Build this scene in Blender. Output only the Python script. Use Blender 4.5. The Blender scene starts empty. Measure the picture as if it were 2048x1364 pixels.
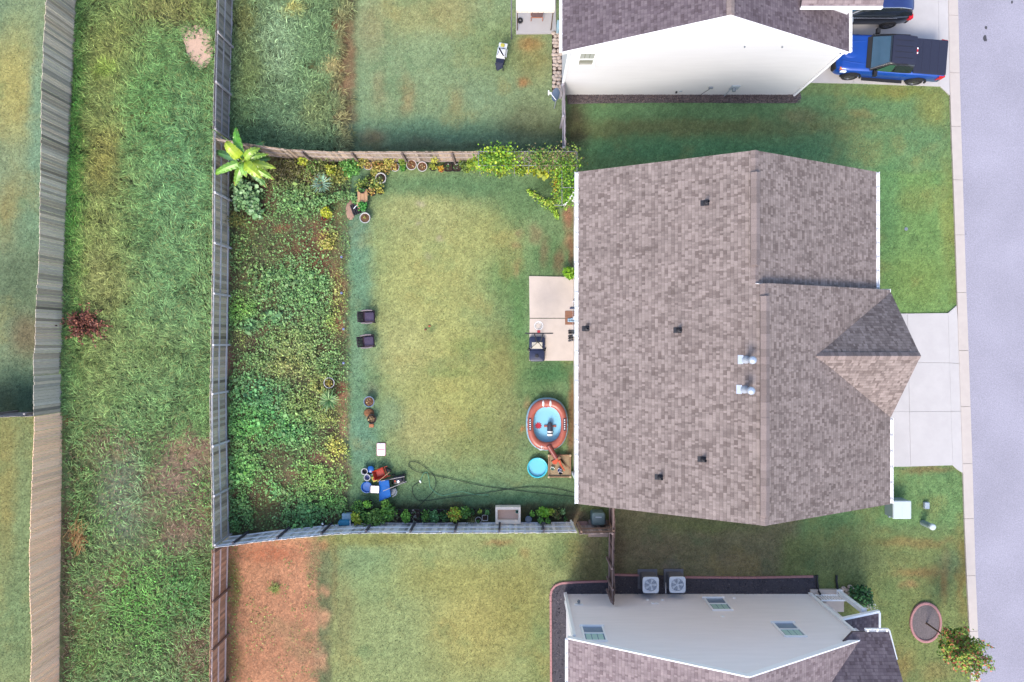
import bpy, math, random
import numpy as np
from mathutils import Vector, Matrix
random.seed(7); rng = np.random.default_rng(11)
R = math.radians
SC = bpy.context.scene
# ---------------------------------------------------------------- camera, light
H, F = 34.5, 1362.75                     # height above ground, focal length in photo pixels
cd = bpy.data.cameras.new('camera'); cam = bpy.data.objects.new('camera', cd)
SC.collection.objects.link(cam); SC.camera = cam
cam.location = (0, 0, H); cam.rotation_euler = (0, 0, 0)
cd.sensor_width = 36; cd.lens = 36*F/2048; cd.clip_end = 5000
SUN_EL, SUN_AZ = 48, 199                 # azimuth clockwise from north (+Y)
w = bpy.data.worlds.new('World'); SC.world = w; w.use_nodes = True
nt = w.node_tree; bg = nt.nodes['Background']
sky = nt.nodes.new('ShaderNodeTexSky'); sky.sky_type = 'NISHITA'; sky.sun_disc = False
sky.sun_elevation = R(SUN_EL); sky.sun_rotation = R(SUN_AZ)
sky.air_density = 1.0; sky.dust_density = 2.5; sky.ozone_density = 1.0
nt.links.new(sky.outputs[0], bg.inputs[0]); bg.inputs[1].default_value = 0.15
sl = bpy.data.lights.new('sun', 'SUN'); sl.energy = 1.12; sl.angle = R(19); sl.color = (1, .93, .83)
so = bpy.data.objects.new('sun', sl); SC.collection.objects.link(so)
sd = Vector((math.sin(R(SUN_AZ))*math.cos(R(SUN_EL)), math.cos(R(SUN_AZ))*math.cos(R(SUN_EL)), math.sin(R(SUN_EL))))
so.rotation_euler = sd.to_track_quat('Z', 'Y').to_euler(); so.location = (0, -20, 40)
SC.view_settings.view_transform = 'Standard'; SC.view_settings.look = 'None'
SC.view_settings.exposure = 1.50; SC.view_settings.gamma = 1

# ---------------------------------------------------------------- measuring helpers
def K(h=0): return F/(H-h)
def P(x, y, h=0): k = K(h); return Vector(((x-1024)/k, (682-y)/k, h))
def lin(c):
    c = np.asarray(c, float)/255
    return np.where(c <= .04045, c/12.92, ((c+.055)/1.055)**2.4)
ALB = 0.50
def S(r, g, b, k=1.0): v = lin((r, g, b))*ALB*k; return (float(v[0]), float(v[1]), float(v[2]), 1)

# ---------------------------------------------------------------- materials
MATS = {}
def nd(nt, t, **kw):
    n = nt.nodes.new(t)
    for a, v in kw.items():
        if a.startswith('i_'): n.inputs[a[2:].replace('_', ' ')].default_value = v
        else: setattr(n, a, v)
    return n
def mth(nt, op, a, b=None, c=None):
    n = nt.nodes.new('ShaderNodeMath'); n.operation = op
    for i, v in enumerate((a, b, c)):
        if v is None: continue
        if isinstance(v, (int, float)): n.inputs[i].default_value = v
        else: nt.links.new(v, n.inputs[i])
    return n.outputs[0]
def mix(nt, kind, fac, a, b):
    n = nt.nodes.new('ShaderNodeMix'); n.data_type = 'RGBA'; n.blend_type = kind
    for i, v in ((0, fac), (6, a), (7, b)):
        if isinstance(v, (int, float)): n.inputs[i].default_value = v
        elif isinstance(v, tuple): n.inputs[i].default_value = v
        else: nt.links.new(v, n.inputs[i])
    return n.outputs[2]
def base(name, rough=.8, metal=0, spec=.3):
    m = bpy.data.materials.new(name); m.use_nodes = True
    b = m.node_tree.nodes['Principled BSDF']
    b.inputs['Roughness'].default_value = rough; b.inputs['Metallic'].default_value = metal
    b.inputs['Specular IOR Level'].default_value = spec
    return m, m.node_tree, b
def M(name, col=None, rough=.8, metal=0, var=.25, scale=8, bump=0, bscale=60, spec=.3, vc=False, coat=0, stretch=None, detail=4):
    """procedural material: flat or attribute colour, broken by noise, optional bump"""
    if name in MATS: return MATS[name]
    m, t, b = base(name, rough, metal, spec)
    tc = nd(t, 'ShaderNodeTexCoord'); src = tc.outputs['Object']
    if stretch:
        mp = nd(t, 'ShaderNodeMapping'); mp.inputs['Scale'].default_value = stretch
        t.links.new(src, mp.inputs[0]); src = mp.outputs[0]
    nz = nd(t, 'ShaderNodeTexNoise', i_Scale=scale, i_Detail=detail, i_Roughness=.65); t.links.new(src, nz.inputs['Vector'])
    f = mth(t, 'MULTIPLY_ADD', nz.outputs[0], 2*var, 1-var)
    cb = nd(t, 'ShaderNodeCombineColor')
    for i in range(3): t.links.new(f, cb.inputs[i])
    if vc:
        at = nd(t, 'ShaderNodeAttribute', attribute_name='Col'); c0 = at.outputs['Color']
    else: c0 = col
    t.links.new(mix(t, 'MULTIPLY', 1.0, c0, cb.outputs[0]), b.inputs['Base Color'])
    if coat: b.inputs['Coat Weight'].default_value = coat; b.inputs['Coat Roughness'].default_value = .06
    if bump:
        n2 = nd(t, 'ShaderNodeTexNoise', i_Scale=bscale, i_Detail=3); t.links.new(src, n2.inputs['Vector'])
        bp = nd(t, 'ShaderNodeBump', i_Strength=bump, i_Distance=.02); t.links.new(n2.outputs[0], bp.inputs['Height'])
        t.links.new(bp.outputs[0], b.inputs['Normal'])
    MATS[name] = m; return m
def shingles(name, dark, mid, light):
    m, t, b = base(name, .95, 0, .15)
    uv = nd(t, 'ShaderNodeUVMap', uv_map='UVMap'); sp = nd(t, 'ShaderNodeSeparateXYZ'); t.links.new(uv.outputs[0], sp.inputs[0])
    row = mth(t, 'DIVIDE', sp.outputs[1], .135); ri = mth(t, 'FLOOR', row); rf = mth(t, 'FRACT', row)
    wn = nd(t, 'ShaderNodeTexWhiteNoise', noise_dimensions='1D'); t.links.new(ri, wn.inputs['W'])
    u = mth(t, 'ADD', mth(t, 'DIVIDE', sp.outputs[0], .115), mth(t, 'MULTIPLY', wn.outputs[0], 37))
    # uneven tab widths: bend u a little with a slow sine before cutting it into cells
    u = mth(t, 'ADD', u, mth(t, 'MULTIPLY', mth(t, 'SINE', mth(t, 'MULTIPLY', u, 2.1)), .33))
    ci = mth(t, 'FLOOR', u); cf = mth(t, 'FRACT', u)
    cv = nd(t, 'ShaderNodeCombineXYZ'); t.links.new(ci, cv.inputs[0]); t.links.new(ri, cv.inputs[1])
    w2 = nd(t, 'ShaderNodeTexWhiteNoise', noise_dimensions='2D'); t.links.new(cv.outputs[0], w2.inputs['Vector'])
    rp = nd(t, 'ShaderNodeValToRGB'); rp.color_ramp.interpolation = 'LINEAR'
    e = rp.color_ramp.elements; e[0].position = 0; e[0].color = dark; e[1].position = .3; e[1].color = mid
    q = e.new(.62); q.color = tuple(.5*(a+c) for a, c in zip(mid, light)); q = e.new(.86); q.color = light
    t.links.new(w2.outputs[0], rp.inputs[0])
    big = nd(t, 'ShaderNodeTexNoise', i_Scale=.9, i_Detail=3); t.links.new(uv.outputs[0], big.inputs['Vector'])
    fine = nd(t, 'ShaderNodeTexNoise', i_Scale=45, i_Detail=2); t.links.new(uv.outputs[0], fine.inputs['Vector'])
    f = mth(t, 'MULTIPLY', mth(t, 'MULTIPLY_ADD', big.outputs[0], .44, .78), mth(t, 'MULTIPLY_ADD', fine.outputs[0], .9, .55))
    dm = nd(t, 'ShaderNodeMapping'); dm.inputs['Rotation'].default_value = (0, 0, R(38)); dm.inputs['Scale'].default_value = (3.2, .55, 1); t.links.new(uv.outputs[0], dm.inputs[0])
    dg = nd(t, 'ShaderNodeTexNoise', i_Scale=1.6, i_Detail=3); t.links.new(dm.outputs[0], dg.inputs['Vector'])
    f = mth(t, 'MULTIPLY', f, mth(t, 'MULTIPLY_ADD', dg.outputs[0], .5, .75))
    line = mth(t, 'LESS_THAN', rf, .14); gap = mth(t, 'LESS_THAN', cf, .09)  # dark shadow line of each course put into the colour, plus tab joints
    f = mth(t, 'MULTIPLY', f, mth(t, 'SUBTRACT', 1, mth(t, 'MULTIPLY', mth(t, 'MAXIMUM', line, mth(t, 'MULTIPLY', gap, .5)), .26)))
    cb = nd(t, 'ShaderNodeCombineColor')
    for i in range(3): t.links.new(f, cb.inputs[i])
    t.links.new(mix(t, 'MULTIPLY', 1.0, rp.outputs[0], cb.outputs[0]), b.inputs['Base Color'])
    bp = nd(t, 'ShaderNodeBump', i_Strength=.5, i_Distance=.012)
    t.links.new(mth(t, 'ADD', rf, mth(t, 'MULTIPLY', w2.outputs[0], .6)), bp.inputs['Height']); t.links.new(bp.outputs[0], b.inputs['Normal'])
    return m
def siding(name, col):
    m, t, b = base(name, .55, 0, .35)
    tc = nd(t, 'ShaderNodeTexCoord'); sp = nd(t, 'ShaderNodeSeparateXYZ'); t.links.new(tc.outputs['Object'], sp.inputs[0])
    fr = mth(t, 'FRACT', mth(t, 'DIVIDE', sp.outputs[2], .115))
    line = mth(t, 'LESS_THAN', fr, .16)
    nz = nd(t, 'ShaderNodeTexNoise', i_Scale=1.3, i_Detail=4)
    mp = nd(t, 'ShaderNodeMapping'); mp.inputs['Scale'].default_value = (.4, .4, 3); t.links.new(tc.outputs['Object'], mp.inputs[0]); t.links.new(mp.outputs[0], nz.inputs['Vector'])
    f = mth(t, 'MULTIPLY', mth(t, 'SUBTRACT', 1, mth(t, 'MULTIPLY', line, .13)), mth(t, 'MULTIPLY_ADD', nz.outputs[0], .16, .92))
    cb = nd(t, 'ShaderNodeCombineColor')
    for i in range(3): t.links.new(f, cb.inputs[i])
    t.links.new(mix(t, 'MULTIPLY', 1.0, col, cb.outputs[0]), b.inputs['Base Color'])
    bp = nd(t, 'ShaderNodeBump', i_Strength=.4, i_Distance=.012); t.links.new(mth(t, 'SUBTRACT', 1, fr), bp.inputs['Height']); t.links.new(bp.outputs[0], b.inputs['Normal'])
    return m

# ---------------------------------------------------------------- mesh builder
def wloc(o):
    l = Vector((0, 0, 0))
    while o is not None: l += o.location; o = o.parent
    return l
class MB:
    def __init__(s): s.v = []; s.f = []; s.c = []; s.uv = {}; s.col = (1, 1, 1, 1)
    def face(s, idx, uv=None):
        s.f.append(tuple(idx)); s.c.append(s.col)
        if uv: s.uv[len(s.f)-1] = uv
    def add(s, pts): n = len(s.v); s.v += [tuple(p) for p in pts]; return n
    def poly(s, pts, uv=None): n = s.add(pts); s.face(range(n, n+len(pts)), uv); return s
    def hexa(s, b, t):
        n = s.add(list(b)+list(t)); k = len(b)
        s.face([n+i for i in reversed(range(k))]); s.face([n+k+i for i in range(k)])
        for i in range(k): j = (i+1) % k; s.face([n+i, n+j, n+k+j, n+k+i])
        return s
    def box(s, c, d, rz=0, tz=0):
        """centre of the bottom, size, turn; tz tapers the top"""
        cx, cy, cz = c; x, y, z = d[0]/2, d[1]/2, d[2]; ca, sa = math.cos(rz), math.sin(rz)
        def q(px, py, pz): return (cx+px*ca-py*sa, cy+px*sa+py*ca, cz+pz)
        k = 1-tz
        return s.hexa([q(-x, -y, 0), q(x, -y, 0), q(x, y, 0), q(-x, y, 0)], [q(-x*k, -y*k, z), q(x*k, -y*k, z), q(x*k, y*k, z), q(-x*k, y*k, z)])
    def rbox(s, c, d, r=.05, rz=0, n=4, top=None, tz=0):
        """box with rounded vertical corners and a softened top edge"""
        cx, cy, cz = c; x, y = d[0]/2, d[1]/2; r = min(r, x*.95, y*.95); ca, sa = math.cos(rz), math.sin(rz)
        e = top if top is not None else min(.03, d[2]*.3, r*.7)
        rings = [(0, 0, 1), (0, d[2]-e, 1-tz), (e*.3, d[2]-e*.3, 1-tz), (e, d[2], 1-tz)]; idx = []
        for (ins, z, sc) in rings:
            pts = []
            for (sx, sy, a0) in ((1, 1, 0), (-1, 1, 90), (-1, -1, 180), (1, -1, 270)):
                for k in range(n+1):
                    a = R(a0+90*k/n); px = sx*(x-r)+(r-ins)*math.cos(a); py = sy*(y-r)+(r-ins)*math.sin(a)
                    px *= sc; py *= sc
                    pts.append((cx+px*ca-py*sa, cy+px*sa+py*ca, cz+z))
            idx.append(s.add(pts)); m = len(pts)
        s.face([idx[0]+i for i in reversed(range(m))]); s.face([idx[-1]+i for i in range(m)])
        for a, b in zip(idx, idx[1:]):
            for i in range(m): j = (i+1) % m; s.face([a+i, a+j, b+j, b+i])
        return s
    def tube(s, path, r, n=8, r1=None, caps=True):
        path = [Vector(p) for p in path]; L = len(path); idx = []
        for i, p in enumerate(path):
            d = (path[min(i+1, L-1)]-path[max(i-1, 0)]).normalized()
            a = d.orthogonal().normalized() if abs(d.z) > .9 else d.cross(Vector((0, 0, 1))).normalized()
            b = a.cross(d); rr = r if r1 is None else r+(r1-r)*i/(L-1)
            idx.append(s.add([p+(a*math.cos(2*math.pi*k/n)+b*math.sin(2*math.pi*k/n))*rr for k in range(n)]))
        for a, b in zip(idx, idx[1:]):
            for i in range(n): j = (i+1) % n; s.face([a+i, a+j, b+j, b+i])
        if caps: s.face([idx[0]+i for i in reversed(range(n))]); s.face([idx[-1]+i for i in range(n)])
        return s
    def lathe(s, c, prof, n=20, sx=1, sy=1, cap0=False, cap1=False, sq=0, rz=0, cols=None):
        """turn a profile of (radius, z) round a vertical axis; sq>0 squares the plan"""
        c = Vector(c); idx = []; ca, sa = math.cos(rz), math.sin(rz)
        for (r, z) in prof:
            pts = []
            for k in range(n):
                a = 2*math.pi*k/n; x, y = math.cos(a), math.sin(a)
                if sq: q = (abs(x)**(2+sq)+abs(y)**(2+sq))**(-1/(2+sq)); x *= q; y *= q
                x, y = x*r*sx, y*r*sy
                pts.append((c.x+x*ca-y*sa, c.y+x*sa+y*ca, c.z+z))
            idx.append(s.add(pts))
        keep = s.col
        for i, (a, b) in enumerate(zip(idx, idx[1:])):
            if cols: s.col = cols[i]
            for k in range(n): j = (k+1) % n; s.face([a+k, a+j, b+j, b+k])
        s.col = keep
        if cap0: s.face([idx[0]+i for i in reversed(range(n))])
        if cap1: s.face([idx[-1]+i for i in range(n)])
        return s
    def blob(s, c, d, n=10, m=6, jit=0):
        c = Vector(c); prof = []
        idx = []
        for i in range(1, m):
            ph = math.pi*i/m
            idx.append(s.add([c+Vector((d[0]*math.sin(ph)*math.cos(2*math.pi*k/n), d[1]*math.sin(ph)*math.sin(2*math.pi*k/n), -d[2]*math.cos(ph)))*(1+random.uniform(-jit, jit)) for k in range(n)]))
        b = s.add([c-Vector((0, 0, d[2])), c+Vector((0, 0, d[2]))])
        for a, e in zip(idx, idx[1:]):
            for k in range(n): j = (k+1) % n; s.face([a+k, a+j, e+j, e+k])
        for k in range(n): j = (k+1) % n; s.face([b, idx[0]+j, idx[0]+k]); s.face([b+1, idx[-1]+k, idx[-1]+j])
        return s
    def slab(s, pts, th, uv=True):
        """roof plane: polygon, extruded th straight down; UV in metres along eave and slope"""
        pts = [Vector(p) for p in pts]; nrm = Vector((0, 0, 0))
        for i in range(len(pts)): nrm += pts[i].cross(pts[(i+1) % len(pts)])
        nrm.normalize()
        if nrm.z < 0: pts.reverse(); nrm = -nrm
        u = nrm.cross(Vector((0, 0, 1))); u = u.normalized() if u.length > 1e-4 else Vector((1, 0, 0)); v = nrm.cross(u)
        uvs = [(p.dot(u)+50, p.dot(v)+50) for p in pts]
        s.poly(pts, uvs); lo = [p-Vector((0, 0, th)) for p in pts]; s.poly(list(reversed(lo)))
        for i in range(len(pts)): j = (i+1) % len(pts); s.poly([lo[i], lo[j], pts[j], pts[i]])
        return s
    def build(s, name, mat, parent=None, smooth=False, local=False, z0=0):
        me = bpy.data.meshes.new(name); V = s.v
        if parent is not None and not local:
            l = wloc(parent); V = [(x-l.x, y-l.y, z-l.z) for x, y, z in V]
        me.from_pydata(V, [], s.f); me.update()
        if any(c != (1, 1, 1, 1) for c in s.c):
            ca = me.color_attributes.new('Col', 'FLOAT_COLOR', 'CORNER'); buf = []
            for p, c in zip(me.polygons, s.c): buf += list(c)*p.loop_total
            ca.data.foreach_set('color', buf)
        if s.uv:
            ul = me.uv_layers.new(name='UVMap')
            for fi, uvs in s.uv.items():
                for li, q in zip(me.polygons[fi].loop_indices, uvs): ul.data[li].uv = q
        if smooth: me.polygons.foreach_set('use_smooth', [True]*len(me.polygons)); me.set_sharp_from_angle(angle=R(40))
        me.materials.append(mat if not isinstance(mat, str) else MATS[mat])
        o = bpy.data.objects.new(name, me); SC.collection.objects.link(o)
        if parent is not None: o.parent = parent
        return o
def npmesh(name, V, quads, tris, col, mat, parent=None):
    """large mesh straight from arrays; one colour per vertex"""
    me = bpy.data.meshes.new(name); V = np.asarray(V, np.float32)
    if parent is not None: V = V-np.array(wloc(parent), np.float32)
    nq, ntr = len(quads), len(tris)
    me.vertices.add(len(V)); me.vertices.foreach_set('co', V.ravel())
    li = np.concatenate([np.asarray(quads, np.int32).ravel(), np.asarray(tris, np.int32).ravel()]) if ntr else np.asarray(quads, np.int32).ravel()
    me.loops.add(len(li)); me.loops.foreach_set('vertex_index', li)
    st = np.concatenate([np.arange(nq)*4, nq*4+np.arange(ntr)*3]).astype(np.int32)
    me.polygons.add(nq+ntr); me.polygons.foreach_set('loop_start', st)
    me.update(calc_edges=True)
    ca = me.color_attributes.new('Col', 'FLOAT_COLOR', 'POINT')
    c4 = np.ones((len(V), 4), np.float32); c4[:, :3] = col; ca.data.foreach_set('color', c4.ravel())
    me.materials.append(mat); o = bpy.data.objects.new(name, me); SC.collection.objects.link(o)
    if parent is not None: o.parent = parent
    return o
def blades(B, ang, L, W, lift, col, tipk=1.25, curl=.5):
    """grass blades: B (n,3) roots, direction, length, width, lift angle -> V, quads, tris, colours"""
    n = len(B); d = np.stack([np.cos(ang), np.sin(ang), np.zeros(n)], 1); s = np.stack([-np.sin(ang), np.cos(ang), np.zeros(n)], 1)
    up = np.array([0, 0, 1.])
    mid = B+d*(L*.5*np.cos(lift))[:, None]+up*(L*.5*np.sin(lift))[:, None]
    l2 = lift*(1-curl*2)
    tip = mid+d*(L*.5*np.cos(l2))[:, None]+up*(L*.5*np.sin(l2))[:, None]
    tip[:, 2] = np.maximum(tip[:, 2], .02)
    V = np.empty((n, 5, 3)); w2 = (W/2)[:, None]
    V[:, 0] = B-s*w2*.7; V[:, 1] = B+s*w2*.7; V[:, 2] = mid+s*w2; V[:, 3] = mid-s*w2; V[:, 4] = tip
    i = np.arange(n)[:, None]*5
    q = i+np.array([[0, 1, 2, 3]]); t = i+np.array([[3, 2, 4]])
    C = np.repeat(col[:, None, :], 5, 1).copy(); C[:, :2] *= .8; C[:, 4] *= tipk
    return V.reshape(-1, 3), q, t, C.reshape(-1, 3)
def leafs(Cn, size, col, tilt=.6, asp=.6):
    n = len(Cn); a = rng.uniform(0, 2*np.pi, n); tl = rng.normal(0, tilt, n); rl = rng.normal(0, tilt, n)
    d = np.stack([np.cos(a)*np.cos(tl), np.sin(a)*np.cos(tl), np.sin(tl)], 1)
    s = np.stack([-np.sin(a)*np.cos(rl), np.cos(a)*np.cos(rl), np.sin(rl)], 1)
    V = np.empty((n, 6, 3)); z = size[:, None]
    V[:, 0] = Cn-d*z*.5; V[:, 1] = Cn-d*z*.1+s*z*asp*.5; V[:, 2] = Cn+d*z*.28+s*z*asp*.38
    V[:, 3] = Cn+d*z*.55; V[:, 4] = Cn+d*z*.28-s*z*asp*.38; V[:, 5] = Cn-d*z*.1-s*z*asp*.5
    i = np.arange(n)[:, None]*6
    q = np.concatenate([i+np.array([[0, 1, 2, 3]]), i+np.array([[0, 3, 4, 5]])])
    C = np.repeat(col[:, None, :], 6, 1)
    return V.reshape(-1, 3), q, np.zeros((0, 3), int), C.reshape(-1, 3)
def join(*parts):
    V, Q, T, C = [], [], [], []; o = 0
    for v, q, t, c in parts:
        V.append(v); Q.append(q+o); T.append(t+o if len(t) else t); C.append(c); o += len(v)
    return np.concatenate(V), np.concatenate(Q), np.concatenate([t.reshape(-1, 3) for t in T]), np.concatenate(C)

# ---------------------------------------------------------------- names and tags
def tag(o, label, cat, group=None, kind=None):
    if label: o['label'] = label
    if cat: o['category'] = cat
    if group: o['group'] = group
    if kind: o['kind'] = kind
    return o
def thing(name, loc, label, cat, group=None, rz=0):
    o = bpy.data.objects.new(name, None); SC.collection.objects.link(o); o.empty_display_size = .2
    o.location = loc; o.rotation_euler = (0, 0, rz); return tag(o, label, cat, group)
def kids(o): return [c for c in bpy.data.objects if c.parent == o]
def dup(root, loc, rz=None, label=None, group=None):
    def cp(o, par):
        c = o.copy(); SC.collection.objects.link(c); c.parent = par
        for ch in kids(o): cp(ch, c)
        return c
    r = cp(root, None); r.location = loc
    if rz is not None: r.rotation_euler = (0, 0, rz)
    if label: r['label'] = label
    if group: r['group'] = group
    return r
def struct(o): o['kind'] = 'structure'; return o

# ---------------------------------------------------------------- noise and colour fields (photo-pixel coordinates on the ground)
def _h(i, j, s): v = np.sin(i*127.1+j*311.7+s*74.7)*43758.5453; return v-np.floor(v)
def vnoise(x, y, s=0):
    i = np.floor(x); j = np.floor(y); u = x-i; v = y-j; u = u*u*(3-2*u); v = v*v*(3-2*v)
    return (_h(i, j, s)*(1-u)+_h(i+1, j, s)*u)*(1-v)+(_h(i, j+1, s)*(1-u)+_h(i+1, j+1, s)*u)*v
def fbm(x, y, sc, s=0, o=4):
    t = 0; a = .5; x = np.asarray(x)/sc; y = np.asarray(y)/sc
    for k in range(o): t = t+a*vnoise(x, y, s+k*13); x = x*2.03+5; y = y*2.03+9; a *= .5
    return t/(1-.5**o)
def sst(e0, e1, x): t = np.clip((x-e0)/(e1-e0), 0, 1); return t*t*(3-2*t)
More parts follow.
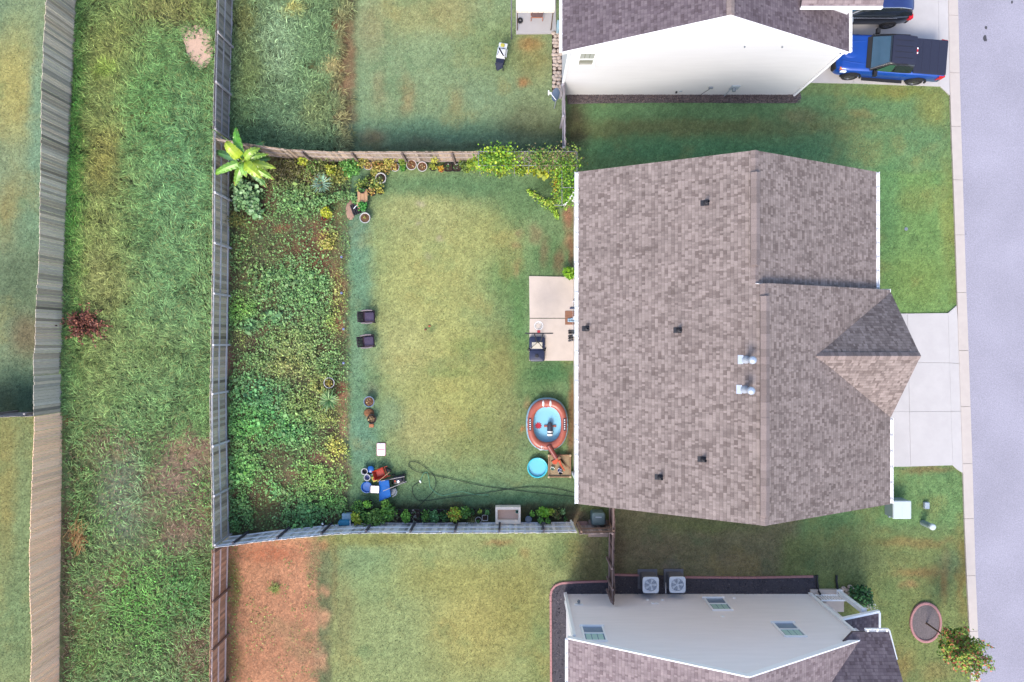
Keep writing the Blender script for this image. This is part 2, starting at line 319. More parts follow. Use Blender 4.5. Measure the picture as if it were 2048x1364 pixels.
# ---------------------------------------------------------------- what grows where: colour of turf, soil and plants
FIELD = [
 # main and neighbouring lawns
 ('r', -900, -900, 2900, 2300, (122, 148, 92), 1, 4),
 # far left yard
 ('r', -900, -900, 145, 830, (134, 152, 112), 1, 3), ('b', 5, 60, 60, 60, (100, 138, 110), .9), ('b', 45, 40, 50, 45, (140, 160, 112), .6),
 ('b', 25, 165, 62, 120, (172, 164, 92), .95), ('b', 78, 260, 22, 200, (122, 156, 124), .9), ('b', 20, 420, 34, 70, (150, 140, 84), .8),
 ('b', 60, 440, 40, 90, (116, 148, 112), .8), ('b', 40, 570, 70, 90, (96, 116, 84), .85), ('b', 55, 670, 40, 45, (122, 104, 76), .8),
 ('b', 35, 780, 70, 60, (66, 96, 78), .95), ('r', -900, 828, 122, 2300, (132, 144, 92), 1, 3), ('b', 10, 960, 34, 150, (150, 144, 82), .8),
 ('b', 45, 1100, 22, 250, (124, 148, 100), .7), ('b', 20, 1250, 40, 100, (116, 144, 96), .6),
 # rough strip between the fences: what shows between the blades
 ('r', 140, -900, 445, 2300, (84, 100, 60), 1, 4), ('b', 190, 300, 60, 420, (104, 98, 58), .6), ('b', 330, 60, 80, 50, (112, 96, 66), .8),
 ('b', 150, 350, 22, 400, (62, 112, 44), .6), ('b', 350, 400, 80, 400, (78, 108, 68), .7), ('b', 380, 905, 62, 52, (150, 124, 104), .95),
 ('b', 350, 970, 60, 50, (150, 124, 106), .9), ('b', 225, 900, 60, 60, (120, 124, 92), .6), ('b', 240, 1000, 50, 110, (130, 142, 116), .85), ('b', 200, 880, 50, 40, (124, 116, 84), .7), ('b', 300, 1000, 40, 50, (134, 118, 94), .7), ('b', 200, 1150, 60, 50, (112, 104, 78), .7), ('b', 330, 1090, 60, 22, (140, 116, 96), .7),
 ('b', 365, 1070, 42, 40, (140, 114, 94), .9), ('r', 122, 1010, 142, 2300, (112, 90, 70), .8, 8), ('b', 300, 1150, 60, 60, (108, 102, 76), .7),
 ('b', 390, 1310, 44, 60, (116, 92, 70), .85), ('b', 160, 1190, 40, 80, (96, 108, 68), .7), ('b', 133, 830, 10, 22, (150, 70, 50), 1),
 ('b', 405, 1010, 22, 90, (128, 104, 86), .8), ('b', 400, 30, 40, 30, (112, 74, 52), .8),
 # upper left yard, tall clumps then mown turf
 ('r', 462, -900, 715, 305, (92, 106, 72), 1, 8), ('b', 690, 150, 26, 170, (150, 118, 84), .9), ('b', 668, 60, 12, 40, (156, 100, 70), .8),
 ('b', 660, 185, 26, 45, (158, 120, 92), .8), ('b', 680, 250, 28, 60, (112, 96, 72), .8),
 ('r', 712, -900, 1128, 300, (136, 158, 112), 1, 10), ('b', 820, 30, 90, 50, (160, 162, 104), .85), ('b', 900, 20, 60, 40, (168, 152, 92), .5),
 ('b', 740, 60, 30, 60, (156, 150, 104), .6), ('b', 1000, 90, 90, 60, (132, 150, 92), .6), ('b', 812, 190, 15, 40, (160, 138, 92), .7),
 ('b', 760, 175, 14, 40, (154, 140, 98), .5), ('b', 915, 200, 14, 30, (150, 132, 92), .5), ('b', 900, 262, 260, 30, (92, 132, 104), .85),  # the wide teal band paints the cross fence's shadow into the turf colour
 ('b', 960, 200, 60, 40, (130, 158, 118), .5), ('b', 1060, 245, 60, 45, (116, 118, 82), .7), ('b', 1062, 90, 24, 18, (184, 118, 68), .8),
 ('b', 1045, 165, 14, 12, (178, 112, 66), .8), ('b', 1070, 120, 40, 60, (150, 140, 80), .6), ('b', 735, 275, 34, 20, (128, 108, 84), .8),
 ('b', 850, 285, 40, 14, (104, 98, 76), .5), ('r', 700, 288, 1128, 304, (84, 100, 78), .8, 8),  # last strip: the same fence shadow as turf colour, darker near the boards
 # planting bed
 ('r', 455, 304, 700, 1072, (96, 100, 70), 1, 8), ('b', 600, 345, 100, 45, (78, 70, 58), .9), ('b', 530, 390, 30, 40, (128, 92, 74), .8),
 ('b', 500, 430, 40, 22, (110, 80, 62), .8), ('b', 640, 480, 34, 60, (146, 98, 74), .85), ('b', 600, 500, 60, 30, (118, 84, 62), .7),
 ('b', 565, 455, 22, 12, (150, 92, 68), .8), ('b', 620, 520, 40, 30, (132, 84, 62), .9), ('b', 672, 590, 22, 60, (160, 104, 74), .95),
 ('b', 680, 640, 12, 30, (168, 106, 78), .95), ('b', 500, 560, 30, 20, (120, 96, 72), .7), ('b', 500, 690, 20, 24, (86, 72, 62), .9), ('b', 455, 720, 10, 40, (140, 100, 84), .9),
 ('b', 460, 560, 10, 40, (140, 100, 84), .7), ('b', 530, 655, 20, 12, (112, 84, 66), .8), ('b', 650, 690, 18, 26, (86, 64, 54), .9), ('b', 665, 620, 14, 24, (84, 58, 52), .8),
 ('b', 685, 782, 18, 18, (196, 106, 76), .95), ('b', 684, 800, 16, 24, (170, 128, 90), .8), ('b', 686, 850, 14, 26, (206, 146, 108), .95),
 ('b', 660, 865, 16, 12, (74, 56, 50), .95), ('b', 640, 915, 34, 24, (134, 96, 78), .95), ('b', 685, 950, 16, 34, (146, 112, 86), .9),
 ('b', 590, 950, 26, 26, (122, 96, 80), .9), ('b', 530, 1000, 60, 50, (104, 84, 68), .95), ('b', 570, 1010, 60, 40, (92, 84, 66), .8),
 ('b', 560, 910, 30, 20, (96, 84, 62), .8), ('b', 660, 1030, 34, 16, (118, 84, 68), .95), ('b', 460, 980, 12, 60, (134, 96, 78), .8), ('b', 645, 1020, 16, 20, (104, 80, 68), .9),
 # back lawn
 ('r', 700, 340, 1152, 1018, (122, 150, 100), 1, 12), ('b', 860, 560, 135, 190, (176, 176, 102), .9), ('b', 850, 430, 100, 55, (168, 172, 108), .85),
 ('b', 900, 780, 125, 140, (174, 172, 94), .85), ('b', 800, 700, 80, 80, (174, 174, 108), .8), ('b', 840, 860, 60, 60, (172, 166, 104), .7), ('b', 985, 470, 70, 60, (166, 168, 98), .8),
 ('b', 1010, 720, 50, 70, (146, 140, 78), .7), ('b', 1020, 860, 36, 80, (146, 142, 88), .6), ('b', 960, 880, 60, 50, (142, 146, 84), .6),
 ('b', 900, 370, 190, 26, (96, 136, 92), .85), ('b', 1040, 410, 60, 40, (98, 134, 86), .7), ('b', 1100, 370, 40, 26, (74, 104, 64), .8),
 ('b', 718, 560, 26, 330, (108, 150, 116), .9), ('b', 726, 880, 34, 90, (106, 148, 118), .9), ('b', 745, 700, 22, 50, (128, 158, 112), .6), ('b', 712, 450, 26, 60, (110, 148, 118), .8),
 ('b', 1010, 560, 40, 60, (112, 144, 84), .8), ('b', 950, 690, 50, 14, (120, 142, 76), .6), ('b', 900, 745, 60, 10, (122, 144, 80), .5),
 ('b', 780, 830, 30, 40, (124, 152, 112), .6), ('b', 1040, 640, 24, 110, (98, 140, 80), .8), ('b', 1100, 745, 60, 26, (78, 122, 74), .9), ('b', 1060, 780, 30, 30, (96, 132, 80), .6),
 ('b', 1100, 510, 50, 44, (98, 136, 84), .8), ('b', 1072, 470, 12, 20, (142, 130, 92), .8), ('b', 1090, 500, 10, 30, (138, 122, 88), .7), ('b', 1040, 465, 8, 10, (150, 134, 96), .8),
 ('b', 1118, 520, 12, 30, (128, 104, 76), .8), ('b', 1036, 540, 7, 20, (150, 128, 88), .6), ('b', 1034, 490, 8, 8, (150, 134, 92), .8),
 ('b', 1136, 430, 12, 26, (176, 126, 96), .95), ('b', 1136, 478, 14, 22, (150, 124, 88), .9), ('b', 1144, 500, 6, 40, (158, 112, 84), .8),
 ('b', 1143, 800, 10, 50, (160, 120, 82), .98), ('b', 1140, 870, 9, 60, (142, 106, 74), .95), ('b', 1054, 805, 8, 12, (164, 138, 92), .7), ('b', 1048, 862, 5, 8, (196, 128, 70), .8),
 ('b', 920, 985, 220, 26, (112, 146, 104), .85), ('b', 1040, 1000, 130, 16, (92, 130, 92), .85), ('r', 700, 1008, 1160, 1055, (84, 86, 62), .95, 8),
 ('b', 1165, 1040, 26, 22, (112, 92, 76), .95), ('b', 842, 408, 9, 5, (180, 172, 136), .8), ('b', 838, 440, 7, 5, (176, 168, 132), .7), ('b', 880, 476, 8, 6, (178, 170, 134), .8), ('b', 855, 515, 9, 8, (178, 166, 124), .6),
 ('b', 858, 655, 12, 9, (90, 124, 76), .6), ('b', 742, 775, 14, 16, (152, 138, 106), .7), ('b', 738, 827, 10, 8, (150, 116, 78), .9), ('b', 742, 760, 22, 40, (96, 138, 96), .5),
 ('b', 1150, 250, 12, 60, (104, 76, 60), .9),
 # bottom yard
 ('r', 448, 1075, 640, 2300, (204, 142, 102), 1, 9), ('b', 634, 1120, 12, 30, (130, 120, 84), .7), ('b', 628, 1250, 9, 40, (206, 150, 112), .6), ('b', 640, 1200, 9, 22, (200, 146, 108), .6), ('b', 600, 1310, 24, 14, (160, 120, 84), .5), ('b', 640, 1090, 20, 16, (138, 128, 84), .8), ('b', 622, 1145, 9, 14, (140, 124, 86), .7), ('b', 645, 1235, 14, 12, (204, 150, 108), .8), ('b', 620, 1280, 12, 14, (142, 124, 84), .7), ('b', 646, 1330, 14, 16, (200, 148, 110), .7), ('b', 640, 1170, 9, 10, (202, 150, 106), .8), ('b', 468, 1170, 12, 60, (120, 122, 52), .9), ('b', 545, 1110, 60, 22, (176, 100, 66), .8), ('b', 520, 1300, 50, 60, (200, 136, 98), .5),
 ('b', 465, 1310, 16, 50, (140, 110, 62), .7), ('b', 600, 1180, 30, 60, (206, 144, 104), .5),
 ('r', 636, 1062, 1222, 2300, (150, 160, 100), 1, 8), ('r', 634, 1062, 662, 2300, (112, 116, 80), .9, 8), ('b', 668, 1150, 7, 90, (124, 102, 66), .7), ('b', 720, 1120, 60, 40, (124, 150, 104), .85),
 ('b', 750, 1160, 70, 60, (132, 158, 104), .6), ('b', 690, 1240, 20, 90, (136, 132, 84), .7), ('b', 790, 1280, 80, 90, (144, 160, 104), .6), ('b', 950, 1250, 90, 100, (172, 162, 88), .8),
 ('b', 900, 1160, 120, 40, (158, 156, 84), .7), ('b', 996, 1090, 30, 9, (150, 112, 72), .7), ('b', 1050, 1108, 12, 12, (172, 134, 82), .7), ('b', 1000, 1108, 60, 14, (122, 150, 92), .6),
 ('b', 760, 1080, 130, 16, (132, 134, 72), .8), ('b', 1130, 1100, 40, 40, (108, 132, 82), .8), ('b', 1180, 1140, 40, 60, (126, 120, 78), .9), ('b', 1190, 1090, 26, 26, (128, 118, 84), .8),
 ('b', 1040, 1200, 60, 90, (146, 140, 72), .7), ('b', 1080, 1300, 26, 90, (132, 144, 84), .7), ('b', 640, 1320, 14, 26, (196, 146, 110), .9), ('b', 643, 1235, 16, 16, (200, 148, 108), .9), ('b', 648, 1180, 10, 12, (190, 142, 104), .8), ('b', 628, 1110, 14, 22, (132, 124, 84), .85), ('b', 622, 1150, 10, 12, (140, 126, 86), .8), ('b', 624, 1210, 8, 12, (140, 124, 86), .7), ('b', 620, 1275, 13, 12, (138, 122, 84), .8), ('b', 628, 1352, 12, 10, (138, 122, 84), .8), ('b', 645, 1095, 12, 10, (188, 132, 92), .7),
 # side yards and front
 ('r', 1128, 190, 1905, 345, (110, 148, 96), 1, 5), ('b', 1152, 260, 30, 70, (92, 76, 60), .85), ('b', 1350, 255, 300, 18, (122, 128, 80), .8), ('b', 1700, 250, 120, 18, (134, 140, 86), .6),
 ('b', 1400, 300, 300, 22, (92, 148, 100), .8), ('b', 1800, 185, 90, 16, (134, 144, 68), .8), ('b', 1870, 215, 36, 40, (146, 150, 76), .8), ('b', 1600, 230, 40, 14, (138, 130, 86), .7),
 ('b', 1720, 225, 30, 8, (150, 138, 84), .6), ('b', 1850, 330, 60, 26, (118, 152, 92), .6),
 ('r', 1700, 345, 1925, 640, (120, 158, 88), 1, 8), ('b', 1895, 420, 16, 120, (150, 160, 82), .7), ('b', 1830, 400, 50, 26, (134, 148, 80), .6), ('b', 1775, 400, 30, 120, (104, 150, 92), .8),
 ('b', 1840, 560, 60, 60, (132, 158, 80), .7), ('b', 1826, 483, 14, 12, (92, 122, 72), .5), ('r', 1895, 340, 1915, 610, (140, 156, 78), .4, 6),
 ('r', 1560, 925, 1935, 1090, (116, 152, 92), 1, 8), ('b', 1800, 1060, 140, 14, (116, 134, 84), .7), ('b', 1860, 940, 60, 8, (146, 126, 80), .8),
 ('r', 1225, 1010, 1600, 1190, (132, 124, 92), .9, 18), ('b', 1420, 1050, 120, 16, (120, 132, 78), .7), ('b', 1470, 1130, 60, 24, (144, 130, 104), .6), ('b', 1340, 1135, 18, 18, (150, 130, 116), .7),
 ('b', 1240, 1110, 14, 60, (116, 100, 76), .7), ('b', 1300, 1100, 60, 30, (138, 122, 96), .5),
 ('r', 1560, 1072, 1945, 2300, (132, 144, 84), .9, 22), ('b', 1830, 1085, 90, 10, (150, 120, 72), .6), ('b', 1840, 1145, 60, 10, (166, 124, 76), .6), ('b', 1890, 1155, 10, 50, (176, 126, 74), .6), ('b', 1925, 1150, 10, 90, (146, 122, 66), .7),
 ('b', 1820, 1170, 20, 10, (176, 130, 84), .6), ('b', 1900, 1130, 30, 26, (112, 134, 92), .7), ('b', 1800, 1330, 30, 40, (152, 130, 74), .7), ('b', 1700, 1120, 90, 30, (116, 128, 82), .7), ('b', 1780, 1200, 30, 50, (116, 140, 84), .6),
 ('b', 1870, 1345, 40, 20, (150, 130, 78), .5),
]
GAIN = (1.12, 1.12, 1.10)
def field(px, py, warp=9, soft=1.0):
    px = np.asarray(px, float); py = np.asarray(py, float)
    wx = px+(fbm(px, py, 34, 1)-.5)*2*warp+(fbm(px, py, 8, 5, 2)-.5)*warp*.8
    wy = py+(fbm(px, py, 34, 2)-.5)*2*warp+(fbm(px, py, 8, 6, 2)-.5)*warp*.8
    out = np.zeros(px.shape+(3,))
    for f in FIELD:
        c = lin(f[-3] if f[0] == 'r' else f[-2])
        if f[0] == 'r':
            x0, y0, x1, y1, _, al, s = f[1:]
            s *= soft
            q = sst(x0-s, x0+s, wx)*(1-sst(x1-s, x1+s, wx))*sst(y0-s, y0+s, wy)*(1-sst(y1-s, y1+s, wy))
        else:
            x, y, rx, ry, _, al = f[1:]
            d = ((wx-x)/rx)**2+((wy-y)/ry)**2
            q = np.exp(-1.1*d**1.5)
        q = (q*al)[..., None]
        out = out*(1-q)+c*q
    g = out.mean(-1, keepdims=True)
    out = (out*.88+g*.12)*np.array(GAIN)
    return out*ALB

# ---------------------------------------------------------------- ground sheet
def ground():
    gx = np.concatenate([[-1500, -400, -120, -60, -35], np.arange(-27, 26.01, .1), [32, 60, 120, 400, 1500]])
    gy = np.concatenate([[-1500, -400, -120, -60, -30], np.arange(-18.2, 18.21, .1), [30, 60, 120, 400, 1500]])
    X, Y = np.meshgrid(gx, gy); px = 1024+X*K(); py = 682-Y*K()
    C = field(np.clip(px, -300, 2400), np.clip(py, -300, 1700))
    # mottling inside the turf: tufts, dry tips, thin spots
    m1 = fbm(px, py, 26, 21, 4); m2 = fbm(px, py, 7, 22, 3); m3 = rng.uniform(0, 1, X.shape)
    C = C*(.72+.24*m1+.42*m2)[..., None]*(.85+.30*m3)[..., None]
    dry = sst(.58, .8, fbm(px, py, 60, 24, 5))[..., None]*.30
    C = C*(1-dry)+np.array(S(176, 158, 96)[:3])*dry
    gre = sst(.60, .8, fbm(px, py, 45, 29, 5))[..., None]*.25
    C = C*(1-gre)+np.array(S(92, 138, 96)[:3])*gre
    Z = (fbm(px, py, 40, 30)-.5)*.05+(fbm(px, py, 9, 31)-.5)*.03-.03
    bed = ((px > 455) & (px < 700) & (py > 304) & (py < 1072)) | ((px > 140) & (px < 440)); Z = np.where(bed, Z+(fbm(px, py, 14, 33)-.5)*.10-.03, Z)
    far = (np.abs(X) > 27) | (np.abs(Y) > 18.5); Z = np.where(far, -.06, Z)
    Z = np.where(px > 1895, -.05, Z)
    nx, ny = len(gx), len(gy); V = np.stack([X, Y, Z], -1).reshape(-1, 3)
    i = (np.arange(ny-1)[:, None]*nx+np.arange(nx-1)[None, :]).ravel()
    q = np.stack([i, i+1, i+nx+1, i+nx], 1)
    m, t, b = base('turf_and_soil', .95, 0, .1)
    at = nd(t, 'ShaderNodeAttribute', attribute_name='Col'); tc = nd(t, 'ShaderNodeTexCoord')
    n1 = nd(t, 'ShaderNodeTexNoise', i_Scale=14, i_Detail=6, i_Roughness=.75); t.links.new(tc.outputs['Object'], n1.inputs['Vector'])
    n2 = nd(t, 'ShaderNodeTexVoronoi', i_Scale=11); t.links.new(tc.outputs['Object'], n2.inputs['Vector'])
    f = mth(t, 'MULTIPLY_ADD', n1.outputs[0], 1.7, .15)
    f = mth(t, 'MULTIPLY', f, mth(t, 'MULTIPLY_ADD', mth(t, 'MINIMUM', n2.outputs[0], .5), .5, .82))
    cb = nd(t, 'ShaderNodeCombineColor')
    for k in range(3): t.links.new(f, cb.inputs[k])
    t.links.new(mix(t, 'MULTIPLY', 1.0, at.outputs['Color'], cb.outputs[0]), b.inputs['Base Color'])
    bp = nd(t, 'ShaderNodeBump', i_Strength=.6, i_Distance=.03); t.links.new(n1.outputs[0], bp.inputs['Height']); t.links.new(bp.outputs[0], b.inputs['Normal'])
    o = npmesh('ground', V, q, [], C.reshape(-1, 3), m)
    o.data.polygons.foreach_set('use_smooth', [True]*len(o.data.polygons)); struct(o)
ground()
def rand_px(n, x0, y0, x1, y1): return rng.uniform(x0, x1, n), rng.uniform(y0, y1, n)
def toW(px, py, z=0.): return np.stack([(px-1024)/K(), (682-py)/K(), np.full(len(px), z)], 1)
GM = M('grass_blade', rough=.6, var=.12, scale=5, vc=True, spec=.25)
LM = M('leaf', rough=.5, var=.15, scale=9, vc=True, spec=.3)

# lawn blades: short turf over every mown area
def mown():
    n = 330000; px, py = rand_px(n, -10, -10, 1945, 1374)
    keep = np.ones(n, bool)
    def cut(x0, y0, x1, y1): keep[(px > x0) & (px < x1) & (py > y0) & (py < y1)] = False
    e = (fbm(px, py, 20, 60)-.5)*26
    cut(118, -20, 462, 1400); keep[(px > 455) & (px+e < 700) & (py > 300) & (py < 1075)] = False; keep[(px > 440) & (px+e < 690) & (py < 304)] = False
    keep[(px > 440) & (px+e < 636) & (py > 1070)] = False
    cut(1125, -20, 1590, 207); cut(1150, 395, 1640, 980); cut(1150, 395, 1745, 960); cut(1590, -20, 1930, 166); cut(1058, 550, 1150, 723); cut(1031, -20, 1112, 70); cut(1104, 60, 1126, 190)
    cut(1104, 1158, 1640, 1400); cut(1560, 1190, 1757, 1400); cut(1780, 627, 1930, 931); cut(1640, 600, 1800, 860)
    edge = 1897+(py/1364)*46; keep &= (px < edge-2)
    keep &= ((px-1850.7)/29)**2+((py-1244.4)/38)**2 > 1
    keep[(py > 322) & (py < 346) & (px > 700) & (px < 1150)] = False; cut(700, 1018, 1150, 1052)
    px, py = px[keep], py[keep]; n = len(px)
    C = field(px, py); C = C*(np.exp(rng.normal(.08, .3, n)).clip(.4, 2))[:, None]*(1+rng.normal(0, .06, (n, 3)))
    B = toW(px, py, -.03); L = rng.uniform(.035, .095, n); W = rng.uniform(.012, .024, n)
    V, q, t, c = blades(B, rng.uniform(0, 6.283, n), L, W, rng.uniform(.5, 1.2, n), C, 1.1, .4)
    tag(npmesh('lawn_grass', V, q, t, c, GM), 'short mown lawn grass with dry yellow and teal green patches', 'grass', kind='stuff')
mown()
# tall uncut grass between the fences and in the upper yard
MEADOW = [  # colour of the blades
 ('r', -900, -900, 2900, 2300, (108, 148, 86), 1, 4), ('b', 200, 420, 60, 430, (134, 146, 78), .8), ('b', 152, 330, 24, 330, (92, 158, 62), .85), ('b', 240, 110, 60, 90, (132, 136, 68), .7),
 ('b', 340, 20, 90, 40, (138, 134, 72), .8), ('b', 215, 142, 26, 18, (150, 186, 66), .7), ('b', 370, 350, 80, 200, (104, 156, 104), .85), ('b', 360, 620, 80, 200, (110, 154, 100), .8), ('b', 300, 200, 60, 100, (104, 156, 88), .7),
 ('b', 210, 320, 30, 60, (156, 146, 70), .7), ('b', 220, 560, 60, 60, (152, 154, 92), .6), ('b', 300, 700, 90, 60, (130, 154, 88), .6), ('b', 180, 900, 50, 90, (112, 146, 92), .6), ('b', 260, 980, 50, 120, (124, 156, 118), .7),
 ('b', 280, 1210, 80, 110, (96, 156, 66), .85), ('b', 370, 1200, 50, 80, (80, 138, 72), .8), ('b', 210, 1300, 60, 60, (110, 144, 74), .7), ('b', 390, 130, 30, 30, (92, 140, 84), .5),
 ('r', 455, -900, 720, 305, (116, 146, 100), 1, 3), ('b', 560, 90, 70, 90, (146, 178, 140), .8), ('b', 500, 250, 60, 60, (92, 132, 92), .8), ('b', 620, 120, 40, 120, (116, 154, 104), .7), ('b', 590, 230, 80, 60, (110, 146, 112), .6),
 ('b', 485, 40, 24, 50, (140, 140, 76), .7), ('b', 500, 130, 26, 60, (112, 128, 66), .6), ('b', 590, 20, 24, 16, (178, 174, 96), .9), ('b', 665, 138, 16, 16, (196, 184, 124), .95), ('b', 690, 150, 24, 180, (160, 136, 92), .7), ('b', 632, 215, 30, 50, (136, 140, 80), .5),
]
def mcol(px, py):
    global FIELD, GAIN; k, g = FIELD, GAIN; FIELD = MEADOW; GAIN = (1.2, 1.18, 1.0); c = field(px, py, 14); FIELD, GAIN = k, g; return c*1.12
def tall(name, n, x0, y0, x1, y1, Lr, Wr, dens, dirf, label, lz=(.25, .8)):
    px, py = rand_px(n, x0, y0, x1, y1)
    keep = rng.uniform(0, 1, n) < dens(px, py); px, py = px[keep], py[keep]; n = len(px)
    C = mcol(px, py); cl = fbm(px, py, 16, 41, 3)
    C = C*(.45+1.1*cl)[:, None]*np.exp(rng.normal(0, .42, n)).clip(.4, 2.4)[:, None]
    yel = (rng.uniform(0, 1, n) < .12)[:, None]; C = np.where(yel, C*.5+np.array(S(178, 178, 104)[:3])*.55, C)
    L = rng.uniform(*Lr, n)*(.7+.6*cl); W = rng.uniform(*Wr, n)
    if dirf == 'tuft':     # blades fan out from the middle of clumps of uneven size
        m = n//34; k = rng.integers(0, n, m)[rng.integers(0, m, n)]; sp = rng.normal(0, 1, (n, 2)); cx, cy = px[k], py[k]
        s2 = 3+4*_h(cx, cy, 3); px = cx+sp[:, 0]*s2; py = cy+sp[:, 1]*s2; ang = np.arctan2(-sp[:, 1], sp[:, 0])*.75-.35; C = mcol(px, py)*(.6+.8*_h(cx, cy, 9))[:, None]*np.exp(rng.normal(0, .35, n)).clip(.4, 2.3)[:, None]
    else: ang = dirf(px, py)
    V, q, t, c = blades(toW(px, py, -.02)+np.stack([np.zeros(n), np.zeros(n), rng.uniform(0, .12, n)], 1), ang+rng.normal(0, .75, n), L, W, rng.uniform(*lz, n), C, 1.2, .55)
    tag(npmesh(name, V, q, t, c, GM), label, 'grass', kind='stuff')
def bare(px, py, spots):
    d = np.ones(len(px))
    for x, y, rx, ry, a in spots: d *= 1-a*np.exp(-1.2*(((px-x)/rx)**2+((py-y)/ry)**2)**2)
    return d
def fl(y): return 154-30*sst(0, 700, y)   # foot of the far fence
def d_meadow(px, py):
    d = bare(px, py, [(395, 88, 36, 42, 1), (412, 120, 22, 30, .9), (380, 905, 62, 46, .95), (345, 965, 50, 46, .92), (362, 1065, 44, 38, .92), (290, 880, 30, 20, .7), (250, 950, 40, 40, .6), (300, 1040, 40, 20, .6), (200, 1180, 40, 20, .6), (230, 880, 30, 30, .6), (405, 1020, 22, 70, .7), (392, 1310, 40, 50, .7), (225, 900, 50, 50, .5), (170, 655, 44, 34, .5), (230, 1040, 60, 80, .35), (131, 1150, 18, 260, .95), (350, 45, 60, 24, .5)])
    d = d*(.45+.55*sst(.3, .5, fbm(px, py, 30, 44)))
    d = d*(1-.76*sst(810, 880, py+(fbm(px, py, 40, 48)-.5)*120))
    return d*(px > fl(py)+2)*(px < 466-12*sst(0, 700, py)-26)
def dir1(px, py): return 2.9+(fbm(px, py, 60, 50, 3)-.5)*5+(fbm(px, py, 14, 51, 2)-.5)*4
tall('meadow_grass', 190000, 120, -12, 442, 1376, (.14, .38), (.018, .032), d_meadow, dir1, 'long uncut green and straw grass filling the strip between two fences')
def d_upper(px, py):
    d = bare(px, py, [(700, 150, 20, 200, .8), (668, 60, 10, 34, .9), (660, 190, 16, 30, .8), (672, 250, 18, 30, .8)])
    return d*(.4+.6*sst(.32, .5, fbm(px, py, 24, 46)))*(1-sst(670, 712, px+(fbm(px, py, 30, 47)-.5)*50))
tall('tall_grass', 42000, 462, -12, 722, 300, (.2, .45), (.02, .036), d_upper, 'tuft', 'bluish green tall grass clumps in the upper left yard beside mown lawn', (.35, 1.0))
# broad-leaved weeds of the strip
def weeds(name, n, dens, colf, box, szr, hz, label, cat='ground cover'):
    px, py = rand_px(n, *box); k = rng.uniform(0, 1, n) < dens(px, py); px, py = px[k], py[k]; n = len(px)
    C = colf(px, py)*np.exp(rng.normal(0, .32, n)).clip(.4, 2.1)[:, None]*(1+rng.normal(0, .07, (n, 3)))
    z = fbm(px, py, 13, 70, 3)*hz*rng.uniform(.15, 1.3, n)
    B = toW(px, py); B[:, 2] = z+.01
    V, q, t, c = leafs(B, rng.uniform(*szr, n)*(.7+.6*fbm(px, py, 22, 71, 2)), C, .45, .75)
    return tag(npmesh(name, V, q, t, c, LM), label, cat, kind='stuff')
def blobs(px, py, L, floor=0):
    d = np.full(len(px), floor, float); wx = px+(fbm(px, py, 22, 81)-.5)*34; wy = py+(fbm(px, py, 22, 82)-.5)*34
    for x, y, rx, ry, a in L: d = np.maximum(d, a*np.exp(-1.1*(((wx-x)/rx)**2+((wy-y)/ry)**2)**1.6))
    return d*(.25+.75*sst(.34, .52, fbm(px, py, 9, 83, 3)))
WEED = [(150, 350, 16, 300, .8), (260, 870, 40, 34, .9), (315, 895, 24, 20, .8), (400, 1000, 26, 40, 1), (280, 1200, 70, 90, 1), (370, 1170, 50, 70, 1), (300, 1280, 60, 50, .8), (230, 1140, 70, 20, .6), (190, 1310, 50, 40, .5), (210, 1030, 60, 60, .4), (180, 860, 40, 40, .5), (330, 30, 70, 24, .7), (385, 60, 24, 20, .6), (230, 950, 80, 60, .35), (160, 1100, 30, 200, .3)]
weeds('weeds', 42000, lambda x, y: blobs(x, y, WEED, .05)*(x > fl(y)+2)*(x < 462-12*sst(0, 700, y)-26), lambda x, y: mcol(x, y)*np.array([.88, 1.05, .75]), (122, -10, 438, 1374), (.05, .12), .22, 'broad leaved green weeds growing among the long grass of the strip')
# ---------------------------------------------------------------- bed ground cover
BED = [
 ('r', -900, -900, 2900, 2300, (96, 138, 84), 1, 4), ('b', 590, 345, 110, 40, (96, 100, 62), .9), ('b', 645, 345, 40, 24, (126, 150, 66), .7), ('b', 700, 335, 30, 24, (104, 168, 72), .8), ('b', 660, 345, 18, 22, (152, 170, 70), .7),
 ('b', 500, 500, 40, 90, (98, 128, 76), .7), ('b', 590, 400, 50, 30, (100, 146, 92), .8), ('b', 610, 560, 60, 60, (100, 146, 92), .8), ('b', 560, 570, 50, 50, (94, 138, 90), .7), ('b', 655, 480, 22, 20, (190, 180, 84), .85),
 ('b', 676, 590, 14, 90, (160, 156, 84), .6), ('b', 670, 640, 14, 40, (140, 168, 80), .6), ('b', 480, 620, 30, 30, (112, 168, 74), .8), ('b', 560, 632, 40, 16, (104, 156, 110), .8), ('b', 500, 650, 24, 20, (92, 146, 108), .8), ('b', 478, 680, 14, 20, (168, 196, 112), .8),
 ('b', 590, 700, 60, 50, (128, 148, 92), .7), ('b', 570, 740, 50, 30, (142, 144, 86), .6), ('b', 520, 800, 60, 60, (74, 136, 92), .85), ('b', 500, 850, 50, 40, (92, 162, 84), .85), ('b', 580, 860, 50, 40, (82, 146, 86), .8),
 ('b', 640, 770, 40, 30, (140, 146, 76), .7), ('b', 660, 830, 30, 30, (150, 160, 80), .7), ('b', 610, 810, 40, 30, (124, 144, 76), .6), ('b', 670, 900, 26, 30, (186, 184, 78), .85), ('b', 640, 950, 50, 40, (122, 168, 86), .8),
 ('b', 490, 940, 40, 40, (104, 170, 92), .85), ('b', 545, 975, 20, 20, (112, 178, 108), .9), ('b', 480, 1020, 30, 50, (74, 128, 80), .8), ('b', 610, 1030, 50, 40, (80, 140, 88), .8), ('b', 660, 1000, 40, 20, (100, 158, 78), .8),
 ('b', 620, 890, 30, 20, (120, 160, 90), .5),
]
def bcol(px, py):
    global FIELD, GAIN; k, g = FIELD, GAIN; FIELD = BED; GAIN = (1.26, 1.15, .90); c = field(px, py, 12); FIELD, GAIN = k, g; return c*1.6
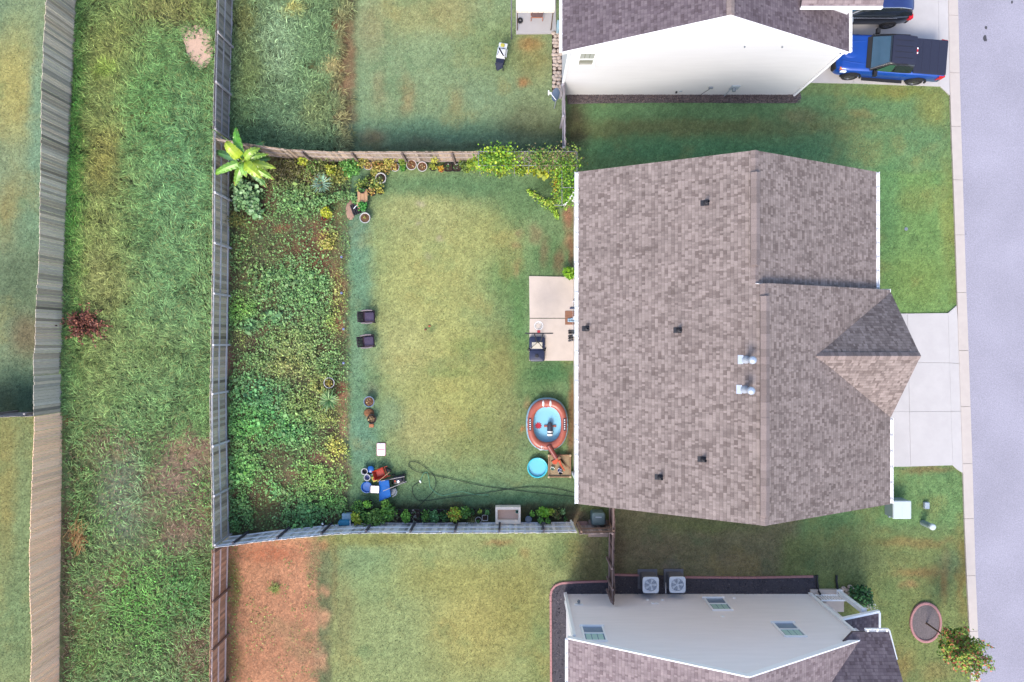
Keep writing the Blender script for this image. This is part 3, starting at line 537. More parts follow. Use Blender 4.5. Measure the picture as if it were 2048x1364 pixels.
BD = [(590, 400, 60, 36, .9), (590, 345, 90, 34, .8), (484, 500, 26, 40, .45), (555, 565, 55, 40, .75), (615, 580, 50, 60, .95), (596, 520, 30, 16, .4), (480, 615, 34, 34, .9), (545, 640, 50, 22, .9), (500, 655, 30, 20, .8),
 (600, 690, 66, 46, .9), (560, 730, 70, 30, .8), (650, 730, 36, 40, .7), (640, 650, 30, 40, .6), (520, 790, 70, 50, 1), (500, 850, 60, 50, 1), (590, 850, 50, 50, .95), (640, 780, 30, 26, .7), (650, 840, 34, 26, .6), (600, 800, 40, 30, .7),
 (670, 890, 24, 26, .7), (480, 940, 50, 46, .85), (545, 978, 20, 24, .9), (620, 950, 40, 34, .65), (660, 965, 36, 30, .6), (600, 990, 40, 26, .7), (475, 1020, 30, 46, .85), (615, 1030, 56, 34, .9), (670, 1005, 40, 18, .9), (680, 600, 10, 90, .25),
 (660, 470, 24, 14, .7), (655, 500, 16, 20, .3), (640, 350, 70, 24, .7), (705, 340, 34, 24, .8), (540, 436, 60, 10, .25), (580, 890, 60, 20, .5), (690, 1000, 24, 12, .6)]
def BARE(x, y): return bare(x, y, [(530, 1000, 34, 36, .8), (640, 700, 12, 16, .8), (500, 690, 14, 16, .8), (665, 865, 12, 9, .9), (640, 920, 22, 14, .7), (590, 950, 18, 16, .7), (650, 520, 30, 22, .6), (540, 400, 26, 20, .6), (655, 1040, 26, 12, .8), (530, 660, 16, 8, .7), (560, 910, 18, 10, .6), (640, 470, 20, 26, .5), (590, 640, 14, 8, .6)])
def inbed(x, y): return (x > 461)*(x < 700+(fbm(x, y, 26, 90)-.5)*22)*(y > 322)*(y < 1064-(x-455)*.045)
weeds('ground_cover', 125000, lambda x, y: blobs(x, y, BD, .07)*BARE(x, y)*inbed(x, y), bcol, (458, 320, 715, 1066), (.04, .115), .34, 'dense leafy vines and ground cover over the planting bed along the fence', 'ground cover')
weeds('low_weeds', 16000, lambda x, y: (.12+.5*(fbm(x, y, 30, 95) > .5))*inbed(x, y), lambda x, y: bcol(x, y)*np.array([1.0, .95, .8]), (458, 320, 715, 1066), (.03, .07), .08, 'small sparse weeds and seedlings scattered on the reddish bed soil')
def d_strip(x, y): return (.25*(fbm(x, y, 20, 97) > .56)+.5*np.exp(-((x-468)/10)**2))*(x > 455)*(x < 640)*(y > 1082)
weeds('clay_weeds', 6000, d_strip, lambda x, y: bcol(x, y)*np.array([1.2, 1.0, .7]), (455, 1082, 640, 1370), (.03, .08), .06, 'tiny weeds and yellow moss on bare orange clay by the fence')
px_, py_ = rand_px(9000, 452, 1080, 640, 1370)
V_, q_, t_, c_ = blades(toW(px_, py_, -.02), rng.uniform(0, 6.28, 9000), rng.uniform(.05, .2, 9000), rng.uniform(.008, .016, 9000), rng.uniform(.05, .3, 9000), np.array(S(206, 156, 118)[:3])*rng.uniform(.6, 1.3, (9000, 1)), 1.1, .3)
tag(npmesh('straw', V_, q_, t_, c_, GM), 'dry straw and dead stalks scattered over the orange clay', 'straw', kind='stuff')
px_, py_ = rand_px(14000, 458, 320, 700, 1062); k_ = inbed(px_, py_) > 0; px_, py_ = px_[k_], py_[k_]; n_ = len(px_)
V_, q_, t_, c_ = blades(toW(px_, py_, 0), rng.uniform(0, 6.28, n_), rng.uniform(.08, .3, n_), rng.uniform(.008, .018, n_), rng.uniform(.1, .7, n_), np.where(rng.uniform(0, 1, (n_, 1)) < .5, np.array([S(150, 128, 92)[:3]]), bcol(px_, py_))*rng.uniform(.5, 1.3, (n_, 1)), 1.1, .5)
tag(npmesh('bed_grass', V_, q_, t_, c_, GM), 'wispy grass and brown stalks between the plants of the bed', 'grass', kind='stuff')

# broad leaves standing above the small ones
weeds('broad_leaves', 5200, lambda x, y: blobs(x, y, [(515, 800, 60, 60, 1), (590, 850, 40, 40, .6), (480, 940, 34, 34, .8), (545, 978, 18, 22, .9), (500, 650, 28, 16, .9), (560, 632, 30, 12, .8), (600, 400, 40, 24, .7), (610, 560, 50, 40, .5), (610, 1030, 40, 26, .6), (660, 1000, 30, 14, .6), (540, 560, 40, 40, .4)])*inbed(x, y), lambda x, y: bcol(x, y)*1.05, (458, 320, 715, 1066), (.12, .24), .5, 'broad leaved squash and weed leaves standing above the ground cover')
# dry stalks and litter over the bare spots of the rough strip
n_ = 15000; px_, py_ = rand_px(n_, 124, 830, 440, 1370); k_ = (rng.uniform(0, 1, n_) < .15+.85*(1-bare(px_, py_, [(380, 905, 70, 56, 1), (345, 970, 66, 50, 1), (362, 1065, 56, 44, 1), (230, 880, 60, 40, .7), (240, 1000, 60, 90, .5), (200, 1180, 60, 40, .7), (390, 1310, 50, 60, 1), (133, 1150, 20, 280, 1)])))&(px_ < 450); px_, py_ = px_[k_], py_[k_]; n_ = len(px_)
C_ = np.array([S(176, 144, 118)[:3], S(206, 176, 148)[:3], S(140, 106, 84)[:3], S(112, 84, 66)[:3], S(150, 150, 100)[:3]])[rng.integers(0, 5, n_)]*rng.uniform(.6, 1.4, (n_, 1))
V_, q_, t_, c_ = blades(toW(px_, py_, .0), rng.uniform(0, 6.28, n_), rng.uniform(.06, .32, n_), rng.uniform(.010, .026, n_), rng.uniform(.05, .5, n_), C_, 1.1, .4)
tag(npmesh('dry_stalks', V_, q_, t_, c_, GM), 'dry brown stalks and litter over the bare spots of the rough strip', 'dry grass', kind='stuff')

# ---------------------------------------------------------------- materials for built things
CONC = M('concrete_pale', S(228, 223, 222), .85, var=.14, scale=1.1, bump=.15, bscale=30, detail=7)
CONC2 = M('concrete_warm', S(232, 216, 204, 1.12), .85, var=.16, scale=1.8, bump=.15, bscale=30, detail=7)
KERB = M('kerb_concrete', S(226, 214, 206, 1.05), .85, var=.13, scale=2.2, bump=.2, bscale=40, detail=7)
def asphalt():
    m, t, b = base('asphalt', .9, 0, .25); tc = nd(t, 'ShaderNodeTexCoord')
    a = nd(t, 'ShaderNodeTexNoise', i_Scale=16, i_Detail=6, i_Roughness=.85); t.links.new(tc.outputs['Object'], a.inputs['Vector'])
    c = nd(t, 'ShaderNodeTexNoise', i_Scale=.35, i_Detail=5); t.links.new(tc.outputs['Object'], c.inputs['Vector'])
    v = nd(t, 'ShaderNodeTexVoronoi', i_Scale=40); t.links.new(tc.outputs['Object'], v.inputs['Vector'])
    f = mth(t, 'MULTIPLY', mth(t, 'MULTIPLY_ADD', a.outputs[0], 1.3, .35), mth(t, 'MULTIPLY_ADD', c.outputs[0], .45, .78))
    f = mth(t, 'MULTIPLY', f, mth(t, 'MULTIPLY_ADD', v.outputs[0], .5, .8))
    cb = nd(t, 'ShaderNodeCombineColor')
    for k in range(3): t.links.new(f, cb.inputs[k])
    t.links.new(mix(t, 'MULTIPLY', 1.0, S(182, 179, 194), cb.outputs[0]), b.inputs['Base Color'])
    bp = nd(t, 'ShaderNodeBump', i_Strength=.5, i_Distance=.01); t.links.new(a.outputs[0], bp.inputs['Height']); t.links.new(bp.outputs[0], b.inputs['Normal'])
    return m
ASPH = asphalt()
def sheet(name, pts, mat, z=.03, th=.08, parent=None, kind='structure'):
    mb = MB(); p = [P(x, y) for x, y in pts]; n = len(p)
    a = sum(p[i].x*p[(i+1) % n].y-p[(i+1) % n].x*p[i].y for i in range(n))
    if a < 0: p.reverse()
    mb.hexa([(q.x, q.y, z-th) for q in p], [(q.x, q.y, z) for q in p])
    o = mb.build(name, mat, parent)
    if parent is None and kind: o['kind'] = kind
    return o
# kerb edges as measured: x of the inner and outer side at rows down the picture
KL = [(-700, 1878), (0, 1896), (190, 1899), (312, 1904), (540, 1912), (700, 1916.5), (945, 1925), (1096, 1929.5), (1256, 1938), (1364, 1941), (2100, 1962)]
KR = [(-700, 1893), (0, 1916), (190, 1920), (312, 1924), (540, 1931), (700, 1937), (960, 1945.8), (1126, 1950), (1271, 1956), (1364, 1960.6), (2100, 1984)]
def kx(T, y): return float(np.interp(y, [a for a, _ in T], [b for _, b in T]))
sheet('road', [(kx(KR, y)-3, y) for y in (-700, 0, 312, 540, 960, 1271, 1364, 2100)]+[(2700, 2100), (2700, -700)], ASPH, -.005, .1)
cuts = [-700, -520, -420, -320, -220, -120, 31, 146, 253, 360, 470, 585, 701, 813, 927, 1037, 1151, 1262, 1374, 1500, 1700, 2100]
mb = MB()
for a, b in zip(cuts, cuts[1:]):
    g = .35; ya, yb = a+g, b-g
    q = [(kx(KL, ya), ya), (kx(KR, ya), ya), (kx(KR, yb), yb), (kx(KL, yb), yb)]
    m_ = [(kx(KL, ya)*.72+kx(KR, ya)*.28, ya), (kx(KL, yb)*.72+kx(KR, yb)*.28, yb)]
    lo = [P(x, y) for x, y in q]; zt = [.04, .012, .012, .04]
    p0, p1, p2, p3 = lo; m0, m1 = P(*m_[0]), P(*m_[1])
    top = [Vector((p3.x, p3.y, .05)), Vector((m1.x, m1.y, .045)), Vector((p2.x, p2.y, .012)), Vector((p1.x, p1.y, .012)), Vector((m0.x, m0.y, .045)), Vector((p0.x, p0.y, .05))]
    n = mb.add([(v.x, v.y, -.08) for v in top]+top)
    mb.face([n+i for i in reversed(range(6))]); mb.face([n+6, n+7, n+10, n+11]); mb.face([n+7, n+8, n+9, n+10])
    for i in range(6): j = (i+1) % 6; mb.face([n+i, n+j, n+6+j, n+6+i])
struct(mb.build('kerb', KERB))
def panels(name, polys, mat, z):
    mb = MB()
    for pts in polys:
        c = np.mean(pts, 0); p = []
        for x, y in pts:
            v = P(x, y); w_ = P(*c); d = (v-w_); p.append(v-d.normalized()*.008)
        n = len(p); a = sum(p[i].x*p[(i+1) % n].y-p[(i+1) % n].x*p[i].y for i in range(n))
        if a < 0: p.reverse()
        mb.hexa([(q.x, q.y, z-.1) for q in p], [(q.x, q.y, z) for q in p])
    return struct(mb.build(name, mat))
x1 = lambda y: 1814+(y-627)*.022; x2 = lambda y: 1895.5+(y-627)*.031
panels('driveway', [
 [(1640, 627), (x1(627), 627), (x1(725), 725), (1640, 725)], [(x1(627), 627), (x2(627), 626), (x2(725), 725.7), (x1(725), 725)], [(x2(627), 626), (1912.5, 611), (kx(KL, 640), 640), (1917.5, 727), (x2(725), 725.7)],
 [(1640, 725), (x1(725), 725), (x1(823), 823), (1640, 823)], [(x1(725), 725), (x2(725), 725.7), (x2(823), 822.7), (x1(823), 823)], [(x2(725), 725.7), (1917.5, 727), (1921, 822), (x2(823), 822.7)],
 [(1640, 823), (x1(823), 823), (x1(932), 933), (1640, 935)], [(x1(823), 823), (x2(823), 822.7), (x2(931), 930.5), (x1(932), 933)], [(x2(823), 822.7), (1921, 822), (1925, 946), (1914, 939), (x2(931), 930.5)]], CONC, .035)
panels('driveway', [
 [(1500, 164), (1706, 167), (1706, 79), (1500, 78)], [(1706, 167), (1877, 173), (1877, 81), (1706, 79)], [(1877, 173), (1880, 173), (1899, 191), (1897.5, 82), (1877, 81)],
 [(1500, 78), (1706, 79), (1706, -40), (1500, -40)], [(1706, 79), (1877, 81), (1876, -40), (1706, -40)], [(1877, 81), (1897, 82), (1895, -40), (1876, -40)], [(1500, -40), (1876, -40), (1876, -160), (1500, -160)]], CONC, .035).name = 'neighbour_driveway'
panels('patio', [[(1058, 552), (1150, 554), (1150, 636), (1059, 636)], [(1059, 637), (1150, 637), (1150, 721.5), (1058, 721.5)]], CONC2, .05)
panels('concrete_pad', [[(1031, -60), (1112, -60), (1112, 68), (1032, 69)]], M('pad_concrete', S(208, 204, 206), .85, var=.1, scale=2, detail=7), .05)
MULCH = M('mulch_dark', S(96, 92, 100), .95, var=.75, scale=22, bump=1, bscale=30, detail=8)
MULCH2 = M('mulch_grey', S(134, 124, 126), .95, var=.75, scale=22, bump=1, bscale=30, detail=8)
sheet('mulch_bed', [(1132, 180), (1600, 185), (1603, 196), (1592, 206), (1500, 206), (1380, 205), (1200, 206), (1136, 208)], MULCH2, .02)
sheet('mulch_bed', [(1104, 1400), (1103, 1186), (1110, 1174), (1124, 1167), (1218, 1163), (1222, 1151), (1278, 1149), (1370, 1153), (1500, 1154), (1632, 1151), (1634, 1195), (1140, 1200), (1140, 1400)], MULCH, .02)
def chips(name, n, box, cond, label, cols):
    px, py = rand_px(n, *box); k = cond(px, py); px, py = px[k], py[k]; n = len(px); B = toW(px, py, .035)
    B[:, 2] += rng.uniform(0, .03, n); C = np.array([S(*c)[:3] for c in cols])[rng.integers(0, len(cols), n)]*rng.uniform(.6, 1.3, (n, 1))
    V, q, t, c = leafs(B, rng.uniform(.03, .09, n), C, .5, .45)
    tag(npmesh(name, V, q, t, c, LM), label, 'mulch', kind='stuff')
chips('mulch', 9000, (1104, 1148, 1634, 1380), lambda x, y: ((y < 1192) & (y > 1166-12*(x > 1222))) | ((x < 1134) & (y > 1176)), 'dark rubber mulch along the beige house wall', [(70, 68, 82), (96, 92, 104), (52, 50, 60), (132, 122, 126)])
chips('mulch', 6000, (1136, 186, 1600, 206), lambda x, y: y > 180, 'grey brown mulch strip below the white house wall', [(96, 82, 86), (128, 112, 112), (72, 62, 70), (160, 140, 134)])
sheet('sand_patch', [(356, 60), (366, 52), (385, 51), (405, 50), (418, 58), (424, 70), (427, 100), (424, 118), (412, 133), (400, 139), (385, 126), (374, 108), (370, 88)], M('sand', S(232, 196, 172, 1.05), .95, var=.3, scale=14, bump=.6, bscale=40, detail=7), .0)
# ring bed under the young tree
mb = MB(); c = P(1850.7, 1244.4)
mb.lathe((c.x, c.y, 0), [(0.001, .03), (1, .03)], 40, .76, .98); struct(mb.build('tree_bed', MULCH2))
EDGE = M('edging_pink', S(206, 152, 152), .8, var=.25, scale=14, detail=6)
mb = MB(); mb.lathe((c.x, c.y, 0), [(1.03, -.02), (1.03, .075), (1, .09), (.93, .09), (.9, .075), (.9, -.02)], 40, .78, 1.0)
tag(mb.build('edging_ring', EDGE), 'pink oval edging ring around the mulch bed under the young tree', 'edging')
mb = MB()
def strip(mb, pts, w_, z0, z1, h=0):
    pts = [Vector(p) for p in pts]
    for a, b in zip(pts, pts[1:]):
        d = (b-a); L = d.length; d.normalize(); n = Vector((-d.y, d.x, 0))*w_/2
        a2 = a; b2 = b-d*.01
        mb.hexa([(q.x, q.y, z0) for q in (a2-n, b2-n, b2+n, a2+n)], [(q.x, q.y, z1) for q in (a2-n, b2-n, b2+n, a2+n)])
def dens_path(pts, step):
    out = []
    for a, b in zip(pts, pts[1:]):
        n = max(1, round((b-a).length/step))
        out += [a.lerp(b, i/n) for i in range(n)]
    return out+[pts[-1]]
strip(mb, dens_path([P(*p) for p in [(1102, 1380), (1101, 1190), (1103, 1180), (1110, 1171), (1122, 1166), (1150, 1164), (1215, 1162)]], .3), .10, -.02, .07)
tag(mb.build('edging', EDGE), 'pink edging strip curving round the mulch at the beige house corner', 'edging')
mb = MB(); strip(mb, dens_path([P(*p) for p in [(1228, 1149), (1278, 1150)]], .3), .10, -.02, .07); tag(mb.build('edging', EDGE), 'short pink edging strip between the fence and the air conditioners', 'edging')
mb = MB(); strip(mb, dens_path([P(*p) for p in [(1370, 1154), (1500, 1155), (1626, 1152.5)]], .3), .10, -.02, .07); tag(mb.build('edging', EDGE), 'long straight pink edging strip right of the air conditioners', 'edging')

# ---------------------------------------------------------------- fences
WOODV = M('fence_wood', rough=.9, var=.5, scale=3, vc=True, stretch=(14, 14, 1.3), bump=.3, bscale=20, detail=6)
WOODX = M('board_wood', rough=.9, var=.25, scale=4, vc=True, bump=.2, bscale=30, detail=6)
def interp(T, v): return float(np.interp(v, [a for a, _ in T], [b for _, b in T]))
def fence(label, line, h, cols, face_side, railcol, posts=(), post_top=0, step=.145, rails=(.25, .95, 1.6), group=None, hvar=None, postcol=None, tilt=.012, vary=1.0, gap=.004):
    """line: ground points; face_side +1/-1: side (left/right of travel) carrying rails and posts"""
    pts = [Vector((p.x, p.y, 0)) for p in line]; L = [0]
    for a, b in zip(pts, pts[1:]): L.append(L[-1]+(b-a).length)
    def at(s):
        s = min(max(s, 0), L[-1]-1e-4)
        for i in range(len(pts)-1):
            if s <= L[i+1]:
                d = (pts[i+1]-pts[i]).normalized(); return pts[i]+d*(s-L[i]), d
        return pts[-1], d
    th = thing('wood_fence', pts[0], label, 'fence', group or 'wooden privacy fences')
    mb = MB(); s = 0; fade = random.random()
    while s < L[-1]-.03:
        w_ = min(step*random.uniform(.96, 1.03), L[-1]-s); p, d = at(s+w_/2); nrm = Vector((-d.y, d.x, 0)); hh = (h(s) if callable(h) else h)+random.uniform(-tilt, tilt)
        fade = .8*fade+.2*random.random(); k = 1+vary*(random.uniform(.62, 1.16)*(.84+.26*fade)*(.5 if random.random() < .07 else 1)-1); c = cols(s) if callable(cols) else cols
        warm = random.uniform(-.05, .05)
        mb.col = (c[0]*k*(1+warm), c[1]*k, c[2]*k*(1-warm), 1)
        a = p-d*(w_/2-gap); b = p+d*(w_/2-gap); off = nrm*random.uniform(-.004, .004); n1 = nrm*.010
        lean = d*random.uniform(-.01, .01)+nrm*random.uniform(-.012, .012)
        cut = .03
        bot = [a-n1+off, b-n1+off, b+n1+off, a+n1+off]
        top = [v+Vector((0, 0, hh))+lean for v in bot]
        mb.hexa([(v.x, v.y, -.05) for v in bot], top)
        s += w_
    mb.build('board_panel', WOODV, th)
    nz = face_side
    for rz in rails:
        mb = MB(); mb.col = railcol
        m = max(1, int(L[-1]/2.44)); 
        for i in range(m):
            s0, s1 = L[-1]*i/m, L[-1]*(i+1)/m
            p, d = at(s0); q, d2 = at(s1-.001); dd = (q-p).normalized(); nrm = Vector((-dd.y, dd.x, 0))*nz; k = random.uniform(.85, 1.1)
            mb.col = tuple(v*k for v in railcol[:3])+(1,)
            a, b = p+nrm*.014+dd*.004, q+nrm*.014-dd*.004; o = nrm*.04; zz = random.uniform(-.02, .02)
            mb.hexa([(v.x, v.y, rz+zz) for v in (a, b, b+o, a+o)], [(v.x, v.y, rz+zz+.09) for v in (a, b, b+o, a+o)])
        mb.build('rail', WOODX, th)
    for s in posts:
        p, d = at(s); nrm = Vector((-d.y, d.x, 0))*nz; k = random.uniform(.8, 1.1); c = postcol or railcol
        mb = MB(); mb.col = tuple(v*k for v in c[:3])+(1,); hh = (h(s) if callable(h) else h)+post_top
        mb.box((*(p+nrm*.105)[:2], -.05), (.09, .09, hh+.05), math.atan2(d.y, d.x)); mb.build('post', WOODX, th)
    return th
def fline(rows): return [P(x, y) for x, y in rows]
# far left fence: weathered part, one stepped panel, then the newer tan part
TB = [(-60, 92), (0, 95), (100, 88), (200, 83), (280, 82), (350, 81), (525, 78), (607, 72), (705, 69)]; BB = [(-60, 157), (0, 154), (154, 144), (256, 139), (350, 137), (538, 129), (644, 126), (705, 125)]
gcol = S(200, 184, 164, 2.0); tcol = S(250, 206, 172, 2.1)
def Hf(y):  # height that puts the top edge where the photograph has it
    return H*(1-(1024-interp(BB, y))/(1024-interp(TB, y)))
ln = fline([(interp(BB, y), y) for y in (-60, 0, 154, 256, 350, 450, 538, 644, 705)])
fence('long weathered grey fence seen at far left, boards facing the long grass', ln, lambda s: Hf(682-(ln[0].y-s)*K()), gcol, -1, gcol, rails=(), tilt=.03, gap=.007)
ln2 = fline([(121.5, 705.2), (121.5, 747)])
fence('short grey fence panel stepped out of line at far left', ln2, 1.98, gcol, -1, gcol, rails=(), tilt=.015)
ln3 = fline([(125, 748), (124, 780), (124, 824)])
fence('grey fence section just above the start of the tan boards', ln3, 2.05, S(188, 178, 162, 2.0), -1, gcol, rails=(), tilt=.015)
T4 = [(826, 69), (985, 62), (1080, 59), (1165, 60), (1251, 64), (1310, 61), (1420, 58)]; B4 = [(824, 124), (1037, 121), (1187, 119), (1420, 117)]
ln4 = fline([(interp(B4, y), y) for y in (824.5, 930, 1037, 1110, 1187, 1280, 1420)])
fence('newer tan wooden fence at lower left with plain vertical boards', ln4, lambda s: H*(1-(1024-interp(B4, 682-(ln4[0].y-s)*K()))/(1024-interp(T4, 682-(ln4[0].y-s)*K()))), tcol, -1, tcol, rails=(), tilt=.012, vary=.35, gap=.009)
fence('short pale fence meeting the far left fence between two lawns', fline([(-80, 829), (118, 824)]), 1.9, S(196, 184, 178), 1, S(200, 190, 184), posts=(.5, 2.9, 4.6))
# fence between the strip and the yards: its rails and posts face the yards
BM = [(-60, 468), (0, 466.5), (98, 464), (190, 460.5), (277, 459), (400, 458), (486, 458), (690, 455), (800, 453), (880, 454), (1000, 457), (1077, 458)]
lm = fline([(interp(BM, y), y) for y in (-60, 0, 98, 190, 281)])
def post_s(lines, ys):
    out = []
    for y in ys:
        yb = 682+(y-682)*(H-1.85)/H; out.append(abs(lines[0].y-P(0, yb).y))
    return out
fence('grey fence with rails at the upper left yard above the banana plant', lm, 1.9, S(172, 162, 152, 1.5), 1, S(190, 184, 186, 1.4), posts=post_s(lm, (-36, 64, 164, 262)), rails=(.12, .95, 1.7))
lm2 = fline([(interp(BM, y), y) for y in (284, 400, 486, 590, 690, 800, 880, 1000, 1072)])
fence('long grey fence with rails beside the planting bed', lm2, 1.9, S(196, 182, 160, 1.9), 1, S(206, 202, 204, 1.6), posts=post_s(lm2, (385, 486, 587, 690, 788, 893, 992, 1090)), rails=(.12, .95, 1.7))
lm3 = fline([(457, 1077), (455, 1150), (453, 1270), (451, 1420)])
fence('newer brown fence with pinkish rails beside the orange clay', lm3, 1.9, S(180, 138, 112, 1.9), 1, S(214, 190, 184, 1.7), posts=[.1]+post_s(lm3, (1204, 1301, 1398)), rails=(.12, .95, 1.7), postcol=S(150, 118, 104))
# cross fences
lt = fline([(462, 298), (530, 310), (600, 319.5), (680, 323.5), (780, 323.5), (1000, 323.5), (1148, 323)])
fence('tan wooden fence behind the potted plants and vine trellis', lt, 1.86, S(212, 188, 166), -1, S(206, 190, 184), posts=(1.8, 4.2, 6.6, 9.0, 11.4, 13.8, 16.2), rails=(.15, .9, 1.6), postcol=S(150, 132, 124))
lb = fline([(461, 1073), (530, 1064), (607, 1055.5), (693, 1047.5), (766, 1045), (864, 1046), (965, 1045), (1055, 1045), (1146, 1044)])
fence('blue grey fence with three rails behind the lower row of planters', lb, 1.88, S(216, 212, 212, 1.8), 1, S(226, 226, 232, 1.9), posts=[i*2.13+.9 for i in range(8)], rails=(.15, .9, 1.6), postcol=S(104, 100, 110))
fence('low pinkish fence panel below the pallet by the house corner', fline([(1152, 1049), (1221, 1047)]), 1.75, S(206, 184, 180), 1, S(180, 148, 130), posts=(.1, 1.65), rails=(.9, 1.5))
lg = fline([(1218.5, 1000), (1219, 1046), (1218, 1090), (1218, 1130), (1219, 1150), (1217, 1184)])
fence('thin fence running from the shingled house to the beige house', lg, lambda s: 1.78+.08*math.sin(s*2.1), S(150, 122, 116), -1, S(190, 164, 160), posts=(1.2, 2.9, 3.9, 4.5), rails=(.3, 1.5))
lh = fline([(1124, 192), (1125, 250), (1126, 322)])
fence('thin pale fence running from the white house to the vine trellis', lh, 1.8, S(186, 176, 182), -1, S(206, 200, 210), posts=(.1, 1.6, 3.1), rails=(.5, 1.5))
# ---------------------------------------------------------------- houses
SH_A = shingles('shingles_main', S(136, 121, 116, .98), S(156, 141, 136, .98), S(180, 164, 158, .98))
SH_B = shingles('shingles_dark', S(116, 102, 108, .9), S(132, 118, 126, .9), S(150, 136, 142, .9))
SH_C = shingles('shingles_brown', S(142, 124, 126, 1.04), S(160, 143, 145, 1.04), S(180, 162, 162, 1.04))
CAPM = M('ridge_cap', S(164, 146, 146), .95, var=.25, scale=7, bump=.4, bscale=40, detail=6, stretch=(.3, 1, 1))
CAPX = M('ridge_cap_cross', S(176, 156, 146), .95, var=.25, scale=7, bump=.4, bscale=40, detail=6, stretch=(1, .3, 1))
WHITE = M('white_trim', (.78, .78, .79, 1), .5, var=.04, scale=3)
CREAM = siding('siding_cream', S(238, 226, 208, 1.1)); WSID = siding('siding_white', (.55, .55, .56, 1)); BEIG = siding('siding_beige', S(230, 224, 224, 1.95))
GLASS = M('window_glass', S(120, 140, 150), .08, var=.15, scale=2, spec=.8); BLIND = M('window_blind', S(196, 200, 190), .6, var=.1, scale=3)
DARK = M('dark_metal', (.02, .02, .025, 1), .5, var=.2); BLACKP = M('black_plastic', (.022, .022, .028, 1), .45, var=.3, scale=6)
GALV = M('galvanised', (.42, .46, .54, 1), .4, .5, var=.15, scale=9)
HE = 5.3
def roofpt(X, Y, z): return Vector((X, Y, z))
def gutter(mb, a, b, out, w_=.12):
    """open trough along a-b, out = horizontal outward direction"""
    a, b, o = Vector(a), Vector(b), Vector(out)*w_; z = Vector((0, 0, 1)); e = (b-a).normalized()*.001
    def q(p0, p1, t0, t1): mb.hexa([a+p0, b+p0, b+p1, a+p1], [a+p0+z*t1, b+p0+z*t1, b+p1+z*t1, a+p1+z*t1])
    q(o*.03-z*.12, o*1.0-z*.12, 0, .012)
    q(o*.92-z*.107, o*1.04-z*.107, 0, .115); q(o*.03-z*.107, o*.10-z*.107, 0, .09)
    n = max(2, int((b-a).length/.62))
    for i in range(n+1):
        p = a.lerp(b, (i+.2)/(n+.4)); d = (b-a).normalized()*.035
        mb.hexa([p-d-z*.004, p+d-z*.004, p+d+o-z*.004, p-d+o-z*.004], [p-d+z*.008, p+d+z*.008, p+d+o+z*.008, p-d+o+z*.008])
def gtop(mb, a, b, out, w_): return gutter(mb, a, b, out, w_)
def wall_prism(mb, poly, y0, y1):   # poly in (X,Z), extruded along Y
    mb.hexa([(x, y0, z) for x, z in poly], [(x, y1, z) for x, z in poly])
def window(par, x, z, w_, h_, y, out, blinds=True, glass=None):
    """window in a wall of constant y, out = +1/-1 outward"""
    t = .07; mb = MB(); o = out
    def bx(x0, x1, z0, z1, d0, d1):
        ys = sorted((y+o*d0, y+o*d1)); mb.hexa([(x0, ys[0], z0), (x1, ys[0], z0), (x1, ys[1], z0), (x0, ys[1], z0)], [(x0, ys[0], z1), (x1, ys[0], z1), (x1, ys[1], z1), (x0, ys[1], z1)])
    bx(x-w_/2-t, x-w_/2, z, z+h_, .004, .06); bx(x+w_/2, x+w_/2+t, z, z+h_, .004, .06); bx(x-w_/2-t, x+w_/2+t, z+h_, z+h_+t, .004, .06)
    bx(x-w_/2, x+w_/2, z+h_/2-.03, z+h_/2+.03, .004, .055)
    f = mb.build('window', WHITE, par)
    mb = MB(); bx(x-w_/2-.12, x+w_/2+.12, z-.06, z-.002, .004, .10); mb.build('sill', WHITE, f).matrix_parent_inverse
    mb = MB(); bx(x-w_/2+.003, x+w_/2-.003, z+.003, z+h_-.003, .002, .02); mb.build('pane', glass or GLASS, f)
    if blinds:
        mb = MB()
        for k in range(3): xx = x-w_/2+w_*(k+.5)/3; bx(xx-w_*.14, xx+w_*.14, z+h_*.53, z+h_*.95, .022, .03)
        mb.build('blind', BLIND, f)
    return f
def ridge_vent(par, a, b, tilt=.30, m=None, w_=.17, z=.10):
    """raised vent strip over the ridge a-b"""
    a, b = Vector(a), Vector(b); d = (b-a).normalized(); s = Vector((-d.y, d.x, 0)); mb = MB(); u = Vector((0, 0, 1))
    prof = [(-w_, z-.02-w_*tilt), (-w_, z+.015-w_*tilt), (0, z+.05), (w_, z+.015-w_*tilt), (w_, z-.02-w_*tilt)]
    n = max(1, int((b-a).length/.28))
    for i in range(n):
        p0, p1 = a.lerp(b, i/n), a.lerp(b, (i+.985)/n); g = random.uniform(0, .012); mb.col = (random.uniform(.74, 1.08),)*3+(1,)
        mb.hexa([p0+s*p+u*(q+g) for p, q in prof], [p1+s*p+u*(q+g) for p, q in prof])
    return mb.build('ridge_vent', m or CAPC, par)
def ridge_cap(par, a, b, slope, m=None, w_=.15):
    a, b = Vector(a), Vector(b); d = (b-a).normalized(); s = Vector((-d.y, d.x, 0)); u = Vector((0, 0, 1)); n = max(1, int((b-a).length/.145)); mb = MB()
    for i in range(n):
        p, q = a.lerp(b, i/n), a.lerp(b, (i+.97)/n); k = random.uniform(.008, .02); mb.col = (random.uniform(.72, 1.12),)*3+(1,)
        pr = [(-w_, -w_*slope+.006), (-w_, k+.01-w_*slope), (0, k+.02), (w_, k+.01-w_*slope), (w_, -w_*slope+.006), (0, .004)]
        mb.hexa([p+s*x+u*z for x, z in pr], [q+s*x+u*z for x, z in pr])
    return mb.build('ridge_cap', m or CAPC, par)
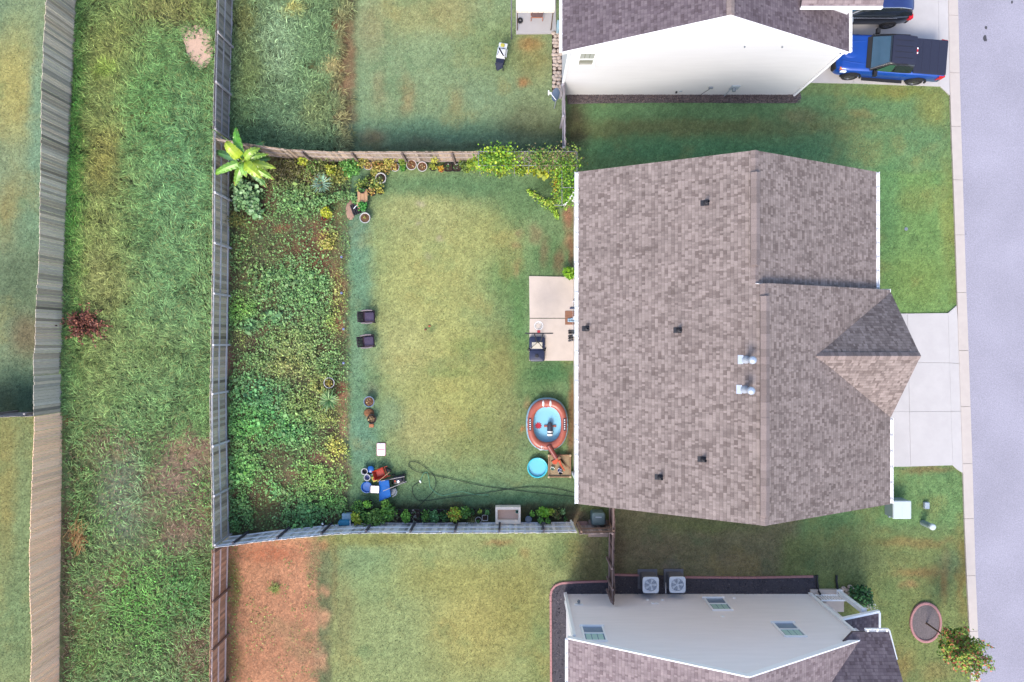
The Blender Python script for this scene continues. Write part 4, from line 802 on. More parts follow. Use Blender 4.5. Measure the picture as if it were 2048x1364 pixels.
def capmat():
    m, t, b = base('cap_shingles', .95, 0, .15); at = nd(t, 'ShaderNodeAttribute', attribute_name='Col')
    nz = nd(t, 'ShaderNodeTexNoise', i_Scale=30, i_Detail=5); tc = nd(t, 'ShaderNodeTexCoord'); t.links.new(tc.outputs['Object'], nz.inputs['Vector'])
    r = nd(t, 'ShaderNodeValToRGB'); r.color_ramp.elements[0].color = S(138, 122, 120); r.color_ramp.elements[1].color = S(196, 178, 172); t.links.new(nz.outputs[0], r.inputs[0])
    t.links.new(mix(t, 'MULTIPLY', 1.0, r.outputs[0], at.outputs['Color']), b.inputs['Base Color']); return m
CAPC = capmat()

# ---- the shingled house in the middle
XE = 2.85; RX1, RZ1, XF1 = 9.24, 8.60, 15.62; XF2 = 16.25; XR1, XR2 = 9.24, 9.55
sl_ = (RZ1-HE)/(RX1-XE); RZ2 = HE+sl_*(XR2-XE)
YN = (682-343.5)/K(HE); YS = -(1008-682)/K(HE); YM = (682-580.5)/K(HE)
A = thing('house', (9, 0, 0), 'large house in the middle with a brown grey shingle roof and a small front gable', 'house')
mb = MB(); wx0, wx1 = XE+.26, XF1-.3
wall_prism(mb, [(wx0, -.1), (wx1, -.1), (wx1, HE-.02), (XR1, RZ1-.3), (wx0, HE-.02)], YM, YN-.12)
wall_prism(mb, [(wx0, -.1), (XF2-.3, -.1), (XF2-.3, HE-.02), (XR2, RZ2-.32), (wx0, HE-.02)], YS+.12, YM-.003)
mb.build('wall', CREAM, A)
mb = MB()
mb.slab([(XE, YS, HE), (XE, YM, HE), (XR2, YM, RZ2), (XR2, YS, RZ2)], .14)
mb.slab([(XE, YM, HE), (XE, YN, HE), (XR1, YN, RZ1), (XR1, YM, RZ1)], .14)
mb.slab([(XR1, YM, RZ1), (XR1, YN, RZ1), (XF1, YN, HE), (XF1, YM, HE)], .14)
zf = lambda X: RZ2-(X-XR2)*sl_
mb.slab([(XR2, YS, RZ2), (XR2, YM+.02, RZ2), (XF2-.05, YM+.02, zf(XF2-.05)), (XF2-.05, YS, zf(XF2-.05))], .14)
roofA = mb.build('roof', SH_A, A)
mb = MB()  # side of the step between the two front slopes
mb.hexa([(XR1, YM, RZ1-.1), (XF1, YM, HE-.1), (XF1, YM+.015, HE-.1), (XR1, YM+.015, RZ1-.1)], [(XR1, YM, RZ1+.12), (XF1, YM, zf(XF1)-.145), (XF1, YM+.015, zf(XF1)-.145), (XR1, YM+.015, RZ1+.12)]); mb.build('step_flashing', SH_A if False else WHITE, A)
ridge_cap(roofA, (XR1, YN, RZ1), (XR1, YM+.02, RZ1), sl_); ridge_cap(roofA, (XR2, YM, RZ2), (XR2, YS, RZ2), sl_)
ridge_vent(roofA, P(1512, 345, RZ1).xy.to_3d()+Vector((XR1-P(1512, 345, RZ1).x, 0, RZ1)), (XR1, P(0, 531, RZ1).y, RZ1), sl_)
ridge_vent(roofA, (XR2, P(0, 592, RZ2).y, RZ2), (XR2, P(0, 1032, RZ2).y, RZ2), sl_)
# front gable
GY = (682-712)/K(7.42); G0 = GY+2.68; G1 = GY-2.68; gs = .80; GZ = HE+2.68*gs
gx0 = XR2+(RZ2-GZ)/sl_+.0
mb = MB(); xa = lambda z: XR2+(RZ2-z)/sl_
GXF = 16.22
mb.slab([(xa(GZ)-.02, GY, GZ+.02), (GXF, GY, GZ+.02), (GXF, G0, HE+.02), (xa(HE)-.02, G0, HE+.02)], .12)
mb.slab([(GXF, GY, GZ+.02), (xa(GZ)-.02, GY, GZ+.02), (xa(HE)-.02, G1, HE+.02), (GXF, G1, HE+.02)], .12)
gr = mb.build('gable_roof', SH_A, A)
ridge_cap(gr, (xa(GZ)-.02, GY, GZ+.02), (GXF, GY, GZ+.02), gs)
mb = MB(); mb.hexa([(GXF-.35, G1+.1, -.1), (GXF-.2, G1+.1, -.1), (GXF-.2, G0-.1, -.1), (GXF-.35, G0-.1, -.1)], [(GXF-.35, G1+.1, HE-.12), (GXF-.2, G1+.1, HE-.12), (GXF-.2, G0-.1, HE-.12), (GXF-.35, G0-.1, HE-.12)])
n = mb.add([(GXF-.35, G1+.1, HE-.119), (GXF-.35, G0-.1, HE-.119), (GXF-.35, GY, GZ-.25), (GXF-.2, G1+.1, HE-.119), (GXF-.2, G0-.1, HE-.119), (GXF-.2, GY, GZ-.25)])
for f in ((0, 1, 2), (5, 4, 3), (0, 3, 4, 1), (1, 4, 5, 2), (2, 5, 3, 0)): mb.face([n+i for i in f])
mb.build('gable_wall', CREAM, A)
mb = MB(); gutter(mb, (XE-.005, YS, HE), (XE-.005, YN, HE), (-1, 0, 0), .15); mb.build('gutter', WHITE, A)
mb = MB(); gutter(mb, (XF1+.005, YM+.05, HE), (XF1+.005, YN, HE), (1, 0, 0), .13); mb.build('gutter', WHITE, A)
mb = MB(); gutter(mb, (XF2-.03, YS, HE-.02), (XF2-.03, G1-.02, HE-.02), (1, 0, 0), .13); mb.build('gutter', WHITE, A)
mb = MB(); gutter(mb, (XF1+.15, G0+.005, HE+.02), (GXF, G0+.005, HE+.02), (0, 1, 0), .13); mb.build('gutter', WHITE, A)
for yy, kx_ in ((YN-.2, 0), (YS+.35, 0)):
    mb = MB(); mb.box((wx0-.06, yy, .1), (.08, .1, HE-.75)); mb.tube([(wx0-.06, yy, HE-.67), (XE-.08, yy, HE-.14)], .045, 6); mb.build('downspout', WHITE, A)
for y0, y1, z0, z1 in ((445, 520, 3.4, 4.8), (445, 520, .9, 2.2), (912, 955, 3.4, 4.8), (730, 790, 3.5, 4.7)):
    ya, yb = P(0, y0, z1).y, P(0, y1, z1).y; m = (ya+yb)/2; hw = abs(ya-yb)/2; mb = MB()
    for (a, b, c, d) in ((m-hw, m-hw+.07, z0, z1), (m+hw-.07, m+hw, z0, z1), (m-hw+.07, m+hw-.07, z1-.07, z1), (m-hw+.07, m+hw-.07, z0, z0+.07), (m-.03, m+.03, z0+.07, z1-.07)):
        mb.hexa([(wx0-.05, a, c), (wx0-.003, a, c), (wx0-.003, b, c), (wx0-.05, b, c)], [(wx0-.05, a, d), (wx0-.003, a, d), (wx0-.003, b, d), (wx0-.05, b, d)])
    f = mb.build('window', WHITE, A); mb = MB(); mb.hexa([(wx0-.02, m-hw+.07, z0+.07), (wx0-.002, m-hw+.07, z0+.07), (wx0-.002, m+hw-.07, z0+.07), (wx0-.02, m+hw-.07, z0+.07)], [(wx0-.02, m-hw+.07, z1-.07), (wx0-.002, m-hw+.07, z1-.07), (wx0-.002, m+hw-.07, z1-.07), (wx0-.02, m+hw-.07, z1-.07)]); mb.build('pane', GLASS, f)
mb = MB(); yd = P(0, 636, 1).y; mb.hexa([(wx0-.04, yd-.9, .05), (wx0-.003, yd-.9, .05), (wx0-.003, yd+.9, .05), (wx0-.04, yd+.9, .05)], [(wx0-.04, yd-.9, 2.1), (wx0-.003, yd-.9, 2.1), (wx0-.003, yd+.9, 2.1), (wx0-.04, yd+.9, 2.1)])
d_ = mb.build('patio_door', WHITE, A); mb = MB()
for s in (-.45, .45): mb.hexa([(wx0-.045, yd+s-.36, .2), (wx0-.041, yd+s-.36, .2), (wx0-.041, yd+s+.36, .2), (wx0-.045, yd+s+.36, .2)], [(wx0-.045, yd+s-.36, 2.0), (wx0-.041, yd+s-.36, 2.0), (wx0-.041, yd+s+.36, 2.0), (wx0-.045, yd+s+.36, 2.0)])
mb.build('pane', GLASS, d_)
mb = MB(); yl = P(0, 600, 2).y; mb.box((wx0-.03, yl, 2.05), (.05, .12, .2)); mb.lathe((wx0-.12, yl, 1.98), [(.02, .22), (.07, .16), (.06, .0)], 10, cap1=True); mb.build('wall_lamp', DARK, A)
# vents through the roof
def pipe_boot(px, py):
    X = P(px, py, 7).x
    for _ in range(4): z = HE+sl_*(X-XE); X = P(px, py, z+.25).x
    z = HE+sl_*(X-XE); y = P(px, py, z+.25).y; ca = math.atan(sl_); mb = MB()
    q = lambda dx, dy, up=0: (X+dx, y+dy, z+dx*sl_+up)
    mb.hexa([q(-.20, -.11, .004), q(.10, -.11, .004), q(.10, .11, .004), q(-.20, .11, .004)], [q(-.20, -.11, .016), q(.10, -.11, .016), q(.10, .11, .016), q(-.20, .11, .016)])
    f = mb.build('vent_pipe', DARK, A); mb = MB(); mb.lathe((X, y, z), [(.12, .0), (.075, .14), (.05, .15), (.05, .34), (.038, .34), (.038, .2)], 14, cap1=True); mb.build('collar', DARK, f)
for p in ((1416, 403), (1361, 660), (1175, 657), (1410, 921), (1323, 957)): pipe_boot(*p)
def flue(px, py):
    X = P(px, py, 7).x
    for _ in range(4): z = HE+sl_*(X-XE); X = P(px, py, z+.5).x
    z = HE+sl_*(X-XE); y = P(px, py, z+.5).y; mb = MB(); q = lambda dx, dy, up=0: (X+dx, y+dy, z+dx*sl_+up)
    mb.hexa([q(-.30, -.17, .004), q(-.12, -.17, .004), q(-.12, .17, .004), q(-.30, .17, .004)], [q(-.30, -.17, .014), q(-.12, -.17, .014), q(-.12, .17, .014), q(-.30, .17, .014)])
    f = mb.build('flue', GALV, A); mb = MB(); mb.lathe((X, y, z-.05), [(.17, 0), (.10, .18), (.085, .2), (.085, .56), (.13, .56), (.15, .60), (.15, .70), (.11, .76), (.02, .79)], 18, cap1=True); mb.build('flue_cap', GALV, f, smooth=True)
flue(1503, 720); flue(1500, 781)

# ---- white house above
BY = 12.46; B0, B1 = 2.16, 14.45; BR = 8.32; BZ = HE+.49*(BR-B0)+.0
BZ = H-F/((682-27)/(BY-.02)); sB = (BZ-HE)/(BR-B0)
Bh = thing('house', (8.3, BY, 0), 'white sided house at the top edge with a dark shingle roof', 'house')
mb = MB(); wall_prism(mb, [(2.52, -.1), (14.2, -.1), (14.2, HE-.03), (BR, BZ-.2), (2.52, HE-.03)], BY, 30); mb.build('wall', WSID, Bh)
mb = MB(); mb.slab([(B0, BY-.06, HE), (B0, 30.1, HE), (BR, 30.1, BZ), (BR, BY-.06, BZ)], .13); mb.slab([(BR, BY-.06, BZ), (BR, 30.1, BZ), (B1, 30.1, HE), (B1, BY-.06, HE)], .13)
rB = mb.build('roof', SH_B, Bh); ridge_cap(rB, (BR, BY-.06, BZ), (BR, 22, BZ), sB)
mb = MB()
for x0, z0, x1, z1 in ((B0, HE, BR, BZ), (BR, BZ, B1, HE)):
    mb.hexa([(x0, BY-.085, z0-.24), (x1, BY-.085, z1-.24), (x1, BY-.062, z1-.24), (x0, BY-.062, z0-.24)], [(x0, BY-.085, z0-.01), (x1, BY-.085, z1-.01), (x1, BY-.062, z1-.01), (x0, BY-.062, z0-.01)])
mb.build('fascia', WHITE, Bh)
mb = MB(); gutter(mb, (B0-.005, BY-.06, HE), (B0-.005, 24, HE), (-1, 0, 0), .12); mb.build('gutter', WHITE, Bh)
mb = MB(); gutter(mb, (B1+.005, BY-.06, HE), (B1+.005, 24, HE), (1, 0, 0), .12); mb.build('gutter', WHITE, Bh)
mb = MB(); mb.box((14.26, BY-.03, 0), (.1, .1, HE-.4)); mb.tube([(14.26, BY-.03, HE-.42), (14.5, BY+.05, HE-.12)], .045, 6); mb.build('downspout', WHITE, Bh)
mb = MB(); mb.box((2.46, BY-.02, 0), (.1, .1, HE-.4)); mb.build('corner_board', WHITE, Bh)
def wallw(px, py, Y, side=-1):    # pixel on a wall of constant Y -> X, Z
    k = (682-py)/Y; return (px-1024)/k, H-F/k
x_, z_ = wallw(1153, 129, BY); x2_, z2_ = wallw(1192, 103.5, BY); x3_, _ = wallw(1187, 129, BY)
window(Bh, (x_+x3_)/2, z_, abs(x3_-x_)-.14, z2_-z_-.05, BY-.001, -1, glass=M('glass_warm', S(176, 176, 160), .2, var=.2, scale=2, spec=.6))
# side dormer with a white cheek
mb = MB(); mb.slab([(11.7, 13.55, 6.93), (15.0, 13.55, 6.93), (15.0, 17, 8.6), (11.7, 17, 8.6)], .12); mb.build('dormer_roof', SH_C, Bh)
mb = MB(); wall_prism(mb, [(12.3, 4.5), (14.32, 4.5), (14.32, 7.0), (12.3, 7.0)], 13.95, 17); mb.build('dormer_wall', WSID, Bh)
mb = MB(); mb.hexa([(11.7, 13.47, 6.80), (15.0, 13.47, 6.80), (15.0, 13.545, 6.80), (11.7, 13.545, 6.80)], [(11.7, 13.47, 6.95), (15.0, 13.47, 6.95), (15.0, 13.545, 6.95), (11.7, 13.545, 6.95)]); mb.build('fascia', WHITE, Bh)
GREYB = M('utility_grey', S(150, 162, 172), .5, var=.1)
def wallbox(par, px, py, Y, w_, h_, d, mat, name, o=-1):
    X, Z = wallw(px, py, Y); mb = MB(); ya, yb = sorted((Y+o*.004, Y+o*d)); mb.hexa([(X-w_/2, ya, Z), (X+w_/2, ya, Z), (X+w_/2, yb, Z), (X-w_/2, yb, Z)], [(X-w_/2, ya, Z+h_), (X+w_/2, ya, Z+h_), (X+w_/2, yb, Z+h_), (X-w_/2, yb, Z+h_)]); return mb.build(name, mat, par), X, Z
o_, X_, Z_ = wallbox(Bh, 1466, 178, BY, .42, .5, .05, M('pale_panel', S(200, 214, 226), .5, var=.05), 'meter_panel')
mb = MB(); mb.tube([(X_-.02, BY-.05, Z_+.22), (X_-.02, BY-.2, Z_+.22)], .09, 12); mb.build('meter', GREYB, o_)
mb = MB(); mb.tube([(X_-.15, BY-.06, Z_), (X_-.2, BY-.08, .05)], .02, 6); mb.build('conduit', M('pale_panel'), o_)
o_, X_, Z_ = wallbox(Bh, 1421, 175, BY, .2, .12, .08, GREYB, 'cable_box'); mb = MB(); mb.tube([(X_, BY-.05, Z_), (X_-.3, BY-.06, .05)], .012, 6); mb.build('cable', DARK, o_)
o_, X_, Z_ = wallbox(Bh, 1352, 184, BY, .08, .12, .08, DARK, 'hose_tap')
wallbox(Bh, 1361, 183, BY, .14, .12, .03, M('pale_panel'), 'outlet_cover')
for px in (1489, 1564): wallbox(Bh, px, 93, BY, .06, .05, .06, GREYB, 'wall_vent')

# ---- beige house below
CY = -12.80; C0, C1 = 2.41, 15.15; CR = 9.0; CZ = H-F/((1355-682)/12.76); sC1 = (CZ-HE)/(CR-C0); sC2 = (CZ-HE)/(C1-CR)
Ch = thing('house', (9, CY, 0), 'beige sided house at the bottom edge with windows, white trim and a porch', 'house')
mb = MB(); wall_prism(mb, [(2.74, -.1), (15.0, -.1), (15.0, HE-.03), (CR, CZ-.2), (2.74, HE-.03)], -30, CY); mb.build('wall', BEIG, Ch)
mb = MB(); mb.slab([(C0, CY+.02, HE), (C0, -30, HE), (CR, -30, CZ), (CR, CY+.02, CZ)], .13); mb.slab([(CR, CY+.02, CZ), (CR, -30, CZ), (C1, -30, HE), (C1, CY+.02, HE)], .13)
rC = mb.build('roof', SH_C, Ch)
mb = MB()
for x0, z0, x1, z1 in ((C0, HE, CR, CZ), (CR, CZ, C1, HE)):
    mb.hexa([(x0, CY+.022, z0-.26), (x1, CY+.022, z1-.26), (x1, CY+.07, z1-.26), (x0, CY+.07, z0-.26)], [(x0, CY+.022, z0+.01), (x1, CY+.022, z1+.01), (x1, CY+.07, z1+.01), (x0, CY+.07, z0+.01)])
mb.build('fascia', WHITE, Ch)
mb = MB(); gutter(mb, (C0-.005, -24, HE), (C0-.005, CY+.02, HE), (-1, 0, 0), .12); mb.build('gutter', WHITE, Ch)
mb = MB(); mb.box((2.70, CY+.03, 0), (.14, .14, HE-.3)); mb.build('corner_board', WHITE, Ch)
mb = MB(); mb.box((2.70, CY-.35, .1), (.1, .1, HE-.5)); mb.build('downspout', WHITE, Ch)
mb = MB(); mb.box((15.05, CY+.03, 0), (.13, .13, HE-.3)); mb.build('corner_board', WHITE, Ch)
GLB = M('glass_blue', S(140, 160, 184, 1.5), .12, var=.12, scale=2, spec=.8); BLT = M('blind_teal', S(180, 214, 206, 1.5), .5, var=.12, scale=4)
for (xa_, ya_), (xb_, yb_) in (((1172, 1254), (1204, 1283)), ((1417, 1197.5), (1456, 1221)), ((1553, 1247), (1605, 1274))):
    # first corner is the foot, second the top of the window
    X0, Z0 = wallw(xa_, ya_, CY); X1, Z1 = wallw(xb_-8, yb_, CY); xl, _ = wallw(xa_-5, ya_, CY)
    cxs = {1172: 3.62, 1417: 10.06, 1553: 12.0}[xa_]
    w2 = .86; f = window(Ch, cxs if False else (wallw((xa_+xb_)/2, (ya_+yb_)/2, CY)[0]), Z0, w2, Z1-Z0-.05, CY+.001, 1, False, GLB)
    X = wallw((xa_+xb_)/2, (ya_+yb_)/2, CY)[0]; mb = MB(); z0 = Z0+(Z1-Z0)*.5+.03; zt = Z1-.12
    for k in range(3): x0 = X-w2/2+.04+k*(w2-.08)/3; mb.hexa([(x0+.015, CY+.024, z0), (x0+.24, CY+.024, z0), (x0+.24, CY+.032, z0), (x0+.015, CY+.032, z0)], [(x0+.015, CY+.024, zt), (x0+.24, CY+.024, zt), (x0+.24, CY+.032, zt), (x0+.015, CY+.032, zt)])
    mb.build('blind', BLT, f)
for px, py in ((1467, 1195), (1444, 1232), (1294, 1199), (1305, 1206), (1313, 1206), (1324, 1199)): wallbox(Ch, px, py, CY, .14, .13, .04, WHITE, 'outlet_cover', 1)
o_, X_, Z_ = wallbox(Ch, 1157, 1207, CY, .42, .22, .03, WHITE, 'light_plate', 1); mb = MB(); mb.lathe((X_, CY+.14, Z_), [(.06, .2), (.08, .1), (.05, .0)], 12, cap0=True); mb.build('lamp', GREYB, o_)
# front gable and porch at the right end
g0 = -(1264-682)/K(HE); gy = g0-3.6; gz = HE+3.6*.66
mb = MB(); mb.slab([(C1-.55, g0, HE+.01), (16.15, g0, HE+.01), (16.15, gy, gz), (CR+.8, gy, gz), (C1-3.0, g0-1.6, HE+1.06)], .12); mb.slab([(16.15, gy, gz), (CR+.8, gy, gz), (CR+.8, gy-3.6, HE), (16.15, gy-3.6, HE)], .12); mb.build('gable_roof', SH_B, Ch)
mb = MB(); gutter(mb, (C1+.02, g0+.005, HE), (16.15, g0+.005, HE), (0, 1, 0), .12); mb.hexa([(16.152, g0-.9, HE+.35), (16.19, g0-.9, HE+.35), (16.19, g0+.1, HE-.14), (16.152, g0+.1, HE-.14)], [(16.152, g0-.9, HE+.6), (16.19, g0-.9, HE+.6), (16.19, g0+.1, HE+.02), (16.152, g0+.1, HE+.02)]); mb.build('gutter', WHITE, Ch)
mb = MB(); mb.hexa([(15.003, -30, -.1), (15.85, -30, -.1), (15.85, g0-.75, -.1), (15.003, g0-.75, -.1)], [(15.003, -30, HE-.13), (15.85, -30, HE-.13), (15.85, g0-.75, HE-.13), (15.003, g0-.75, HE-.13)]); mb.build('front_wall', BEIG, Ch)
ph = 2.75; pa = P(1757, 1222, ph)
mb = MB(); mb.slab([(15.08, pa.y-.25, ph+.55), (15.08, g0-1.2, ph+.55), (pa.x, g0-1.2, ph), (pa.x, pa.y-.1, ph)], .1); mb.build('porch_roof', SH_B, Ch)
mb = MB(); mb.hexa([(15.08, pa.y-.23, ph+.40), (pa.x+.05, pa.y-.08, ph-.15), (pa.x+.05, pa.y+.02, ph-.15), (15.08, pa.y-.13, ph+.40)], [(15.08, pa.y-.23, ph+.58), (pa.x+.05, pa.y-.08, ph+.03), (pa.x+.05, pa.y+.02, ph+.03), (15.08, pa.y-.13, ph+.58)])
mb.hexa([(pa.x+.005, g0-1.2, ph-.13), (pa.x+.1, g0-1.2, ph-.13), (pa.x+.1, pa.y, ph-.13), (pa.x+.005, pa.y, ph-.13)], [(pa.x+.005, g0-1.2, ph+.02), (pa.x+.1, g0-1.2, ph+.02), (pa.x+.1, pa.y-.09, ph+.02), (pa.x+.005, pa.y-.09, ph+.02)]); mb.build('porch_fascia', WHITE, Ch)
pp = P(1677, 1181); mb = MB(); mb.box((pp.x-.02, pp.y-.05, 0), (.2, .2, ph-.2)); mb.box((pp.x-.02, pp.y-.05, 0), (.28, .28, .18)); mb.box((pp.x-.02, pp.y-.05, ph-.34), (.27, .27, .12)); mb.build('porch_post', WHITE, Ch)
mb = MB(); mb.hexa([(15.07, g0-1.2, -.05), (16.75, g0-1.2, -.05), (16.75, CY+.25, -.05), (15.07, CY+.25, -.05)], [(15.07, g0-1.2, .12), (16.75, g0-1.2, .12), (16.75, CY+.25, .12), (15.07, CY+.25, .12)]); mb.build('porch_floor', CONC2, Ch)
mb = MB()
for i in range(9): mb.box((15.35+i*.13, CY+.02, .2), (.035, .035, .7))
mb.box((15.85, CY+.02, .9), (1.2, .07, .05)); mb.box((15.85, CY+.02, .2), (1.2, .06, .04)); mb.build('porch_rail', WHITE, Ch)
for px in (1633, 1672):
    q0 = P(px+4, 1182, .1); mb = MB(); mb.tube([(q0.x, q0.y-.1, .3), (q0.x, q0.y+.02, .08), (q0.x-.02, q0.y+.25, .06), (q0.x-.06, q0.y+.5, .06), (q0.x-.05, q0.y+.78, .05)], .055, 8); mb.build('drain_pipe', BLACKP, Ch)

# ---------------------------------------------------------------- vehicles (local axes: x forward, y left, wheels on z=0)
def loft(mb, secs, close=True):
    """secs: list of (x, [(y,z)...]) half outline from bottom centre side to top, mirrored"""
    idx = []
    for x, pr in secs:
        pts = [(x, y, z) for y, z in pr]+[(x, -y, z) for y, z in reversed(pr)]; idx.append(mb.add(pts)); m = len(pts)
    for a, b in zip(idx, idx[1:]):
        for i in range(m): j = (i+1) % m; mb.face([a+i, b+i, b+j, a+j])
    mb.face([idx[0]+i for i in range(m)]); mb.face([idx[-1]+i for i in reversed(range(m))])
def paint(name, col, rough=.28):
    m, t, b = base(name, rough, .25, .5); tc = nd(t, 'ShaderNodeTexCoord'); nz = nd(t, 'ShaderNodeTexNoise', i_Scale=2.5, i_Detail=5); t.links.new(tc.outputs['Object'], nz.inputs['Vector'])
    r = nd(t, 'ShaderNodeValToRGB'); r.color_ramp.elements[0].color = tuple(c*.8 for c in col[:3])+(1,); r.color_ramp.elements[1].color = tuple(min(1, c*1.15) for c in col[:3])+(1,); t.links.new(nz.outputs[0], r.inputs[0]); t.links.new(r.outputs[0], b.inputs['Base Color'])
    b.inputs['Coat Weight'].default_value = .7; b.inputs['Coat Roughness'].default_value = .08; return m
BLUE = paint('blue_paint', S(20, 92, 205, 1.0)); NAVY = M('tonneau_vinyl', S(62, 66, 92, .75), .6, var=.15, scale=30, bump=.2, bscale=200)
CARG = M('car_glass', S(86, 122, 150, .9), .05, var=.2, scale=2, spec=.9); DGL = M('dark_glass', (.012, .016, .02, 1), .06, var=.2, spec=.9); TYRE = M('tyre', (.018, .018, .02, 1), .8, var=.2); RIM = M('rim', (.12, .12, .13, 1), .35, .7, var=.1)
ARCH = M('arch_plastic', (.015, .015, .017, 1), .7, var=.2); CHROME = M('chrome', (.7, .7, .72, 1), .2, .9, var=.05); RED = M('red_lens', (.5, .01, .02, 1), .25, var=.1); LAMP = M('lamp_glass', (.75, .78, .8, 1), .15, var=.1); ORNG = M('amber', (.6, .16, .04, 1), .3)
def wheels(root, xs, half, r=.39, wd=.26):
    for x in xs:
        for s in (1, -1):
            y = s*(half-wd/2); mb = MB(); n = 28; pr = [(r*.62, -wd/2), (r*.93, -wd/2), (r, -wd*.35), (r, wd*.35), (r*.93, wd/2), (r*.62, wd/2)]; idx = []
            for rr, o in pr: idx.append(mb.add([(x+rr*math.cos(2*math.pi*k/n), y+o, r+rr*math.sin(2*math.pi*k/n)) for k in range(n)]))
            for a, b in zip(idx, idx[1:]):
                for k in range(n): j = (k+1) % n; mb.face([a+k, b+k, b+j, a+j])
            wv = mb.build('wheel', TYRE, root, local=True); mb = MB()
            yo = y+s*wd*.30; c0 = mb.add([(x, yo+s*.03, r)]); ro = mb.add([(x+r*.62*math.cos(2*math.pi*k/n), yo+s*.05, r+r*.62*math.sin(2*math.pi*k/n)) for k in range(n)]); ri = mb.add([(x+r*.5*math.cos(2*math.pi*k/n), yo, r+r*.5*math.sin(2*math.pi*k/n)) for k in range(n)])
            for k in range(n): j = (k+1) % n; mb.face([ro+k, ro+j, ri+j, ri+k]); mb.face([ri+k, ri+j, c0])
            for k in range(6): a = k*math.pi/3; mb.hexa([(x+.04*math.cos(a+d), yo+s*(.005), r+.04*math.sin(a+d)) for d in (-1.2, 1.2)]+[(x+r*.55*math.cos(a+d), yo+s*.005, r+r*.55*math.sin(a+d)) for d in (.12, -.12)], [(x+.04*math.cos(a+d), yo+s*(.045), r+.04*math.sin(a+d)) for d in (-1.2, 1.2)]+[(x+r*.55*math.cos(a+d), yo+s*.045, r+r*.55*math.sin(a+d)) for d in (.12, -.12)])
            mb.build('rim', RIM, wv, local=True)
    for o in kids(root): pass
def part(mb, name, mat, root, smooth=False): return mb.build(name, mat, root, smooth, local=True)
fx, fy, _ = P(1691, 158); rx_, ry_, _ = P(1817, 168)
ang = math.atan2(fy-ry_, fx-rx_); mid_ = Vector(((fx+rx_)/2, (fy+ry_)/2, 0)); left = Vector((-math.sin(ang), math.cos(ang), 0))
cen = mid_-left*.86   # the near wheels are on the truck's left
T = thing('pickup_truck', (cen.x, cen.y, .04), 'blue pickup truck with a flat dark bed cover on the driveway', 'pickup truck', rz=ang)
W_ = .93
def sec(x, hw, zb, zt, zs=None, rr=.08): zs = zs or (zb+zt)/2; return (x, [(hw*.80, zb), (hw*.97, zb+.10), (hw, zs), (hw*.97, zt-rr), (hw*.92, zt-rr*.35), (hw*.80, zt)])
mb = MB(); loft(mb, [sec(2.58, .70, .45, .92), sec(2.50, .84, .36, 1.00), sec(2.30, .90, .33, 1.08), sec(1.9, W_, .33, 1.12), sec(1.35, W_, .33, 1.17), sec(.98, W_, .33, 1.2), sec(.2, W_, .34, 1.2), sec(-.92, W_, .34, 1.2), sec(-1.0, W_, .36, 1.22), sec(-2.6, W_*.99, .42, 1.24), sec(-2.66, W_*.95, .46, 1.2)])
body = part(mb, 'body', BLUE, T, True)
mb = MB()
for s in (1, -1): mb.tube([(2.35, s*.42, 1.085), (1.9, s*.5, 1.125), (1.2, s*.56, 1.17)], .03, 6)
mb.blob((1.75, 0, 1.10), (.62, .34, .055), 16, 6); part(mb, 'hood', BLUE, T, True)
cab = [(.98, [(.78, 1.18), (.80, 1.2)]), ]
mb = MB()
def g(x, h0, h1, z1): return (x, [(h0, 1.15), (h0-.01, 1.2), (h1+.02, z1-.05), (h1-.03, z1-.005), (h1-.15, z1)])
mb2 = MB(); loft(mb2, [g(1.02, .86, .84, 1.22), g(.35, .865, .70, 1.74), g(.12, .865, .70, 1.80), g(-.5, .865, .70, 1.81), g(-.85, .86, .71, 1.76), g(-1.0, .85, .80, 1.25)]); part(mb2, 'cab', DGL, T, True)
mb = MB(); loft(mb, [(.30, [(.66, 1.765), (.64, 1.80), (.5, 1.815)]), (.1, [(.70, 1.78), (.68, 1.83), (.5, 1.845)]), (-.55, [(.70, 1.78), (.68, 1.83), (.5, 1.848)]), (-.86, [(.69, 1.74), (.67, 1.79), (.5, 1.81)])]); rf_ = part(mb, 'roof', NAVY, T, True)
mb = MB(); [mb.box((-.25, y, 1.846), (.85, .012, .008)) for y in (-.42, -.14, .14, .42)]; part(mb, 'roof_rib', ARCH, rf_)
mb = MB(); mb.poly([(1.0, -.76, 1.245), (1.0, .76, 1.245), (.38, .62, 1.745), (.38, -.62, 1.745)]); mb.poly([(1.0, -.76, 1.24), (.38, -.62, 1.74), (.38, .62, 1.74), (1.0, .76, 1.24)]); part(mb, 'windshield', CARG, T)
mb = MB(); mb.hexa([(1.22, -.74, 1.185), (1.22, .74, 1.185), (1.02, .80, 1.21), (1.02, -.80, 1.21)], [(1.22, -.74, 1.20), (1.22, .74, 1.20), (1.02, .80, 1.235), (1.02, -.80, 1.235)]); part(mb, 'cowl', ARCH, T)
